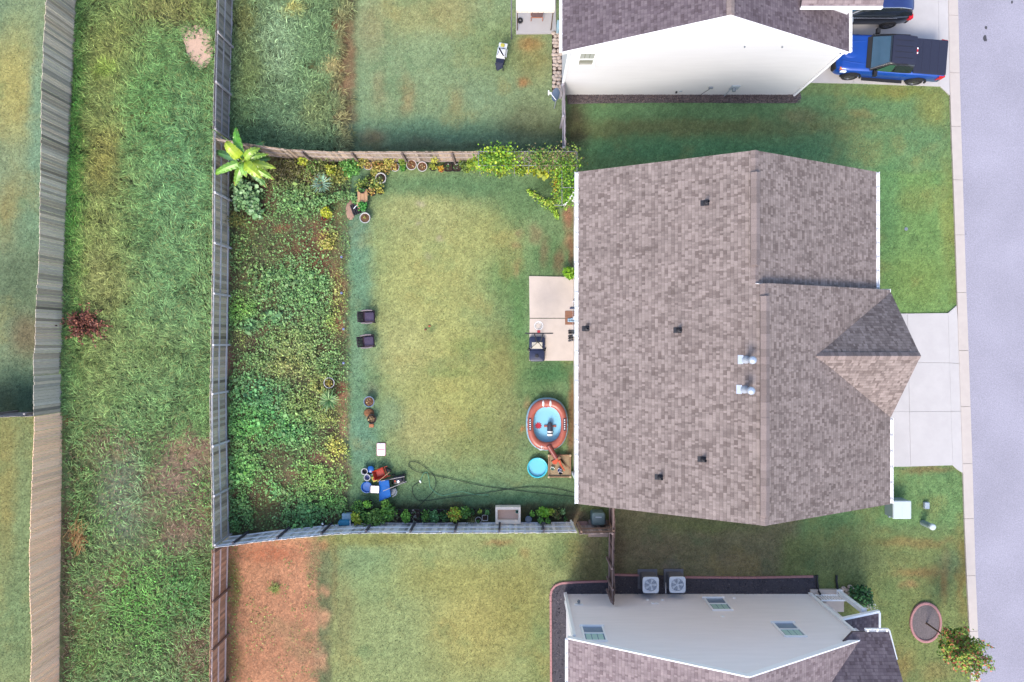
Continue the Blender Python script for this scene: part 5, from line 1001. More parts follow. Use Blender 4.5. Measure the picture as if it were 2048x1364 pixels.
for s in (1, -1):
    for i, (x0, x1) in enumerate(((.78, .02), (-.08, -.78))):
        t0 = min(1, (1.02-x0)/.65); mb = MB(); zt = 1.68; y0, y1 = s*.882, s*.745
        a = [(x0, y0, 1.24), (x1, y0, 1.24), (x1 if i == 0 else x1+.1, y1, zt), ((.30 if i == 0 else x0), y1, zt)]
        if s > 0: a.reverse()
        mb.poly(a); o = part(mb, 'side_window', M('window_green', S(70, 120, 96, .8), .08, spec=.8) if (i == 0) else DGL, T)
    mb = MB(); mb.box((.80, s*1.04, 1.18), (.16, .24, .18)); mb.box((.83, s*.93, 1.2), (.06, .1, .05)); part(mb, 'mirror', ARCH, T)
    mb = MB(); mb.tube([(1.02, s*.875, 1.235), (.35, s*.715, 1.745), (-.5, s*.715, 1.80)], .022, 6); part(mb, 'pillar', BLUE if False else CHROME if False else ARCH, T)
    mb = MB(); mb.hexa([(2.53, s*.55, .80), (2.3, s*.91, .80), (2.05, s*.935, .84), (2.45, s*.5, .84)], [(2.47, s*.55, .99), (2.3, s*.89, .99), (2.06, s*.925, 1.02), (2.4, s*.5, 1.03)]); hl = part(mb, 'headlight', LAMP, T)
    mb = MB(); mb.box((2.32, s*.80, .93), (.16, .12, .12)); part(mb, 'indicator', ORNG, hl)
    mb = MB(); mb.hexa([(-2.40, s*.93, .8), (-2.67, s*.90, .8), (-2.67, s*.70, .8), (-2.40, s*.80, .8)], [(-2.40, s*.935, 1.19), (-2.67, s*.905, 1.19), (-2.67, s*.72, 1.19), (-2.40, s*.8, 1.19)]); part(mb, 'tail_light', RED, T)
    for x in (1.62, -1.62):
        mb = MB(); pts = [(x+.52*math.cos(a), .42+.52*math.sin(a)) for a in np.linspace(0, math.pi, 13)]; pin = [(x+.44*math.cos(a), .42+.44*math.sin(a)) for a in np.linspace(0, math.pi, 13)]
        for (a, b), (c, d), (a2, b2), (c2, d2) in zip(pts, pts[1:], pin, pin[1:]):
            mb.hexa([(a, s*.90, b), (c, s*.90, d), (c2, s*.90, d2), (a2, s*.90, b2)], [(a, s*.975, b), (c, s*.975, d), (c2, s*.975, d2), (a2, s*.975, b2)])
        part(mb, 'wheel_arch', ARCH, T)
    mb = MB(); mb.box((0, s*.95, .34), (2.0, .16, .07)); part(mb, 'side_step', ARCH, T)
    for x in (.12, -.82):
        mb = MB(); mb.box((x, s*.945, .98), (.16, .03, .03)); part(mb, 'door_handle', BLUE, T)
mb = MB(); mb.rbox((-1.84, 0, 1.235), (1.62, 1.70, .05), .06); [mb.box((-1.84+d, 0, 1.286), (.012, 1.6, .004)) for d in (-.4, .0, .4)]; part(mb, 'bed_cover', NAVY, T)
mb = MB(); mb.box((-.90, 0, 1.745), (.05, .30, .04)); tl = part(mb, 'roof_lamp', RED, T); mb = MB(); mb.box((-.905, .11, 1.787), (.05, .07, .01)); mb.box((-.905, -.11, 1.787), (.05, .07, .01)); part(mb, 'lens', LAMP, tl)
mb = MB(); mb.rbox((2.52, 0, .5), (.22, 1.55, .42), .08); mb.rbox((-2.68, 0, .45), (.18, 1.7, .22), .05); part(mb, 'bumper', ARCH, T)
wheels(T, (1.62, -1.62), .955, .39, .27)
# the dark vehicle beside it
q0 = P(1774, 59); V = thing('parked_suv', (17.25, q0.y+.95, .04), 'dark navy car parked beyond the blue pickup, cut by the top edge', 'car', rz=math.pi)
NAV = paint('navy_paint', S(52, 72, 140, 1.0), .3); GLO = paint('black_paint', (.016, .018, .024, 1), .2); W_ = .94
mb = MB(); loft(mb, [sec(2.35, .78, .4, .95), sec(2.2, .88, .34, 1.05), sec(1.3, W_, .32, 1.14), sec(.7, W_, .32, 1.18), sec(-1.8, W_, .34, 1.16), sec(-2.25, .90, .38, 1.10), sec(-2.42, .80, .45, 1.0)]); part(mb, 'body', GLO, V, True)
mb = MB(); loft(mb, [g(.95, .88, .86, 1.2), g(.25, .88, .72, 1.70), g(-.1, .88, .72, 1.78), g(-1.5, .87, .71, 1.76), g(-1.95, .84, .72, 1.66), g(-2.3, .82, .78, 1.15)]); part(mb, 'cabin', DGL, V, True)
mb = MB(); loft(mb, [(.18, [(.70, 1.72), (.68, 1.76), (.5, 1.775)]), (-.1, [(.74, 1.75), (.72, 1.80), (.5, 1.815)]), (-1.5, [(.73, 1.74), (.71, 1.79), (.5, 1.805)]), (-2.0, [(.74, 1.63), (.70, 1.69), (.5, 1.71)]), (-2.15, [(.72, 1.5), (.68, 1.58), (.5, 1.6)])]); part(mb, 'roof', NAV, V, True)
mb = MB(); mb.poly([(.94, -.8, 1.22), (.94, .8, 1.22), (.26, .64, 1.715), (.26, -.64, 1.715)]); mb.poly([(.94, -.8, 1.215), (.26, -.64, 1.71), (.26, .64, 1.71), (.94, .8, 1.215)]); part(mb, 'windshield', CARG, V)
for s in (1, -1):
    mb = MB(); mb.box((.72, s*1.05, 1.15), (.18, .22, .15)); mb.box((.75, s*.95, 1.17), (.06, .1, .05)); part(mb, 'mirror', GREYB, V)
    mb = MB(); mb.tube([(.95, s*.885, 1.215), (.25, s*.735, 1.72), (-.1, s*.735, 1.78), (-1.5, s*.725, 1.765), (-2.0, s*.735, 1.66)], .02, 6); part(mb, 'roof_rail', CHROME, V)
    mb = MB(); mb.box((-.4, s*.955, 1.17), (2.3, .02, .02)); part(mb, 'trim', CHROME, V)
    mb = MB(); mb.box((-2.3, s*.8, .85), (.2, .2, .25)); part(mb, 'tail_light', RED, V)
    mb = MB(); mb.box((2.22, s*.72, .85), (.2, .3, .15)); part(mb, 'headlight', LAMP, V)
mb = MB(); mb.rbox((-2.36, 0, .42), (.24, 1.7, .3), .08); mb.rbox((2.3, 0, .4), (.24, 1.6, .3), .08); part(mb, 'bumper', ARCH, V)
wheels(V, (1.42, -1.55), .96, .38, .26)
# ---------------------------------------------------------------- plants
BARK = M('bark', S(120, 96, 78), .9, var=.3, scale=12, bump=.5); SOIL = M('potting_soil', S(92, 72, 62, .7), .95, var=.6, scale=30, bump=.8, bscale=60, detail=7)
STEM = M('stem_green', S(120, 150, 80), .7, var=.2)
def cloud(par, c, d, n, size, cols, name='foliage', tilt=.55, asp=.7, shell=.5):
    """leaves filling an ellipsoid dome of half sizes d round c"""
    c = np.array(c, float); u = rng.normal(0, 1, (n, 3)); u /= np.linalg.norm(u, axis=1)[:, None]; r = rng.uniform(0, 1, n)**shell
    k = 1+.35*(fbm(u[:, 0]*9+c[0]*7, u[:, 1]*9+c[1]*7, 5, 3, 2)-.5)*2
    pts = c+u*r[:, None]*k[:, None]*np.array(d); pts[:, 2] = np.maximum(pts[:, 2], .03)
    C = np.array([S(*q)[:3] for q in cols])[rng.integers(0, len(cols), n)]*rng.normal(1, .18, n).clip(.5, 1.6)[:, None]
    V, q, t, cc = leafs(pts, rng.uniform(*size, n), C, tilt, asp); return npmesh(name, V, q, t, cc, LM, par)
def stems(par, c, n, r, h, rad=.008):
    mb = MB()
    for i in range(n):
        a = random.uniform(0, 6.28); k = random.uniform(.3, 1)*r; mb.tube([(c[0], c[1], c[2]), (c[0]+k*.5*math.cos(a), c[1]+k*.5*math.sin(a), c[2]+h*.6), (c[0]+k*math.cos(a), c[1]+k*math.sin(a), c[2]+h)], rad, 5, rad*.5)
    return mb.build('stem', STEM, par)
def plant(name, px, py, r, h, n, size, cols, label, cat='plant', group=None, asp=.7, nst=7, tilt=.55, flat=.75):
    c = P(px, py, h*.6); t = thing(name, (c.x, c.y, 0), label, cat, group)
    stems(t, (c.x, c.y, 0), nst, r*.7, h*.8); cloud(t, (c.x, c.y, h*.55), (r, r, h*.5), n, size, cols, asp=asp, tilt=tilt); return t
G1 = [(96, 168, 66), (130, 196, 70), (72, 136, 56)]; GY = [(196, 206, 66), (160, 190, 60), (216, 214, 92)]; GD = [(70, 120, 60), (94, 150, 76), (52, 92, 50)]
GO = [(196, 178, 84), (214, 186, 110), (150, 150, 70), (186, 130, 70)]; GB = [(110, 168, 116), (136, 190, 136), (86, 140, 96)]; RB = [(150, 92, 76), (126, 70, 60), (190, 124, 98), (104, 60, 52)]
# banana plant
bc = P(486, 322, 2.05); t = thing('banana_plant', (bc.x, bc.y, 0), 'tall banana plant with broad bright green leaves in the fence corner', 'banana plant')
mb = MB(); mb.tube([(bc.x+.05, bc.y-.02, 0), (bc.x+.03, bc.y, .7), (bc.x, bc.y, 1.5), (bc.x, bc.y, 2.05)], .13, 12, .06); mb.build('trunk', M('banana_stem', S(160, 170, 100), .6, var=.3, stretch=(8, 8, 1)), t, smooth=True)
BANM = M('banana_leaf', rough=.35, var=.12, scale=4, vc=True, spec=.5)
LV = [(375, 80, 2.4, .46, (120, 196, 60)), (405, 160, 2.2, .40, (96, 170, 56)), (275, 225, 2.7, .56, (196, 222, 64)), (128, 308, 1.7, .42, (88, 140, 78)), (128, 560, 1.9, .44, (140, 196, 70)), (352, 670, 1.7, .46, (130, 180, 64)), (480, 585, 2.3, .42, (150, 206, 84)), (640, 600, 2.6, .54, (190, 220, 60)), (684, 690, 1.6, .42, (110, 160, 74)), (760, 608, 1.8, .42, (160, 206, 70)), (774, 492, 2.0, .44, (186, 216, 70)), (722, 392, 1.6, .42, (96, 150, 70)), (655, 215, 1.7, .48, (110, 168, 84)), (620, 290, 2.4, .44, (172, 210, 76)), (700, 350, 2.1, .36, (150, 196, 66))]
for lx, ly, hz, wd, col in LV:
    px, py = 400+lx/5.05, 240+ly/5.05; tip = P(px, py, hz-.35); b0 = Vector((bc.x, bc.y, 2.0)); L = (tip-b0).length; d = (tip-b0); d.z = 0; d.normalize(); s = Vector((-d.y, d.x, 0)); mb = MB(); n = 22; rows = []
    for i in range(n+1):
        u = i/n; p = b0.lerp(tip, u); p.z += .42*math.sin(math.pi*min(1, u*.9))*(hz-1.4); w_ = wd*.5*(max(0, math.sin(math.pi*(.10+.90*u)**.8)))**.6 if u > .14 else .025
        if i == n: w_ = .01
        tear = random.uniform(.84, 1.04) if u > .2 else 1; wav = .025*math.sin(i*2.3+lx)
        rows.append((p, w_*tear, wav))
    k0 = rows[0]
    idx = [mb.add([p+s*w_+Vector((0, 0, -.30*w_+wv)), p+s*w_*.5+Vector((0, 0, -.02-.06*w_)), p+Vector((0, 0, .012)), p-s*w_*.5+Vector((0, 0, -.02-.06*w_)), p-s*w_+Vector((0, 0, -.30*w_-wv))]) for p, w_, wv in rows]
    for i, (a, b) in enumerate(zip(idx, idx[1:])):
        for j in range(4):
            k = random.uniform(.88, 1.08)*(.92 if j in (0, 3) else 1.05); cc = S(*col); cc = (cc[0]*k, cc[1]*k, cc[2]*k, 1)
            if j in (0, 3) and i > n-4 and random.random() < .5: cc = S(186, 160, 84)
            mb.col = cc; mb.face([a+j, b+j, b+j+1, a+j+1])
    mb.build('leaf', BANM, t)
    # no rib mesh: the fold of the leaf gives the midrib
def yucca(px, py, r, n, cols, label):
    c = P(px, py, .35); t = thing('yucca', (c.x, c.y, 0), label, 'yucca', 'spiky yuccas in the bed')
    B = np.tile([[c.x, c.y, .34]], (n, 1)); C = np.array([S(*q)[:3] for q in cols])[rng.integers(0, len(cols), n)]*rng.uniform(.8, 1.2, (n, 1))
    V, q, tt, cc = blades(B, np.linspace(0, 6.283*3, n)+rng.normal(0, .06, n), r*rng.uniform(.75, 1.12, n), np.full(n, .055), rng.uniform(.15, 1.1, n), C, 1.1, .25); npmesh('leaf_rosette', V, q, tt, cc, GM, t)
    mb = MB(); mb.lathe((c.x, c.y, 0), [(.09, 0), (.07, .2), (.02, .26)], 10); mb.build('stem', STEM, t)
yucca(644.5, 368, .62, 66, [(160, 206, 172), (196, 226, 200), (130, 176, 142)], 'spiky blue green yucca near the banana plant')
yucca(658.6, 800, .62, 66, [(146, 190, 120), (186, 214, 150), (110, 160, 96)], 'spiky light green yucca below the round white rimmed pot')
plant('okra_plant', 492, 396, .75, .8, 330, (.12, .26), [(150, 196, 130), (128, 178, 112), (176, 212, 156)], 'pale green broad leaved plant under the banana plant', asp=.85)
plant('okra_plant', 478, 372, .45, .7, 120, (.12, .24), [(150, 196, 130), (128, 178, 112), (176, 212, 156)], 'small pale leafy plant between the fence and the banana leaves', asp=.85)
plant('okra_plant', 512, 424, .4, .6, 90, (.12, .24), [(150, 196, 130), (138, 188, 122), (186, 222, 166)], 'pale leafy plant on bare soil below the broad leaved plant', asp=.85)
plant('shrub', 470, 440, .5, .8, 420, (.05, .11), [(116, 130, 66), (96, 112, 58), (146, 140, 70)], 'olive bush against the fence beside the bed', 'bush', asp=.4)
plant('shrub', 605, 322, .22, .9, 110, (.08, .15), GY, 'bright yellow green sprig against the tan fence', 'bush')
plant('shrub', 640, 345, .8, .8, 1000, (.05, .12), [(130, 150, 86), (104, 124, 70), (160, 170, 96), (110, 84, 62)], 'large mixed olive bush behind the upper yucca', 'bush')
plant('shrub', 662, 342, .3, .9, 160, (.07, .14), GY, 'yellow green bush in the middle of the olive bush', 'bush')
plant('shrub', 702, 335, .5, .8, 480, (.06, .14), [(110, 180, 84), (140, 204, 96), (84, 146, 64)], 'bright green leafy bush by the fence next to the first orange pot', 'bush')
plant('shrub', 560, 338, .8, .55, 700, (.04, .09), [(96, 92, 64), (76, 72, 52), (120, 112, 74)], 'dark scrubby bush right of the banana plant', 'bush')
plant('shrub', 655, 488, .35, .5, 240, (.06, .13), [(206, 196, 90), (180, 186, 80), (220, 206, 120)], 'yellow leaved bush at the right edge of the bed', 'bush')
plant('shrub', 1139, 545, .34, .9, 420, (.06, .13), [(150, 206, 40), (176, 224, 56), (120, 176, 40)], 'bright lime green shrub at the upper corner of the patio', 'shrub')
t = thing('red_shrub', P(172, 650), 'reddish brown leafy bush beside the far left fence', 'bush'); c = P(172, 650)
mb = MB()
sp_ = []
for i in range(60):
    a = random.uniform(0, 6.28); L = random.uniform(.6, 1.5)*(1.1 if math.cos(a) > 0 else .7); mb.tube([(c.x, c.y, .02), (c.x+L*.5*math.cos(a), c.y+L*.5*math.sin(a)*.8, .3), (c.x+L*math.cos(a), c.y+L*math.sin(a)*.8, random.uniform(.1, .7))], .012, 5, .004); sp_ += [(c.x+L*u*math.cos(a)+random.gauss(0, .04), c.y+L*u*math.sin(a)*.8+random.gauss(0, .04), .1+.45*u+random.gauss(0, .05)) for u in np.linspace(.25, 1.05, 16)]
mb.build('branches', M('red_twig', S(96, 58, 56), .8, var=.3), t); cloud(t, (c.x, c.y, .3), (.8, .65, .35), 420, (.06, .13), RB, tilt=.6)
sp_ = np.array(sp_); V, q, tr_, cc = leafs(sp_, rng.uniform(.07, .14, len(sp_)), np.array([S(*k)[:3] for k in RB])[rng.integers(0, 4, len(sp_))]*rng.uniform(.6, 1.4, (len(sp_), 1)), .6, .6); npmesh('leaves', V, q, tr_, cc, LM, t)
def sticks(name, px, py, rx, ry, n, cols, label, ang0=1.57, sd=.35, L=(.5, 1.3), rad=.012):
    c = P(px, py); t = thing(name, c, label, name.replace('_', ' ')); mb = MB()
    for i in range(n):
        a = ang0+random.gauss(0, sd); l = random.uniform(*L)/2; x = c.x+random.gauss(0, rx*.4); y = c.y+random.gauss(0, ry*.4); z = random.uniform(.02, .25); mb.col = S(*random.choice(cols), random.uniform(.8, 1.2)); dz = random.uniform(-.08, .08)
        mb.tube([(x-l*math.cos(a), y-l*math.sin(a), max(.02, z-dz)), (x+random.uniform(-.05, .05), y, z+.03), (x+l*math.cos(a), y+l*math.sin(a), max(.02, z+dz))], rad, 5, rad*.6)
    mb.build('stick', WOODX, t); return t
sticks('stick_pile', 158, 1070, .5, .9, 60, [(200, 150, 96), (176, 124, 80), (214, 172, 120)], 'pile of thin orange brown sticks by the tan fence', 1.45, .5)
for px, py, r, n, cols, lab in ((690, 140, .36, 150, [(206, 196, 136), (186, 170, 112)], 'pale straw coloured grass tuft in the upper yard'),):
    c = P(665, 138); B = np.tile([[c.x, c.y, .03]], (n, 1)); C = np.array([S(*q)[:3] for q in cols])[rng.integers(0, 2, n)]
    V, q, tt, cc = blades(B, rng.uniform(0, 6.28, n), r*rng.uniform(.7, 1.2, n), np.full(n, .02), rng.uniform(.3, 1.2, n), C); tag(npmesh('straw_tuft', V, q, tt, cc, GM), lab, 'grass tuft')
for px, py, r, hh, n, cols, lab in ((550, 1176, .34, .35, 130, [(150, 170, 84), (176, 180, 100)], 'green grassy weed in the middle of the orange clay'), (592, 20, .35, .4, 120, [(190, 186, 104), (170, 170, 90)], 'yellowish grass tuft near the top of the upper yard')):
    c = P(px, py); B = np.tile([[c.x, c.y, .0]], (n, 1))+rng.normal(0, .09, (n, 3))*[1, 1, 0]; C = np.array([S(*q)[:3] for q in cols])[rng.integers(0, 2, n)]*rng.uniform(.7, 1.2, (n, 1))
    V, q, tt, cc = blades(B, rng.uniform(0, 6.28, n), r*rng.uniform(.6, 1.2, n), np.full(n, .022), rng.uniform(.3, 1.2, n), C); tag(npmesh('grass_tuft', V, q, tt, cc, GM), lab, 'grass tuft')
# young street tree
tb = P(1852, 1246); t = thing('young_tree', tb, 'young tree with green and reddish leaves in the oval mulch ring', 'tree')
tt_ = P(1932, 1296, 2.6); tt_ = Vector((tb.x+.15, tb.y-.1, 3.6)); mb = MB(); mb.tube([tb, (tb.x+.02, tb.y-.02, .9), (tb.x+.05, tb.y-.05, 1.9), (tb.x+.08, tb.y-.05, 3.0), tt_], .045, 8, .015); mb.build('trunk', BARK, t)
pts_ = []; mb = MB()
for i in range(40):
    z = random.uniform(1.2, 3.5); a = i*2.4; L = (1.15-.22*abs(z-2.2))*random.uniform(.6, 1.05); e = Vector((tb.x+.06+L*.8*math.cos(a), tb.y-.05+L*.8*math.sin(a), z+L*.75)); mb.tube([(tb.x+.05, tb.y-.05, z), ((tb.x+.06+e.x)/2, (tb.y-.05+e.y)/2, z+L*.3), e], .016, 5, .005)
    for k in range(105): u = random.uniform(.25, 1.1); p = Vector((tb.x+.05, tb.y-.05, z)).lerp(e, u); pts_.append((p.x+random.gauss(0, .08), p.y+random.gauss(0, .08), p.z+random.gauss(0, .07)))
mb.build('branches', BARK, t); pts_ = np.array(pts_); n = len(pts_); hz = pts_[:, 2]; rr = rng.uniform(0, 1, n)
C = 1.3*np.where((rr < .15+.10*(hz > 2.6))[:, None], [S(206, 120, 84)[:3]], np.where((rr < .6)[:, None], [S(172, 192, 78)[:3]], [S(112, 152, 62)[:3]]))*rng.uniform(.7, 1.25, (n, 1))
V, q, tr_, cc = leafs(pts_, rng.uniform(.09, .17, n), C, .6, .5); npmesh('crown', V, q, tr_, cc, LM, t)
t = plant('shrub', 1724, 1192, .58, 1.1, 900, (.08, .17), [(60, 112, 60), (84, 146, 76), (46, 84, 48)], 'dark green shrub in front of the beige house porch', 'shrub')
c = P(1742, 1212, .4); cloud(t, (c.x, c.y, .4), (.3, .25, .2), 60, (.06, .1), [(220, 224, 214)], 'white_leaves')

# ---------------------------------------------------------------- stones
STONE = M('river_stone', S(214, 196, 184), .8, var=.3, scale=6, bump=.3)
def stone(px, py, rx, ry, label, group=None, col=None):
    c = P(px, py); mb = MB(); mb.blob((c.x, c.y, .04), (rx, ry, .09), 9, 6, .10); return tag(mb.build('stone', col or STONE, smooth=True), label, 'stone', group)
y = 66; k = 0
while y < 186:
    for x in ((1109.5, 1118.5) if k % 3 else (1107.5, 1114, 1121)):
        stone(x+random.uniform(-1.5, 1.5), y+random.uniform(-1.5, 1.5), random.uniform(.10, .15), random.uniform(.09, .13), 'pale river stone in the border along the white house', 'pale stones bordering the white house')
    y += random.uniform(6.4, 8.2); k += 1
for i, (x, y) in enumerate(((1686, 1176), (1693, 1180), (1699, 1173), (1705, 1178), (1690, 1188), (1700, 1185))): stone(x, y, .14, .11, 'rounded stone heaped by the porch post of the beige house', 'stones by the porch')
sheet('soil_strip', [(1104, 64), (1126, 64), (1128, 188), (1104, 188)], SOIL, .0)

# ---------------------------------------------------------------- pots, planters
PW = M('pot_white', (.46, .45, .44, 1), .5, var=.15); PT = M('pot_terracotta', S(206, 130, 96), .8, var=.2); PB = M('pot_black', (.02, .02, .022, 1), .6, var=.3); PBL = M('pot_blue_grey', S(140, 158, 190), .6, var=.15); PGN = M('pot_green', S(60, 92, 70), .6, var=.2); PPU = M('pot_purple', S(90, 60, 90), .6, var=.2); PRD = M('pot_red', S(206, 60, 54), .5, var=.15)
TERS = M('dry_leaf_soil', S(140, 104, 78, .8), .95, var=.5, scale=22, bump=.8, bscale=50, detail=6)
def pot(px, py, r, h, mat, label, rim=None, soil=SOIL, fol=None, group='potted plants', square=0, n=60, fr=None, fh=.25, size=(.06, .12), cat='plant pot', wd=None, rz=0):
    c = P(px, py, h); t = thing('plant_pot', (c.x, c.y, 0), label, cat, group); sy = 1 if wd is None else wd
    mb = MB(); mb.lathe((c.x, c.y, .0), [(r*.72, .01), (r*.95, h*.93), (r*.87, h*.93), (r*.82, h*.8)], 24, sy=sy, cap0=True, sq=square, rz=rz); mb.build('pot', mat, t, smooth=True)
    mb = MB(); mb.lathe((c.x, c.y, .0), [(r*.94, h*.90), (r, h*.91), (r, h), (r*.90, h), (r*.88, h*.93)], 24, sy=sy, sq=square, rz=rz); mb.build('rim', rim or mat, t, smooth=True)
    mb = MB(); mb.lathe((c.x, c.y, .0), [(r*.84, h*.86), (r*.4, h*.89), (.001, h*.9)], 18, sy=sy, sq=square, rz=rz); mb.build('soil', soil, t)
    if soil is TERS and not fol: cloud(t, (c.x, c.y, h*.95), (r*.7, r*.7*sy, .03), 26, (.05, .1), [(206, 160, 100), (170, 110, 76), (130, 84, 60), (190, 176, 130)], name='dry_leaves')
    if fol: cloud(t, (c.x, c.y, h+fh*.4), ((fr or r), (fr or r)*sy, fh*.7), n, size, fol)
    return t
pot(735.6, 331, .22, .3, PT, 'terracotta pot with a white rim under yellow leaves, nearest the bed', PW, TERS, GO, n=45)
plant('shrub', 752, 326, .45, .6, 170, (.06, .13), GO, 'sparse yellow and orange plant between two rimmed pots by the fence', 'plant')
pot(761.4, 356, .27, .4, PW, 'large white bucket pot with dark soil below the yellow plants', None, SOIL, [(130, 150, 90), (90, 110, 70)], n=25, fr=.15)
plant('shrub', 768, 336, .38, .5, 150, (.06, .12), GO, 'yellow orange plant above the large white bucket pot', 'plant')
pot(790, 334, .22, .3, PB, 'dark pot with a pale rim and yellowing plant by the fence', PW, TERS, GO, n=50)
pot(806.5, 336, .15, .2, PB, 'small pot with a green tufted plant left of two white rimmed pots', None, SOIL, G1, n=70, fr=.2)
pot(822.8, 329.5, .26, .3, PT, 'left one of the two white rimmed terracotta pots with dry leaves', PW, TERS)
pot(844.3, 333, .25, .3, PT, 'right one of the two white rimmed terracotta pots with dry leaves', PW, TERS)
pot(866, 334, .2, .3, PB, 'dark pot holding the tall yellow green plant against the fence', None, SOIL, [(190, 196, 76), (160, 176, 66)], n=60)
plant('shrub', 868, 314, .28, 1.2, 170, (.06, .13), [(206, 210, 80), (180, 196, 70), (226, 222, 110)], 'tall yellow green plant standing against the tan fence', 'plant')
pot(882, 338, .16, .25, PT, 'small terracotta pot with orange yellow flowers', None, SOIL, [(240, 180, 50), (226, 160, 50), (200, 190, 70)], n=50)
for x, lab in ((897, 'left black crate of pots by the tan fence'), (913, 'right black crate of pots by the tan fence')):
    pot(x, 334, .21, .26, PB, lab, None, SOIL, GD+[(190, 190, 180)], square=6, n=26, wd=1.1, size=(.04, .08), cat='planter')
pot(743.6, 384, .2, .3, PB, 'dark pot with yellowing leaves right of the plank table', None, SOIL, GO, n=60, fr=.24)
pot(760, 382, .17, .28, PB, 'dark pot with yellow leaves farthest right of the plank table', None, SOIL, [(200, 190, 80), (170, 170, 70)], n=50, fr=.2)
plant('shrub', 752, 368, .45, .55, 260, (.06, .12), [(150, 170, 80), (196, 196, 96), (110, 140, 66)], 'yellow green plant right of the plank table', 'plant')
plant('shrub', 722, 371, .36, .55, 200, (.06, .12), [(140, 170, 76), (176, 190, 90), (96, 130, 60)], 'green plant above the plank table', 'plant')
pot(735, 360, .2, .3, PB, 'dark pot hidden among leaves above the plank table', None, SOIL, [(130, 160, 70), (100, 130, 60)], n=40)
plank = M('plank_wood', S(222, 176, 136), .8, var=.25, scale=4, stretch=(10, 1, 1), bump=.2)
c = P(725, 391, .3); t = thing('plank_table', (c.x, c.y, 0), 'low tan plank table holding pots at the edge of the lawn', 'table')
mb = MB(); [mb.box((c.x+x, c.y, .28), (.155, .64, .03)) for x in (-.17, 0, .17)]; mb.build('tabletop', plank, t)
for sx in (-.18, .18):
    for sy in (-.26, .26): mb = MB(); mb.box((c.x+sx, c.y+sy, 0), (.05, .05, .278)); mb.build('leg', plank, t)
pt = pot(726.7, 384, .14, .2, PPU, 'small purple pot on the low plank table', None, SOIL, GD, n=30); pt.location.z = .311
c = P(713.5, 411, .35); t = thing('plank', (c.x, c.y, 0), 'sloping tan board between the plank table and the crate', 'board'); mb = MB(); mb.hexa([(c.x-.03, c.y-.25, .05), (c.x+.10, c.y-.25, .05), (c.x+.10, c.y+.25, .25), (c.x-.03, c.y+.25, .25)], [(c.x-.03, c.y-.25, .08), (c.x+.10, c.y-.25, .08), (c.x+.10, c.y+.25, .28), (c.x-.03, c.y+.25, .28)]); mb.build('board', plank, t)
pot(726.7, 413, .2, .3, PGN, 'pot of dense bright green basil below the plank table', None, SOIL, [(80, 170, 70), (110, 200, 90), (60, 136, 56)], n=170, fr=.27)
pot(729.7, 435.5, .265, .36, PW, 'white bucket pot with dry soil and pale fruit, lowest of the cluster', None, TERS, [(210, 210, 110)], n=10, fr=.12, fh=.1)
c = P(711, 419); t = thing('crate', c, 'tilted black slatted crate beside a mound of pinkish soil', 'crate'); ca = R(20)
mb = MB(); [mb.box((c.x+d*math.cos(ca), c.y+d*math.sin(ca), .03), (.05, .5, .16), ca) for d in (-.15, -.05, .05, .15)]; mb.box((c.x, c.y, .0), (.4, .54, .03), ca); mb.build('slats', BLACKP, t)
mb = MB(); mb.box((c.x+.02, c.y+.08, .191), (.22, .03, .01), ca+.5); mb.build('handle', WHITE, t)
mb = MB(); c = P(701, 420); mb.blob((c.x, c.y, 0), (.24, .5, .07), 16, 6, .04); tag(mb.build('soil_mound', M('pink_soil', S(196, 160, 140), .95, var=.3, scale=14, bump=.6)), 'low pinkish soil mound beside the tilted crate', 'soil mound')
pot(648, 436, .12, .2, PRD, 'small red pot under a bright yellow plant in the bed', None, SOIL)
plant('shrub', 651, 425, .3, .6, 200, (.07, .14), [(216, 224, 50), (190, 206, 50), (230, 230, 90)], 'bright yellow leafy plant in the small red pot', 'plant')
pot(658, 765.7, .27, .3, PB, 'round pot with a thin white rim inside the bed', PW, SOIL, [(190, 170, 70), (150, 140, 60)], n=40, fr=.2, fh=.2)
pot(737.8, 803.4, .27, .38, PBL, 'blue grey bucket standing alone on the lawn beside the bed', None, TERS)
pot(743.5, 838, .24, .3, PB, 'black pot with dry straw on the lawn', None, SOIL, [(206, 180, 120), (150, 120, 84)], n=24, fr=.16, size=(.05, .14))
mb = MB(); c = P(738, 825); mb.blob((c.x, c.y, 0), (.26, .22, .12), 14, 6, .05); tag(mb.build('soil_mound', M('brown_soil', S(160, 112, 78), .95, var=.35, scale=16, bump=.7)), 'brown soil mound behind the black pot on the lawn', 'soil mound')
mb = MB(); c = P(743, 851); mb.rbox((c.x, c.y, 0), (.24, .18, .07), .03); tag(mb.build('brick', M('brick_orange', S(206, 138, 100), .9, var=.25)), 'flat orange brick in the grass below the black pot', 'brick')
c = P(762.5, 898.6); t = thing('plastic_tray', c, 'white plastic tray with pink edge lying on the lawn', 'tray'); mb = MB(); mb.rbox((c.x, c.y, .0), (.42, .62, .05), .05); mb.build('tray', M('tray_white', (.68, .62, .64, 1), .5, var=.08), t); mb = MB(); mb.rbox((c.x, c.y, 0), (.46, .66, .022), .06); mb.box((c.x, c.y-.01, .051), (.36, .03, .012)); mb.build('rim', M('tray_pink', S(230, 130, 140), .5), t)
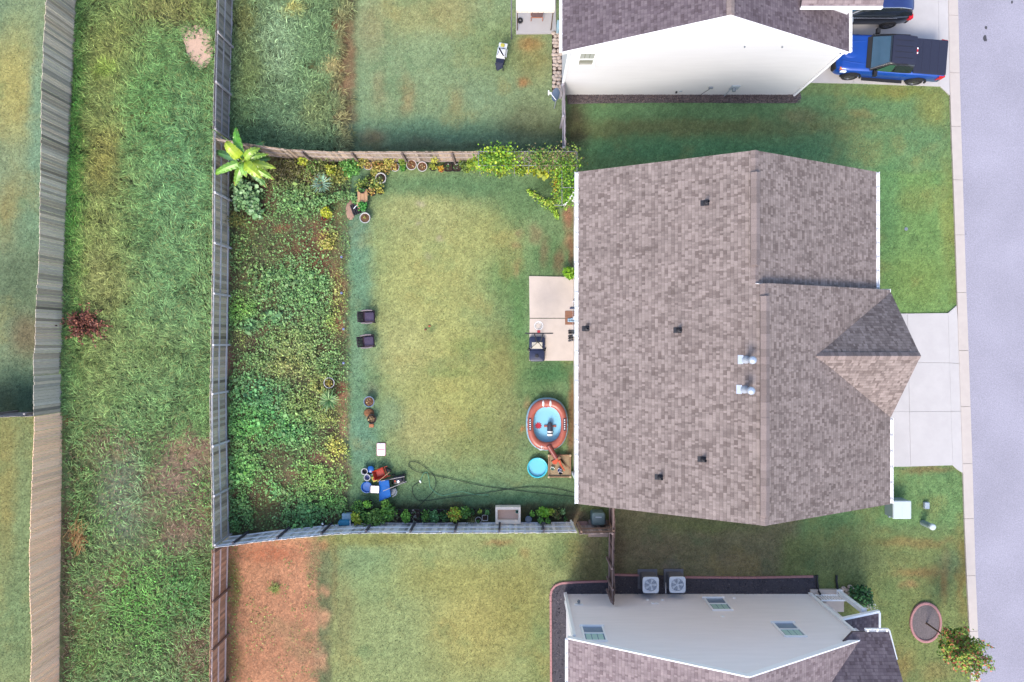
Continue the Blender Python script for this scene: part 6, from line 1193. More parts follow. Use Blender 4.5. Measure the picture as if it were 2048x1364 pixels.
# lower row of planters, from left to right
KG = [(96, 150, 66), (130, 186, 76), (70, 120, 56), (84, 136, 60)]
c = P(735, 1008, .3); pot(735, 1008, .28, .32, PGN, 'square green planter of bright leaves, upper left of the lower row', None, SOIL, [(140, 200, 70), (110, 176, 60)], square=6, n=190, fr=.24, fh=.3, cat='planter', wd=.8)
plant('shrub', 715, 1014, .36, .6, 330, (.06, .12), KG, 'green leafy plant left of the square green planter', 'plant')
plant('shrub', 713.5, 1036, .36, .7, 300, (.07, .13), [(206, 220, 60), (176, 206, 60), (226, 226, 100)], 'bright yellow green plant beside the teal cart', 'plant')
plant('shrub', 731, 1035, .4, .7, 360, (.06, .12), KG, 'green plant between the yellow green plant and the big bush', 'plant')
plant('shrub', 750, 1036, .5, .95, 640, (.06, .12), [(130, 176, 80), (104, 150, 70), (150, 190, 90)], 'largest round green bush in the lower row against the fence', 'plant')
plant('shrub', 776, 1026, .42, .9, 420, (.07, .14), [(110, 170, 70), (140, 196, 80), (84, 136, 60)], 'tall leafy green plant right of the largest bush', 'plant')
plant('shrub', 771, 1009, .24, .7, 130, (.07, .13), [(150, 200, 80), (120, 176, 70)], 'small light green plant above the tall leafy one', 'plant')
for x, fol, n, lab in ((793.5, [(90, 110, 70), (120, 130, 90), (60, 70, 50)], 40, 'black planter with thin wiry stems, first of the lower planters'), (812.5, [(130, 196, 70), (156, 214, 86), (110, 176, 60)], 260, 'planter filled with dense bright green leaves'), (831, [(80, 110, 70), (140, 140, 130)], 36, 'nearly bare black planter between two green ones'), (851, KG, 130, 'black planter of dark green leaves left of a bushier one'), (870, [(96, 160, 96), (130, 190, 120), (76, 130, 70)], 260, 'bushy blue green planter in the middle of the lower row'), (889, GD, 110, 'dark planter right of the bushy blue green one')):
    pot(x, 1031, .225, .32, PB, lab, None, SOIL, fol, square=7, n=n, fr=.24, fh=.3, cat='planter', wd=1.45)
pot(911, 1040, .2, .3, PB, 'black pot under the tall yellow green plant of the lower row', None, SOIL)
plant('shrub', 910, 1029, .36, .9, 300, (.07, .14), [(190, 220, 70), (160, 206, 70), (206, 170, 70)], 'tall yellow green plant over a black pot in the lower row', 'plant')
plant('shrub', 930, 1025, .32, .8, 230, (.07, .13), KG, 'medium green plant left of the small round pots', 'plant')
pot(945, 1023, .17, .25, PB, 'small black pot with dark leaves beside two green rimmed pots', None, SOIL, GD, n=40)
pot(960, 1022.5, .18, .26, PGN, 'left of the two green rimmed pots with round leaves', None, SOIL, [(170, 200, 80), (140, 170, 70)], n=50, fr=.13)
pot(975, 1023.5, .18, .26, PGN, 'right of the two green rimmed pots with round leaves', None, SOIL, [(120, 180, 90), (96, 150, 80)], n=44, fr=.12)
pot(956.8, 1040.5, .165, .28, PW, 'round white rimmed pot beside a small square pot', None, SOIL, GD, n=22, fr=.09)
pot(970, 1036, .15, .26, PW, 'small square white pot', None, SOIL, None, square=8)
plant('shrub', 943, 1040, .28, .4, 120, (.05, .1), [(130, 140, 80), (150, 150, 90)], 'low dull green plant left of the white rimmed pot', 'plant')
pot(1057, 1039, .165, .3, PBL, 'blue grey pot right of the beige planter box', None, M('grey_fill', S(150, 160, 170), .8))
pot(1064.6, 1026.5, .16, .26, PB, 'dark pot with bright leaves right above the blue grey pot', None, SOIL, [(140, 206, 80), (120, 186, 70)], n=60, fr=.17)
plant('shrub', 1077, 1027, .2, .4, 90, (.06, .12), [(130, 180, 70), (150, 196, 84)], 'small leafy plant between two brighter ones right of the beige box', 'plant')
plant('shrub', 1089, 1024.5, .28, .6, 220, (.08, .15), [(150, 216, 60), (130, 196, 56)], 'vivid green round plant right of the beige planter box', 'plant')
plant('shrub', 1102, 1023.5, .17, .5, 90, (.08, .14), [(196, 226, 90), (176, 210, 80)], 'small yellow green plant right of the vivid green one', 'plant')
pot(1081, 1040, .19, .3, PB, 'left of two round black pots against the lower fence', None, SOIL, [(130, 190, 90), (110, 170, 80)], n=60, fr=.15)
pot(1095.5, 1040.5, .19, .3, PB, 'right of two round black pots against the lower fence', None, SOIL, [(130, 190, 90), (96, 160, 76)], n=60, fr=.16)
plant('shrub', 1113, 1028, .3, .5, 170, (.05, .1), [(150, 140, 90), (120, 124, 72), (100, 140, 70)], 'brownish thin plant near the end of the lower row', 'plant')
pot(1125, 1022.5, .17, .26, PGN, 'last green pot of the lower row with pale leaves', None, SOIL, [(150, 190, 130), (120, 160, 90)], n=50, fr=.16)
pot(1129, 1036, .13, .22, PB, 'small dark pot beside the leaning pale board', None, SOIL, GD, n=30)
c = P(1016, 1031, .45); t = thing('planter_box', (c.x, c.y, 0), 'large beige rectangular planter box in the lower row', 'planter box'); BG = M('beige_plastic', S(238, 222, 204, 1.75), .6, var=.08); PK = M('pink_lining', S(232, 194, 172, 1.7), .7, var=.15)
mb = MB(); w_, d_, h_ = 1.26, .84, .45
for a, b, e, f in ((-w_/2, w_/2, d_/2-.13, d_/2), (-w_/2, w_/2, -d_/2, -d_/2+.18), (-w_/2, -w_/2+.11, -d_/2+.18, d_/2-.13), (w_/2-.11, w_/2, -d_/2+.18, d_/2-.13)):
    mb.hexa([(c.x+a, c.y+e, 0), (c.x+b, c.y+e, 0), (c.x+b, c.y+f, 0), (c.x+a, c.y+f, 0)], [(c.x+a, c.y+e, h_), (c.x+b, c.y+e, h_), (c.x+b, c.y+f, h_), (c.x+a, c.y+f, h_)])
mb.build('box', BG, t); mb = MB(); mb.box((c.x, c.y+.025, .1), (w_-.23, d_-.32, .04)); mb.build('floor', PK, t)
mb = MB(); mb.lathe((c.x+.46, c.y+.18, .141), [(.07, 0), (.09, .3), (.075, .3), (.06, .05)], 14, cap0=True); tag(mb.build('cup', M('cup_green', S(150, 206, 190), .4)), 'pale green cup standing in the beige planter box', 'cup')
c = P(1016, 1051, .3); mb = MB(); mb.rbox((c.x, c.y, .0), (.42, .1, .38), .03); tag(mb.build('tub', M('cup_green')), 'pale green tub behind the beige planter box', 'tub')

# the row of shrubs that hides the tan fence
for x, y, r, h, n, cols, lab in (
 (590, 332, .5, .6, 420, [(110, 104, 70), (90, 84, 58), (140, 140, 80)], 'scrubby dark bush left of the yellow green sprig by the fence'),
 (625, 336, .36, .7, 260, [(130, 170, 76), (100, 140, 66)], 'green bush between the sprig and the big olive bush'),
 (682, 350, .45, .6, 380, [(150, 160, 84), (184, 180, 90), (110, 120, 64)], 'olive yellow bush left of the bright green bush'),
 (722, 322, .4, .8, 260, [(176, 176, 84), (200, 190, 90), (150, 150, 70)], 'yellow olive bush right of the bright green bush by the fence'),
 (752, 345, .34, .4, 200, [(160, 170, 80), (200, 190, 100)], 'yellowish plant left above the white bucket pot'),
 (778, 322, .34, .9, 180, [(206, 200, 90), (180, 180, 80), (220, 200, 110)], 'upright yellow plant leaning on the tan fence above the pots'),
 (806, 322, .26, .7, 150, [(140, 176, 70), (170, 190, 80)], 'light green plant against the fence above two terracotta pots'),
 (930, 330, .4, .5, 260, [(120, 150, 66), (160, 184, 76), (90, 120, 56)], 'low green plant right of the black crates'),
 (946, 326, .34, .8, 260, [(176, 206, 66), (140, 180, 60), (200, 216, 90)], 'yellow green bush at the left foot of the trellis'),
 (1000, 340, .4, .3, 260, [(130, 160, 66), (170, 190, 80), (90, 120, 50)], 'low plant below the left half of the trellis'),
 (1040, 337, .4, .3, 220, [(110, 150, 66), (150, 180, 80)], 'low plant below the gap in the trellis'),
 (1118, 344, .45, .6, 320, [(110, 160, 60), (170, 200, 76), (80, 120, 50)], 'leafy bush in the inner corner of the trellis'),
 (1138, 388, .36, .6, 260, [(120, 170, 60), (180, 206, 70), (96, 140, 54)], 'leafy bush beside the pale leaning board')):
    plant('shrub', x, y, r, h, n, (.05, .12), cols, lab, 'bush', 'shrubs along the tan fence')
# ---------------------------------------------------------------- trellis with vines
TRM = M('trellis_metal', S(170, 172, 176), .5, var=.1)
t = thing('trellis', P(1055, 320), 'pale trellis frame overgrown with vines against the tan fence', 'trellis'); zt = 2.0
for x in (957, 1029, 1058, 1100, 1154):
    for y in (303, 331): q = P(x, y, zt); mb = MB(); mb.tube([(q.x, q.y, 0), (q.x, q.y, zt)], .016, 6); mb.build('post', TRM, t)
for (a, b) in (((957, 303), (1154, 303)), ((957, 331), (1154, 331)), ((957, 303), (957, 331)), ((1029, 303), (1029, 331)), ((1058, 303), (1058, 331)), ((1154, 303), (1154, 374)), ((1124, 375), (1154, 375)), ((1124, 331), (1124, 410)), ((1108, 410), (1128, 411))):
    mb = MB(); mb.tube([P(*a, zt), P(*b, zt)], .017, 6); mb.build('rail', TRM, t)
mb = MB()
for x in np.arange(965, 1150, 12.): mb.tube([P(x, 303, zt), P(x, 331, zt)], .006, 4)
mb.build('wire', TRM, t)
def vine(name, path, rad, n, size, cols, label, zr=(.3, 2.2), stem=True):
    pts = [P(x, y, z) for x, y, z in path]; t = thing(name, (pts[0].x, pts[0].y, 0), label, 'vine'); L = len(pts)-1; u = rng.uniform(0, L, n); i = np.minimum(u.astype(int), L-1); f = u-i
    A_ = np.array([list(p) for p in pts]); B = A_[i]*(1-f)[:, None]+A_[i+1]*f[:, None]; rr = np.array(rad)[i]*(1-f)+np.array(rad)[i+1]*f
    B = B+rng.normal(0, .5, (n, 3))*rr[:, None]*np.array([1, 1, .6]); B[:, 2] = np.maximum(B[:, 2], .03); C = np.array([S(*q)[:3] for q in cols])[rng.integers(0, len(cols), n)]*rng.normal(1, .2, n).clip(.5, 1.6)[:, None]
    cl = fbm(B[:, 0]*10, B[:, 1]*10, 4, 9, 3); C = C*(.7+.6*cl)[:, None]
    V, q, tr, c = leafs(B, rng.uniform(*size, n), C, .55, .75); npmesh('foliage', V, q, tr, c, LM, t)
    mb = MB(); mb.tube(pts, .012, 5); mb.build('stem', STEM, t); return t
vine('vine', [(962, 322, 1.7), (990, 316, 2.0), (1026, 318, 2.0)], [.4, .6, .5], 1500, (.06, .15), [(150, 200, 56), (190, 216, 60), (110, 166, 56)], 'dense bright green vine on the left half of the trellis')
vine('vine', [(945, 334, .6), (985, 334, .9), (1030, 338, .5), (1060, 338, .6)], [.3, .4, .3, .3], 420, (.05, .12), [(170, 200, 60), (130, 170, 56), (206, 210, 80)], 'yellow green vine trailing along the foot of the trellis')
vine('vine', [(1062, 316, 2.0), (1095, 322, 2.0), (1150, 318, 2.0)], [.45, .6, .6], 1500, (.05, .12), [(120, 166, 66), (160, 186, 76), (96, 136, 60), (170, 150, 110)], 'thinner mixed green vine on the right half of the trellis')
vine('vine', [(1034, 318, 1.9), (1058, 318, 1.9)], [.5, .5], 150, (.04, .09), [(120, 150, 90), (160, 176, 120)], 'sparse thin vine over the gap between trellis halves')
vine('squash_vine', [(1058, 340, .6), (1076, 342, .6), (1092, 346, .5)], [.2, .25, .22], 46, (.2, .32), [(210, 220, 70), (190, 206, 66)], 'squash vine with large round yellow green leaves')
vine('vine', [(1130, 330, 2.0), (1136, 350, 1.9), (1134, 380, 1.8), (1128, 404, 1.5)], [.5, .6, .5, .4], 950, (.05, .13), [(130, 190, 56), (170, 210, 60), (90, 140, 50)], 'thick vine running down the side frame towards the house')
vine('vine', [(1110, 340, 1.0), (1116, 360, 1.0), (1112, 384, .9)], [.4, .35, .3], 260, (.05, .12), [(150, 176, 60), (190, 196, 70)], 'narrow vine left of the side frame', )
vine('creeper', [(1056, 382, .1), (1072, 393, .12), (1088, 404, .15), (1106, 406, .3), (1120, 396, .6)], [.1, .16, .22, .3, .3], 360, (.05, .12), [(180, 216, 70), (150, 200, 64), (206, 222, 100)], 'bright creeper running out over the lawn from the trellis')
vine('creeper', [(1090, 406, .1), (1104, 412, .12), (1110, 424, .1), (1115, 437, .08)], [.25, .22, .15, .08], 200, (.05, .11), [(180, 216, 70), (150, 196, 64)], 'short creeper hanging down towards the bare soil by the house')
vine('creeper', [(622, 407, .15), (645, 402, .3), (670, 395, .35), (690, 388, .35), (706, 394, .3), (711, 404, .2)], [.14, .2, .24, .24, .2, .12], 460, (.07, .14), [(130, 180, 110), (110, 160, 90), (156, 196, 120)], 'curving blue green creeper from the yucca to the tilted crate')
q = P(1111, 371, .9); mb = MB(); mb.rbox((q.x, q.y, .3), (.12, .46, .62), .04); tag(mb.build('jerry_can', PRD), 'narrow red container standing beside the side vine', 'container')
q = P(1139, 396, .8); t = thing('board', (q.x, q.y, 0), 'pale board leaning on the house corner near the vines', 'board'); mb = MB(); mb.hexa([(q.x-.26, q.y-.2, .05), (q.x-.18, q.y-.26, .05), (q.x+.24, q.y+.16, 1.2), (q.x+.16, q.y+.22, 1.2)], [(q.x-.26, q.y-.2, .1), (q.x-.18, q.y-.26, .1), (q.x+.24, q.y+.16, 1.25), (q.x+.16, q.y+.22, 1.25)]); mb.build('plank', WHITE, t)
q = P(1146, 1049, .9); t = thing('board', (q.x, q.y, 0), 'pale board leaning over the end of the lower fence', 'board'); mb = MB(); mb.hexa([(q.x-.16, q.y+.22, .9), (q.x-.08, q.y+.25, .9), (q.x+.16, q.y-.22, 1.55), (q.x+.08, q.y-.25, 1.55)], [(q.x-.16, q.y+.22, .94), (q.x-.08, q.y+.25, .94), (q.x+.16, q.y-.22, 1.6), (q.x+.08, q.y-.25, 1.6)]); mb.build('plank', M('trim_cream', S(226, 220, 206, 1.2), .7), t)

# ---------------------------------------------------------------- lawn chairs
WICK = M('wicker_dark', S(84, 66, 80, .8), .8, var=.4, scale=40, bump=.6, bscale=120, detail=3); CUSH = M('cushion', S(100, 88, 116, .9), .85, var=.15, scale=6, bump=.2); ARM = M('arm_grey', S(160, 146, 150), .7, var=.2)
def chair(px, py, rz, label):
    c = P(px, py, .4); t = thing('patio_chair', (c.x, c.y, 0), label, 'chair', 'two patio chairs on the lawn')
    def lb(mb, x0, x1, y0, y1, z0, z1, s=0): mb.hexa([(c.x+x0, c.y+y0, z0), (c.x+x1, c.y+y0, z0), (c.x+x1, c.y+y1, z0), (c.x+x0, c.y+y1, z0)], [(c.x+x0+s, c.y+y0, z1), (c.x+x1+s, c.y+y0, z1), (c.x+x1+s, c.y+y1, z1), (c.x+x0+s, c.y+y1, z1)])
    mb = MB(); mb.rbox((c.x+.04, c.y, .26), (.60, .58, .10), .05); mb.build('seat', WICK, t)
    mb = MB(); mb.rbox((c.x+.08, c.y, .362), (.46, .44, .08), .07, top=.03); mb.build('cushion', CUSH, t, smooth=True)
    mb = MB()
    for k in range(7):
        y0 = -.27+k*.077; hh = .34+.10*math.sin(math.pi*(k+.5)/7); lb(mb, -.27, -.23, y0+.004, y0+.073, .36, .40+hh, -.17)
    mb.build('backrest', WICK, t)
    for s in (1, -1):
        mb = MB(); mb.tube([(c.x-.30, c.y+s*.30, .60), (c.x, c.y+s*.325, .60), (c.x+.25, c.y+s*.31, .57)], .034, 8); mb.build('armrest', ARM, t, smooth=True)
        for x in (-.24, .30): mb = MB(); mb.tube([(c.x+x, c.y+s*.30, .0), (c.x+x*.95, c.y+s*.30, .57)], .022, 6); mb.build('leg', WICK, t)
    for o in kids(t): o.data.transform(Matrix.Rotation(rz, 4, 'Z'))
    return t
chair(735.5, 633.5, R(2), 'upper of the two dark patio chairs on the lawn'); chair(734.5, 682.5, R(6), 'lower of the two dark patio chairs on the lawn')
# ---------------------------------------------------------------- basketball hoop
TNK = M('hoop_tank', S(58, 66, 104, .75), .4, var=.2, spec=.5); bx_, by_ = (1074-1024)/K(.1), (682-698)/K(.1)
t = thing('basketball_hoop', (bx_, by_, 0), 'portable basketball hoop with a dark base tank on the patio edge', 'basketball hoop')
mb = MB(); mb.rbox((bx_, by_+.31, .05), (.80, .62, .2), .12, top=.05); mb.rbox((bx_, by_-.33, .05), (.78, .60, .22), .14, top=.06); mb.rbox((bx_, by_, .05), (.62, .5, .18), .05); mb.build('base', TNK, t, smooth=True)
mb = MB(); mb.box((bx_+.0, by_+.18, .26), (.52, .32, .012)); mb.build('warning_label', M('label_cream', S(232, 224, 206, 1.1), .5, var=.15, scale=10), t)
mb = MB(); mb.lathe((bx_-.02, by_-.35, .27), [(.09, 0), (.1, .03), (.06, .04)], 14, cap1=True); mb.build('cap', DARK, t)
for s in (-1, 1):
    mb = MB(); mb.tube([(bx_+s*.44, by_-.02, .09), (bx_+s*.36, by_-.02, .09)], .085, 14); mb.build('wheel', DARK, t)
    mb = MB(); mb.tube([(bx_+s*.30, by_+.05, .26), (bx_+.02*s, by_+.34, 1.1)], .016, 6); mb.build('strut', DARK, t)
yp = by_+.36; mb = MB(); mb.tube([(bx_, yp, .2), (bx_, yp, 2.25)], .045, 10); mb.build('pole', DARK, t)
yb = (682-666.5)/K(2.6)
for z in (2.15, 2.62): mb = MB(); mb.tube([(bx_-.09, yp, z-.35), (bx_-.2, yb-.03, z)], .018, 6); mb.build('arm', DARK, t); mb = MB(); mb.tube([(bx_+.09, yp, z-.35), (bx_+.2, yb-.03, z)], .018, 6); mb.build('arm', DARK, t)
cxb = (1078-1024)/K(2.6); mb = MB(); mb.box((cxb, yb, 2.1), (1.22, .03, .78)); CB = M('clear_board', S(210, 216, 222), .1, var=.05); CB.node_tree.nodes['Principled BSDF'].inputs['Alpha'].default_value = .2; mb.build('backboard', CB, t)
mb = MB(); mb.box((cxb, yb, 2.885), (1.30, .05, .03)); mb.box((cxb, yb, 2.06), (1.30, .05, .035)); mb.box((cxb-.635, yb, 2.1), (.03, .05, .78)); mb.box((cxb+.635, yb, 2.1), (.03, .05, .78)); mb.build('board_frame', DARK, t)
mb = MB(); mb.box((cxb, yb+.09, 2.28), (.14, .13, .06)); mb.build('bracket', M('hoop_red', S(230, 70, 80), .5), t)
yr = yb+.16+.20; mb = MB(); N_ = 24; mb.tube([(cxb+.2*math.cos(k*6.2832/N_), yr+.2*math.sin(k*6.2832/N_), 2.33) for k in range(N_+1)], .012, 6, caps=False); mb.build('rim', WHITE, t)
mb = MB()
for k in range(12):
    for dr in (1, -1):
        a = k*math.pi/6; mb.tube([(cxb+r_*math.cos(a+dr*j*.26), yr+r_*math.sin(a+dr*j*.26), z) for j, (r_, z) in enumerate(((.2, 2.325), (.16, 2.2), (.13, 2.07), (.12, 1.95)))], .008, 4)
mb.build('net', WHITE, t)
# ---------------------------------------------------------------- patio odds
c = P(1138, 635.5, .06); mb = MB(); mb.rbox((c.x, c.y, .052), (.40, .70, .018), .01); tag(mb.build('door_mat', M('mat_brown', S(176, 128, 104), .95, var=.3, scale=30, bump=.5, bscale=150)), 'brown door mat by the house wall', 'door mat')
def shoe(px, py, a, mat, label, group, z=.052, cat='shoe'):
    c = P(px, py, .08); t = thing('shoe', (c.x, c.y, z), label, cat, group, rz=a)
    mb = MB(); mb.rbox((0, 0, 0), (.27, .095, .025), .045, n=5); mb.build('sole', mat, t, local=True)
    mb = MB(); mb.blob((.06, 0, .035), (.08, .045, .04), 10, 6); mb.blob((-.07, 0, .04), (.06, .042, .035), 10, 6); mb.build('upper', mat, t, local=True, smooth=True)
LB = M('shoe_light_blue', S(176, 206, 228, 1.1), .6); BK = M('shoe_black', (.03, .028, .03, 1), .6, var=.3); NB = M('shoe_navy', S(70, 80, 120), .6)
shoe(1140.5, 638, R(8), LB, 'upper light blue slipper on the brown mat', 'slippers on the mat', .071); shoe(1140.3, 642, R(-4), LB, 'lower light blue slipper on the brown mat', 'slippers on the mat', .071)
for i, y in enumerate((662, 666, 672, 676)): shoe(1141.5, y, R(5*(i-1)), BK, 'dark shoe in the row against the house wall below the mat', 'dark shoes by the wall')
shoe(1141.5, 681, R(10), M('shoe_grey', S(120, 116, 120), .6), 'grey shoe at the lower end of the row of dark shoes', 'dark shoes by the wall'); shoe(1144.5, 616, R(3), NB, 'navy shoe beside the wall above the mat', 'dark shoes by the wall')

# ---------------------------------------------------------------- inflatable ship pool
c = P(1094, 848, .2); t = thing('inflatable_pool', (c.x, c.y, 0), 'oval inflatable ship pool with orange brown rim and blue floor', 'inflatable pool')
VB = M('vinyl_light_blue', S(176, 214, 234, 1.0), .35, var=.08, spec=.5); VO = M('vinyl_orange', S(206, 112, 92, .95), .35, var=.22, scale=5, spec=.5); VF = M('vinyl_floor', S(146, 214, 242, 1.3), .2, var=.1, scale=3, spec=.7)
mb = MB(); mb.lathe((c.x, c.y, 0), [(.90+.17*math.cos(a), .17+.165*math.sin(a)) for a in np.linspace(-1.4, 4.6, 13)], 48, 1.0, 1.25, sq=.35, rz=0); mb.build('lower_ring', VB, t, smooth=True)
mb = MB(); mb.lathe((c.x, c.y, 0), [(.845+.155*math.cos(a), .40+.13*math.sin(a)) for a in np.linspace(0, 6.2832, 15)], 48, 1.0, 1.27, sq=.35); mb.build('upper_ring', VO, t, smooth=True)
mb = MB(); mb.lathe((c.x, c.y-.02, 0), [(.001, .10), (.45, .10), (.72, .105), (.80, .14)], 48, 1, 1.25, sq=.35); mb.build('floor', VF, t, smooth=True)
SK = M('print_dark', S(70, 56, 84, .8), .5); WP = M('print_white', (.7, .7, .7, 1), .5); RP = M('print_red', S(226, 50, 76), .4)
def onring(a, rr=.96, dz=.0): return Vector((c.x+rr*math.cos(a), c.y+rr*1.25*math.sin(a), .50+dz))
# light wave fringe round the outside of the rim
mb = MB()
for k in range(34):
    a = k*2*math.pi/34
    if 4.3 < a < 5.1: continue
    p = onring(a, .96, -.04); d = Vector((-math.sin(a), 1.25*math.cos(a), 0)).normalized(); o = Vector((math.cos(a), math.sin(a), 0)); mb.hexa([p-d*.06-o*.05, p+d*.07-o*.02, p+d*.05+o*.07-Vector((0, 0, .07)), p-d*.07+o*.07-Vector((0, 0, .07))], [p-d*.06-o*.04+Vector((0, 0, .02)), p+d*.07-o*.01+Vector((0, 0, .02)), p+d*.05+o*.08-Vector((0, 0, .05)), p-d*.07+o*.08-Vector((0, 0, .05))])
mb.build('wave_print', VB, t)
for a in (0.02, math.pi-.02):
    s_ = 1 if a < 1 else -1; px_ = c.x+s_*.86; mb = MB(); mb.box((px_, c.y+.02, .505), (.12, .62, .045)); f = mb.build('side_flag', SK, t); mb = MB()
    for k in range(5): mb.box((px_, c.y-.2+k*.11, .552), (.05, .055, .012), .5*k)
    mb.build('bone_print', WP, f)
for s_ in (-1, 1): mb = MB(); mb.blob((c.x+s_*.18-.02, c.y+1.06, .50), (.06, .16, .07), 12, 6); mb.build('rope_cleat', WP, t, smooth=True)
mb = MB(); mb.rbox((c.x-.04, c.y+.92, .36), (.12, .14, .06), .03); mb.build('star_print', RP, t)
q = P(1076.5, 851.5, .12); mb = MB(); mb.lathe((q.x, q.y, .112), [(.001, .012), (.13, .012), (.13, 0)], 20)
for k in range(10): a = k*math.pi/5; mb.box((q.x+.15*math.cos(a), q.y+.15*math.sin(a), .112), (.06, .04, .012), a)
mb.build('wheel_print', RP, t)
q = P(1082, 896, .5); mb = MB(); mb.tube([(q.x-.12*math.cos(a), q.y-.1*math.sin(a)-.0, .535) for a in np.linspace(.3, 2.9, 9)], .014, 5); mb.tube([(q.x, q.y-.1, .535), (q.x+.03, q.y+.12, .53)], .014, 5); mb.tube([(q.x-.08, q.y+.06, .535), (q.x+.12, q.y+.08, .535)], .014, 5); mb.build('anchor_print', WP, t)
q = P(1100, 858, .35); t2 = thing('toy_cannon', (q.x, q.y, .12), 'black inflatable toy cannon with white bands lying in the pool', 'toy cannon')
mb = MB(); prof = [(.02, .36), (.09, .33), (.135, .24), (.14, .05), (.14, -.2), (.13, -.36), (.06, -.375)]; n = 18; idx = [mb.add([(q.x+r_*math.cos(2*math.pi*k/n), q.y+y_, .30+r_*math.sin(2*math.pi*k/n)) for k in range(n)]) for r_, y_ in prof]
for a, b in zip(idx, idx[1:]):
    for k in range(n): j = (k+1) % n; mb.face([a+k, b+k, b+j, a+j])
mb.build('barrel', M('vinyl_black', (.03, .035, .05, 1), .25, var=.2, spec=.6), t2, smooth=True)
for y0, y1 in ((-.17, -.11), (-.34, -.24)):
    mb = MB(); i0 = mb.add([(q.x+.144*math.cos(2*math.pi*k/n), q.y+y0, .30+.144*math.sin(2*math.pi*k/n)) for k in range(n)]); i1 = mb.add([(q.x+.144*math.cos(2*math.pi*k/n), q.y+y1, .30+.144*math.sin(2*math.pi*k/n)) for k in range(n)])
    for k in range(n): j = (k+1) % n; mb.face([i0+k, i1+k, i1+j, i0+j])
    mb.build('band', WP, t2, smooth=True)
mb = MB(); mb.rbox((q.x+.02, q.y+.12, .11), (.62, .10, .05), .02); mb.build('crossbar', VO, t2)
q0, q1 = P(1097, 891, .55), P(1113, 917, .55); t2 = thing('inflatable_mast', (q0.x, q0.y, 0), 'brown inflatable mast with orange sail fallen over the sandbox', 'inflatable mast')
mb = MB(); mb.tube([q0, q0.lerp(q1, .3), q0.lerp(q1, .7), q1], .13, 14, .115); mb.build('pole', M('vinyl_brown', S(168, 84, 76, .95), .35, var=.2, spec=.5), t2, smooth=True)
mb = MB(); a, b = P(1102, 922.5, .62), P(1121, 908, .62); mb.tube([a, a.lerp(b, .5)+Vector((.03, -.03, 0)), b], .03, 8); mb.build('yard', M('vinyl_dark_brown', S(86, 44, 44), .4), t2)
mb = MB(); O1 = [P(*p, .5) for p in ((1104, 923), (1115, 915), (1117, 922), (1112, 929), (1106, 928))]; mb.hexa([v-Vector((0, 0, .08)) for v in reversed(O1)], [v for v in reversed(O1)]); mb.tube([P(1118, 920, .5), P(1122, 930, .45), P(1129, 941, .4)], .07, 10, .03); mb.build('sail', M('vinyl_bright_orange', S(238, 104, 66), .35, var=.15), t2)
c = P(1074.8, 935, .12); t = thing('paddling_pool', (c.x, c.y, 0), 'small round turquoise paddling pool below the inflatable pool', 'paddling pool'); mb = MB(); mb.lathe((c.x, c.y, 0), [(.44, .01), (.50, .2), (.515, .215), (.50, .235), (.46, .225), (.43, .06), (.001, .055)], 40); mb.build('basin', M('turquoise', S(90, 220, 236, 1.2), .35, var=.08, scale=3), t, smooth=True)
mb = MB(); mb.lathe((c.x, c.y, 0), [(.432, .08), (.001, .08)], 32); mb.build('water', M('pool_water', S(120, 214, 240, 1.25), .05, var=.06, spec=.7), t)
c = P(1119, 932, .15); t = thing('sandbox', (c.x, c.y, 0), 'square wooden sandbox beside the house wall', 'sandbox'); WS = M('sandbox_wood', S(190, 150, 118), .85, var=.3, scale=5, bump=.3)
for s in (-1, 1):
    mb = MB(); mb.box((c.x+s*.545, c.y, 0), (.05, 1.0, .2)); mb.build('side_board', WS, t); mb = MB(); mb.box((c.x, c.y+s*.545, 0), (1.0, .05, .2)); mb.build('side_board', WS, t)
    for u in (-1, 1): mb = MB(); mb.lathe((c.x+s*.54, c.y+u*.54, 0), [(.06, 0), (.06, .25), (.03, .27)], 12, cap1=True); mb.build('corner_post', M('post_pale', S(226, 200, 160), .8), t)
mb = MB(); mb.box((c.x, c.y, .04), (1.03, 1.03, .07)); mb.build('sand', M('box_sand', S(190, 164, 130), .95, var=.35, scale=12, bump=.8, bscale=30, detail=6), t)
mb = MB(); [mb.box((c.x+x, c.y+y, .115), (.08, l, .03), a) for x, y, l, a in ((.2, .15, .5, .6), (.32, .05, .55, .7), (.1, .3, .35, .5))]; tag(mb.build('loose_boards', WS), 'loose brown boards lying inside the sandbox', 'boards')
for px, py, col, lab in ((1119, 940, (70, 110, 200), 'blue plastic toy in the sandbox'), (1105, 937, (190, 220, 190), 'pale green toy mould in the sandbox'), (1121, 945, (50, 50, 66), 'dark toy in the lower middle of the sandbox')):
    q = P(px, py, .2); tt = thing('sand_toy', (q.x, q.y, .11), lab, 'toy'); mb = MB(); mb.lathe((q.x, q.y, .111), [(.07, 0), (.10, .12), (.09, .12), (.06, .02)], 12, cap0=True); mb.build('bucket', M('toy_%d' % px, S(*col), .4), tt); mb = MB(); mb.tube([(q.x-.1, q.y, .23), (q.x-.05, q.y+.1, .25), (q.x+.1, q.y, .23)], .01, 5); mb.build('handle', WHITE, tt)
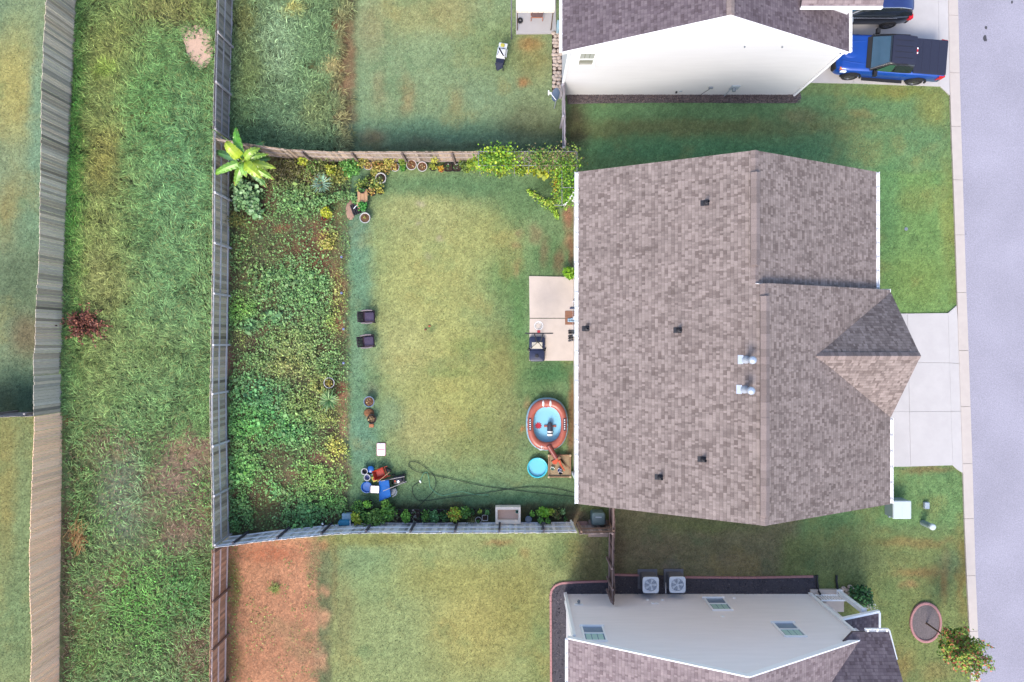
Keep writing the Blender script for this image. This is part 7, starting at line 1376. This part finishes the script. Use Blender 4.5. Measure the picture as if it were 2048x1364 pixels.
# ---------------------------------------------------------------- toys and tools on the lower lawn
def bucket(px, py, r, h, mat, label, inner=SOIL, cat='bucket'):
    c = P(px, py, h); t = thing('bucket', (c.x, c.y, 0), label, cat); mb = MB(); mb.lathe((c.x, c.y, 0), [(r*.8, .01), (r*.96, h*.95), (r, h*.95), (r, h), (r*.86, h), (r*.8, h*.5)], 24, cap0=True); mb.build('body', mat, t, smooth=True); mb = MB(); mb.lathe((c.x, c.y, 0), [(r*.8, h*.45), (.001, h*.46)], 16); mb.build('contents', inner, t)
    mb = MB(); mb.tube([(c.x-r, c.y, h), (c.x-r*.4, c.y+r*.9, h*.9), (c.x+r*.4, c.y+r*.9, h*.9), (c.x+r, c.y, h)], .007, 5); mb.build('handle', GALV, t); return t
bucket(728.7, 943.5, .165, .36, PW, 'upper white bucket in the heap of garden toys', DARK); bucket(734, 955.4, .165, .36, PW, 'lower white bucket with blue things in the heap of garden toys', M('blue_fill', S(120, 130, 190), .6, var=.5, scale=14))
TB_ = M('toy_blue', S(24, 116, 214, .9), .35, var=.12, spec=.5); TR_ = M('toy_red', S(206, 74, 56, .95), .4, var=.15); TY_ = M('toy_yellow', S(216, 206, 90), .5, var=.2)
c = P(741, 939, .25); mb = MB(); mb.lathe((c.x, c.y, 0), [(.14, .01), (.165, .22), (.17, .24), (.12, .265), (.001, .27)], 24); tag(mb.build('drum', TB_, smooth=True), 'blue lidded drum behind the white buckets', 'drum')
c = P(733, 975, .2); mb = MB(); mb.lathe((c.x, c.y, 0), [(.24, .01), (.29, .12), (.29, .16), (.26, .17), (.22, .08), (.001, .07)], 28); tag(mb.build('saucer', TB_, smooth=True), 'round blue plastic saucer left of the pale board', 'saucer')
c = P(760, 947, .35); t = thing('wheelbarrow', (c.x, c.y, 0), 'orange red wheelbarrow with a black wheel among the garden toys', 'wheelbarrow', rz=0); ca = R(18)
def rot(x, y, z): return (c.x+x*math.cos(ca)-y*math.sin(ca), c.y+x*math.sin(ca)+y*math.cos(ca), z)
mb = MB(); o_ = [(-.34, -.24), (.26, -.28), (.26, .28), (-.34, .24)]; i_ = [(-.22, -.14), (.16, -.17), (.16, .17), (-.22, .14)]
for k in range(4):
    j = (k+1) % 4; mb.hexa([rot(*i_[k], .2), rot(*i_[j], .2), rot(*o_[j], .44), rot(*o_[k], .44)], [rot(i_[k][0]*.94, i_[k][1]*.94, .22), rot(i_[j][0]*.94, i_[j][1]*.94, .22), rot(o_[j][0]*.95, o_[j][1]*.95, .46), rot(o_[k][0]*.95, o_[k][1]*.95, .46)])
mb.hexa([rot(*v, .19) for v in i_], [rot(*v, .215) for v in i_]); mb.build('tray', TR_, t)
for s in (-1, 1): mb = MB(); mb.tube([rot(-.2, s*.16, .2), rot(.2, s*.24, .3), rot(.48, s*.25, .42)], .018, 6); mb.build('handle', TR_, t)
mb = MB(); mb.tube([rot(.32, -.25, .37), rot(.32, .25, .37)], .015, 6); mb.build('crossbar', TR_, t)
q = P(776, 939.6, .2); mb = MB(); mb.tube([(q.x-.03, q.y-.05, .16), (q.x+.03, q.y+.05, .16)], .16, 18); mb.build('wheel', TYRE, t)
c = P(749, 958, .25); t = thing('toy_box', (c.x, c.y, 0), 'yellow green toy box below the orange wheelbarrow', 'toy box'); mb = MB(); mb.rbox((c.x, c.y, 0), (.26, .28, .24), .04, .4); mb.build('box', TY_, t); mb = MB(); mb.rbox((c.x, c.y, .242), (.14, .12, .05), .03, .4); mb.build('lid', TR_, t)
c = P(744, 949, .2); mb = MB(); mb.rbox((c.x, c.y, .03), (.30, .07, .16), .02, .4); tag(mb.build('toy_plank', M('cup_green')), 'pale teal toy bar beside the yellow toy box', 'toy')
c = P(749.5, 979, .4); t = thing('toy_bench', (c.x, c.y, 0), 'pale cream board resting on a grey tub beside the blue tray', 'bench'); mb = MB(); mb.rbox((c.x, c.y, .36), (.42, .36, .03), .03, -.05); mb.build('top', M('tray_white'), t); mb = MB(); mb.rbox((c.x-.12, c.y, .0), (.3, .3, .355), .03); mb.build('tub', M('tub_grey', S(120, 110, 120), .6), t)
c = P(770, 982, .4); t = thing('blue_tray', (c.x, c.y, 0), 'big bright blue tilted plastic tray in the heap of garden toys', 'plastic tray'); ps = [P(759, 962, .30), P(777, 961, .60), P(781, 992, .60), P(759.5, 1002, .22)]
mb = MB(); mb.hexa([v-Vector((0, 0, .03)) for v in reversed(ps)], [v for v in reversed(ps)]); mb.build('panel', TB_, t); mb = MB(); mb.tube([v+Vector((0, 0, .01)) for v in ps+[ps[0]]], .028, 8); mb.build('rim', TB_, t)
mb = MB(); mb.hexa([v-Vector((0, 0, .2)) for v in ((ps[1]+ps[0])/2, ps[1], ps[2], (ps[2]+ps[3])/2)][::-1], [v-Vector((0, 0, .04)) for v in ((ps[1]+ps[0])/2, ps[1], ps[2], (ps[2]+ps[3])/2)][::-1]); mb.build('underside', M('tub_grey'), t)
c = P(788, 984, .3); t = thing('plastic_chair', (c.x, c.y, 0), 'small grey plastic chair right of the blue tray', 'chair'); mb = MB(); mb.rbox((c.x-.05, c.y, .26), (.26, .3, .03), .05, .3); mb.build('seat', M('chair_grey', S(160, 168, 180), .5), t); mb = MB(); mb.tube([(c.x-.08, c.y-.24, .3), (c.x+.10, c.y-.12, .42), (c.x+.17, c.y+.05, .44), (c.x+.08, c.y+.2, .40)], .03, 8); mb.build('backrest', M('chair_grey'), t)
for dx, dy in ((-.12, -.13), (.06, -.13), (-.12, .13), (.06, .13)): mb = MB(); mb.tube([(c.x-.03+dx*1.1, c.y+dy*1.2, 0), (c.x-.05+dx, c.y+dy, .26)], .018, 6); mb.build('leg', M('chair_grey'), t)
c = P(796, 960, .3); t = thing('lawn_mower', (c.x, c.y, 0), 'black push lawn mower lying among the garden toys', 'lawn mower', )
mb = MB(); mb.rbox((c.x+.02, c.y, .10), (.62, .40, .16), .12, .2, top=.05); mb.build('deck', BLACKP, t, smooth=True); mb = MB(); mb.rbox((c.x+.05, c.y+.0, .262), (.34, .26, .14), .08, .2, top=.05); mb.build('motor', M('mower_motor', S(60, 60, 70), .4, var=.3), t, smooth=True)
mb = MB(); mb.rbox((c.x-.12, c.y-.05, .264), (.13, .1, .08), .02, .2); mb.build('battery_cover', M('vinyl_bright_orange'), t); mb = MB(); mb.rbox((c.x+.03, c.y-.06, .405), (.12, .12, .02), .02, .5); mb.build('badge', WHITE, t)
for x, y in ((-.27, -.22), (.27, -.16), (-.27, .22), (.27, .24)): mb = MB(); mb.tube([(c.x+x, c.y+y-.02, .09), (c.x+x, c.y+y+.03, .09)], .09, 14); mb.build('wheel', TYRE, t)
for a, b in (((762, 962, .5), (809, 953, .45)), ((766, 982, .7), (813, 963, .45))): mb = MB(); mb.tube([P(*a), P(*b)], .017, 6); mb.build('handle_tube', M('tube_pale', S(206, 198, 196), .5), t)
mb = MB(); mb.tube([P(755, 964, .5), P(779, 944, .5)], .016, 6); tag(mb.build('broom_handle', plank), 'thin tan wooden handle lying across the wheelbarrow and toy box', 'tool handle')
def hose(name, path, r, mat, label):
    P2 = [P(x, y, .03) for x, y in path]; out = []
    for i in range(len(P2)-1):
        p0, p1, p2, p3 = P2[max(i-1, 0)], P2[i], P2[i+1], P2[min(i+2, len(P2)-1)]
        for k in range(6): t_ = k/6; out.append(.5*((2*p1)+(p2-p0)*t_+(2*p0-5*p1+4*p2-p3)*t_*t_+(3*p1-p0-3*p2+p3)*t_**3))
    out.append(P2[-1]); mb = MB(); mb.tube(out, r, 6); return tag(mb.build(name, mat, smooth=True), label, 'hose')
HG = M('hose_dark', S(48, 70, 62, .7), .5, var=.2); HL = M('hose_green', S(120, 196, 160), .5, var=.15)
hose('garden_hose', [(1156, 987), (1110, 977), (1064, 973.7), (1016, 978.5), (951, 989), (898, 995), (880, 997.6), (851, 1001.6), (834, 999), (825, 984), (827, 972), (840.5, 963.3)], .015, HG, 'dark green garden hose ending in a loop near the toys')
hose('garden_hose', [(834, 1014.8), (850, 1000), (867, 981.8), (871.5, 962), (862, 945), (838, 926.5), (822, 923.7), (817.5, 931.7), (831, 942), (851, 946.5), (871, 951.5), (890, 955), (912, 960), (965, 971.7), (1016, 978.8), (1094, 988), (1156, 994)], .015, HG, 'second dark hose with a wide loop reaching up the lawn')
hose('garden_hose', [(840.5, 963), (846, 949), (853.7, 945), (858, 959), (860, 974), (870, 984.4), (880, 989.7), (891, 990.3), (922, 983.4), (949, 989), (977, 990)], .011, HL, 'pale green hose curling between the dark hoses')
mb = MB(); q = P(840.5, 963); mb.tube([(q.x-.03, q.y+.06, .05), (q.x+.04, q.y-.05, .05)], .035, 8); tag(mb.build('hose_nozzle', WHITE), 'white nozzle where the dark and pale hoses meet', 'nozzle')
# teal cart, bag
c = P(688.8, 1047.8, .4); t = thing('garden_cart', (c.x, c.y, 0), 'teal garden cart with a pale panel by the lower fence', 'cart'); TL = M('teal_plastic', S(60, 150, 186), .4, var=.15)
mb = MB(); mb.rbox((c.x, c.y+.06, .2), (.62, .28, .30), .12, top=.06); mb.build('hood', TL, t, smooth=True); mb = MB(); mb.rbox((c.x, c.y-.09, .1), (.60, .34, .28), .1); mb.build('tub', M('teal_dark', S(66, 96, 130), .5), t); mb = MB(); q = P(693, 1034, .3); mb.box((q.x, q.y, .05), (.46, .34, .25)); mb.build('tray', M('pale_teal', S(176, 210, 226), .5), t); mb = MB(); mb.tube([(c.x+.30, c.y-.25, .4), (c.x+.31, c.y+.2, .52)], .02, 6); mb.build('handle', WHITE, t)
mb = MB(); mb.tube([(c.x-.3, c.y-.24, .09), (c.x-.24, c.y-.24, .09)], .09, 12); mb.build('wheel', TYRE, t)
c = P(645.5, 1048, .2); t = thing('garden_bag', (c.x, c.y, 0), 'black bag with a white patch at the foot of the lower fence', 'bag'); mb = MB(); mb.blob((c.x, c.y, .14), (.11, .15, .16), 12, 7, .05); mb.build('bag', BLACKP, t, smooth=True); mb = MB(); mb.box((c.x+.01, c.y+.03, .285), (.08, .1, .02), .4); mb.build('tag', WHITE, t)
# bin on a pallet, block
c = P(1196, 1056); t = thing('pallet', (c.x, c.y, 0), 'weathered wooden pallet under the grey green bin', 'pallet'); PWd = M('pallet_wood', S(186, 166, 158), .9, var=.3, scale=6)
mb = MB(); [mb.box((c.x, c.y-.33+k*.22, .09), (1.0, .17, .03)) for k in range(4)]; mb.build('deck_board', PWd, t)
for x in (-.44, 0, .44): mb = MB(); mb.box((c.x+x, c.y, 0), (.08, .86, .089)); mb.build('runner', PWd, t)
c = P(1197, 1038, .8); t = thing('storage_bin', (c.x, c.y, 0), 'grey green rounded bin standing at the house corner', 'bin'); BN = M('bin_green', S(104, 128, 132), .45, var=.12, spec=.5)
mb = MB(); mb.rbox((c.x, c.y, .125), (.66, .62, .58), .12, tz=-.0); mb.build('body', BN, t); mb = MB(); mb.rbox((c.x, c.y, .706), (.70, .66, .14), .14, top=.10); mb.build('lid', BN, t, smooth=True); mb = MB(); mb.box((c.x, c.y+.1, .847), (.3, .05, .01)); mb.build('lid_mark', M('pale_panel'), t)
c = P(1167, 1050, .2); mb = MB(); mb.box((c.x, c.y, 0), (.42, .28, .2)); tag(mb.build('concrete_block', M('block_pink', S(186, 150, 146), .9, var=.25)), 'pinkish concrete block left of the pallet', 'block')
# air conditioners
ACM = M('ac_grey', S(214, 220, 228, 1.7), .5, .1, var=.12); ACD = M('ac_dark', S(120, 122, 132, 1.3), .6, var=.2)
def ac(px, py, label):
    c = P(px, py, .85); t = thing('air_conditioner', (c.x, c.y, 0), label, 'air conditioner', 'two air conditioners beside the beige house'); s = .80
    mb = MB(); mb.box((c.x, c.y+.02, 0), (.98, .98, .06)); mb.build('pad', ACD, t); mb = MB(); mb.rbox((c.x, c.y, .062), (s*.97, s*.97, .74), .07); mb.build('cabinet', ACD, t)
    mb = MB(); n = 32; ro, ri = [], []
    for k in range(n):
        a = 2*math.pi*k/n; q = (abs(math.cos(a))**8+abs(math.sin(a))**8)**(-1/8); ro.append((c.x+s/2*q*math.cos(a), c.y+s/2*q*math.sin(a))); ri.append((c.x+.31*math.cos(a), c.y+.31*math.sin(a)))
    A0 = mb.add([(x, y, .804) for x, y in ro]); A1 = mb.add([(x, y, .86) for x, y in ro]); A2 = mb.add([(x, y, .86) for x, y in ri]); A3 = mb.add([(x, y, .80) for x, y in ri])
    for k in range(n): j = (k+1) % n; [mb.face([a+k, a+j, b+j, b+k]) for a, b in ((A0, A1), (A1, A2), (A2, A3))]
    mb.build('top_cover', ACM, t); mb = MB(); mb.lathe((c.x, c.y, .808), [(.305, 0), (.001, 0)], 24); mb.build('fan_well', M('fan_dark', S(160, 172, 190, 1.4), .5), t)
    mb = MB()
    for k in range(5):
        a = k*2*math.pi/5; r = lambda rr, d: (c.x+rr*math.cos(a+d), c.y+rr*math.sin(a+d)); p = [r(.06, -.3), r(.28, -.25), r(.29, .22), r(.06, .5)]; mb.hexa([(x, y, .822+i*.003) for i, (x, y) in enumerate(p)], [(x, y, .828+i*.003) for i, (x, y) in enumerate(p)])
    mb.build('fan', ACM, t); mb = MB(); mb.lathe((c.x, c.y, .875), [(.07, -.004), (.07, .006), (.001, .008)], 14)
    for k in range(16): a = k*math.pi/8; mb.tube([(c.x+.06*math.cos(a), c.y+.06*math.sin(a), .875), (c.x+.33*math.cos(a), c.y+.33*math.sin(a), .866)], .004, 4)
    for rr in (.14, .21, .28): mb.tube([(c.x+rr*math.cos(a), c.y+rr*math.sin(a), .873) for a in np.linspace(0, 6.283, 25)], .004, 4)
    mb.build('grille', ACM, t); mb = MB(); mb.tube([(c.x+.35, c.y-.41, .2), (c.x+.42, c.y-.6, .16), (c.x+.5, CY+.03, .16)], .02, 6); mb.build('pipe', ACD, t); return t
ac(1301.5, 1170, 'left air conditioner beside the beige house wall'); ac(1355, 1169.5, 'right air conditioner beside the beige house wall')
for px in (1311, 1331): q = P(px, 1150); mb = MB(); mb.tube([(q.x, q.y+.1, .02), (q.x, q.y-.9, .06)], .025, 6); tag(mb.build('drain_pipe', WHITE), 'white drain pipe on the ground %s' % ('left of the gap between the air conditioners' if px == 1311 else 'touching the right air conditioner'), 'pipe')
# utility boxes on the front lawn
c = P(1800, 1017, .5); t = thing('transformer_box', (c.x, c.y, 0), 'large pale green utility box on the front lawn', 'utility box'); UG = M('utility_green_lit', S(214, 226, 228, 1.25), .5, var=.05)
c = P(1805, 1020, .83); mb = MB(); mb.rbox((c.x, c.y, 0), (.86, .86, .74), .04, top=.04); mb.build('cabinet', M('utility_green_shade', S(170, 190, 190), .5, var=.08), t); mb = MB(); mb.rbox((c.x, c.y, .742), (.90, .90, .09), .05, top=.05); mb.box((c.x, c.y, .833), (.02, .84, .004)); mb.build('lid', UG, t); mb = MB(); mb.box((c.x-.4, c.y-.45, .3), (.08, .05, .12)); mb.build('lock', GALV, t)  # one paint in two tones: shade on the sides is put into the colour
c = P(1851, 1010); t = thing('junction_box', (c.x, c.y, 0), 'tiny pale box in the grass beside the utility box', 'junction box'); mb = MB(); mb.rbox((c.x, c.y, 0), (.24, .34, .16), .04); mb.build('lid', M('pale_panel'), t)
c = P(1845, 1045); t = thing('utility_pedestal', (c.x, c.y, 0), 'round pale green utility post in the grass', 'utility post'); mb = MB(); mb.lathe((c.x, c.y, 0), [(.14, 0), (.14, .78)], 18); mb.build('post', M('utility_green_shade'), t); mb = MB(); mb.lathe((c.x, c.y, 0), [(.155, .74), (.155, .86), (.12, .9), (.001, .91)], 18); mb.build('cap', UG, t, smooth=True)  # post and cap repeat the painted shaded and lit tones
c = P(1812, 458); mb = MB(); mb.lathe((c.x, c.y, 0), [(.09, 0), (.09, .02), (.001, .022)], 14); tag(mb.build('valve_cover', GREYB), 'small round grey valve cover in the front lawn', 'valve cover')
# ---------------------------------------------------------------- upper yard things
SIL = M('grill_silver', (.62, .63, .66, 1), .35, .3, var=.1); NVY = M('grill_cover', S(46, 52, 80, .8), .5, var=.2)
c = P(1002, 108, .9); t = thing('barbecue_grill', (c.x, c.y, 0), 'silver barbecue grill with a dark side shelf on the upper lawn', 'grill'); ra = R(-10)
def gq(x, y): return (c.x+x*math.cos(ra)-y*math.sin(ra), c.y+x*math.sin(ra)+y*math.cos(ra))
mb = MB(); mb.rbox((*gq(0, .0), .3), (.42, .55, .42), .03, ra); mb.build('firebox', NVY, t); mb = MB(); mb.rbox((*gq(0, .08), .722), (.44, .52, .22), .05, ra, top=.10); mb.build('lid', SIL, t, smooth=True)
mb = MB(); mb.rbox((*gq(0.02, .46), .80), (.42, .24, .04), .02, ra); mb.build('side_shelf', SIL, t); mb = MB(); mb.rbox((*gq(0, .46), .842), (.2, .16, .06), .05, ra); mb.build('yellow_tool', TY_, t)
mb = MB(); mb.rbox((*gq(0.0, -.30), .78), (.40, .22, .03), .02, ra); f = [(*gq(-.24, -.42), .74), (*gq(.2, -.36), .8), (*gq(.16, -.62), .74), (*gq(-.06, -.76), .66)]; mb.hexa([(x, y, z-.02) for x, y, z in reversed(f)], [v for v in reversed(f)]); mb.build('cover_flap', NVY, t)
mb = MB(); mb.tube([(*gq(.26, -.05), .82), (*gq(.26, .3), .82)], .016, 6); mb.build('handle', SIL, t); mb = MB(); mb.rbox((*gq(.25, .05), .6), (.05, .12, .06), .02, ra); mb.build('knob', SIL, t)
for x in (-.17, .17):
    for y in (-.45, .4): mb = MB(); mb.box((*gq(x, y), 0), (.04, .04, .3 if abs(y) < .42 else .75), ra); mb.build('leg', NVY, t)
c = P(1114, 190, 2.0); t = thing('satellite_dish', (c.x, c.y, 0), 'grey satellite dish on a post by the white house corner', 'satellite dish'); SDM = M('dish_grey', S(104, 120, 144), .45, var=.12)
mb = MB(); mb.tube([(c.x, c.y+.05, 0), (c.x, c.y+.03, 1.75), (c.x-.03, c.y, 1.95)], .028, 8); mb.build('mast', GALV, t)
mb = MB(); M_ = Matrix.Translation((c.x, c.y, 2.0)) @ Matrix.Rotation(R(-52), 4, 'Y'); rs = [(0, 0), (.1, .012), (.2, .04), (.28, .075), (.29, .085), (.27, .07)]; idx = []
for r_, z in rs[1:]: idx.append(mb.add([M_ @ Vector((r_*math.cos(k*.2618), r_*1.1*math.sin(k*.2618), z)) for k in range(24)]))
c0 = mb.add([M_ @ Vector((0, 0, 0))]); [mb.face([c0, idx[0]+k, idx[0]+(k+1) % 24]) for k in range(24)]
for a, b in zip(idx, idx[1:]): [mb.face([a+k, b+k, b+(k+1) % 24, a+(k+1) % 24]) for k in range(24)]
mb.build('reflector', SDM, t, smooth=True); q = M_ @ Vector((.0, 0, .42)); mb = MB(); mb.tube([M_ @ Vector((.0, -.26, .06)), q], .012, 6); mb.build('feed_arm', WHITE, t); mb = MB(); mb.blob(q, (.07, .05, .05), 10, 6); mb.tube([q+Vector((-.08, -.1, 0)), q+Vector((-.08, .12, 0))], .03, 8); mb.build('feed_horn', WHITE, t)
# canopy, bench and small things on the pad
c = P(1070, -22, 2.2); t = thing('shade_canopy', (c.x, c.y, 0), 'cream fabric canopy over the concrete pad at the top edge', 'canopy'); CAN = M('canopy_fabric', S(255, 240, 226, 1.25), .8, var=.05, bump=.1); x0, y1 = P(1033, 21, 2.2).x, P(1033, 21, 2.2).y; x1 = P(1109, 21, 2.2).x
mb = MB(); nx, ny = 14, 10; ix = []
for j in range(ny+1):
    for i in range(nx+1): u, v = i/nx, j/ny; mb.add([(x0+(x1-x0)*u, y1+2.4*v, 2.2+.35*math.sin(math.pi*v)+.02*math.sin(u*9)-(.03 if j == 0 else 0)*abs(math.sin(u*20)))])
for j in range(ny):
    for i in range(nx): a = j*(nx+1)+i; mb.face([a, a+1, a+nx+2, a+nx+1])
mb.build('fabric', CAN, t); mb = MB(); [mb.hexa([(x0+(x1-x0)*(i+.05)/7, y1-.02, 2.02), (x0+(x1-x0)*(i+.95)/7, y1-.02, 2.02), (x0+(x1-x0)*(i+.95)/7, y1-.005, 2.02), (x0+(x1-x0)*(i+.05)/7, y1-.005, 2.02)], [(x0+(x1-x0)*i/7, y1-.02, 2.17), (x0+(x1-x0)*(i+1)/7, y1-.02, 2.17), (x0+(x1-x0)*(i+1)/7, y1-.005, 2.17), (x0+(x1-x0)*i/7, y1-.005, 2.17)]) for i in range(7)]; mb.build('valance', CAN, t)
for x in (x0+.05, x1-.05):
    for y in (y1+.05, y1+2.3): mb = MB(); mb.tube([(x, y, .05), (x, y, 2.18)], .025, 6); mb.build('pole', BARK, t)
c = P(1074, 30, .4); t = thing('bench', (c.x, c.y, 0), 'brown seat below the cream canopy', 'bench'); mb = MB(); mb.box((c.x, c.y, .40), (.56, .24, .04)); mb.build('seat', M('seat_brown', S(130, 104, 104), .8), t); mb = MB(); mb.tube([(c.x-.3, c.y-.14, .42), (c.x+.3, c.y-.14, .42)], .02, 6); mb.build('rail', PT, t)
for x in (-.29, .29):
    for y in (-.14, .14): mb = MB(); mb.tube([(c.x+x, c.y+y, .05), (c.x+x, c.y+y, .44)], .018, 6); mb.build('leg', PT, t)
c = P(1040, 43); t = thing('small_tyre', (c.x, c.y, .05), 'small dark round tyre shaped object on the concrete pad', 'tyre'); mb = MB(); mb.lathe((c.x, c.y, .05), [(.05+.05*(1+math.cos(a)), .05+.05*math.sin(a)) for a in np.linspace(0, 6.283, 12)], 18); mb.build('tyre', TYRE, t, smooth=True)
q = P(1023, 20, 2); mb = MB(); mb.tube([(q.x, q.y-.5, .0), (q.x, q.y-.2, 1.4), (q.x, q.y+.5, 2)], .03, 6); tag(mb.build('pole', M('pole_grey', S(120, 120, 130), .6)), 'thin grey pole left of the cream canopy', 'pole')
q = P(1117, 46, .8); mb = MB(); mb.rbox((q.x, q.y, 0), (.14, .42, .7), .04); tag(mb.build('tall_bin', M('pale_teal')), 'narrow pale blue box against the white house wall', 'box')
# small things in the grass
for px, py, col, lab in ((859, 652, (206, 110, 84), 'small orange scrap in the middle of the back lawn'), (851, 659, (150, 90, 80), 'dull red scrap below the orange one on the back lawn')):
    q = P(px, py); mb = MB(); mb.blob((q.x, q.y, .03), (.06, .05, .03), 8, 5, .15); tag(mb.build('scrap', M('scrap_%d' % px, S(*col), .8)), lab, 'scrap')
LAMPS = [(683, 514), (683, 586), (687, 658), (687, 726)]
for i, (px, py) in enumerate(LAMPS):
    q = P(px, py, .3); t = thing('solar_light', (q.x, q.y, 0), ['topmost small solar light at the bed edge', 'second small solar light down the bed edge', 'third small solar light down the bed edge, level with the chairs', 'lowest small solar light at the bed edge'][i], 'solar light', 'solar lights along the bed')
    mb = MB(); mb.tube([(q.x, q.y, 0), (q.x, q.y, .26)], .012, 6); mb.build('stake', DARK, t); mb = MB(); mb.lathe((q.x, q.y, .26), [(.03, 0), (.055, .05), (.06, .06), (.001, .075)], 12); mb.build('lamp_head', M('solar_blue', S(140, 150, 200), .3), t, smooth=True)
# dark spots on the road: real patches of tar
TAR = M('tar', (.05, .048, .055, 1), .7, var=.3)
for px, py, a, b in ((1972, 55, .07, .09), (1970, 76, .09, .16), (1972, 80, .06, .07), (2024, 4, .05, .08), (1932, 468, .02, .02)):
    q = P(px, py); mb = MB(); mb.blob((q.x, q.y, -.004), (a, b, .006), 12, 4, .12); tag(mb.build('tar_spot', TAR), 'small dark tar spot on the pale road surface', 'tar spot', 'dark spots on the road')
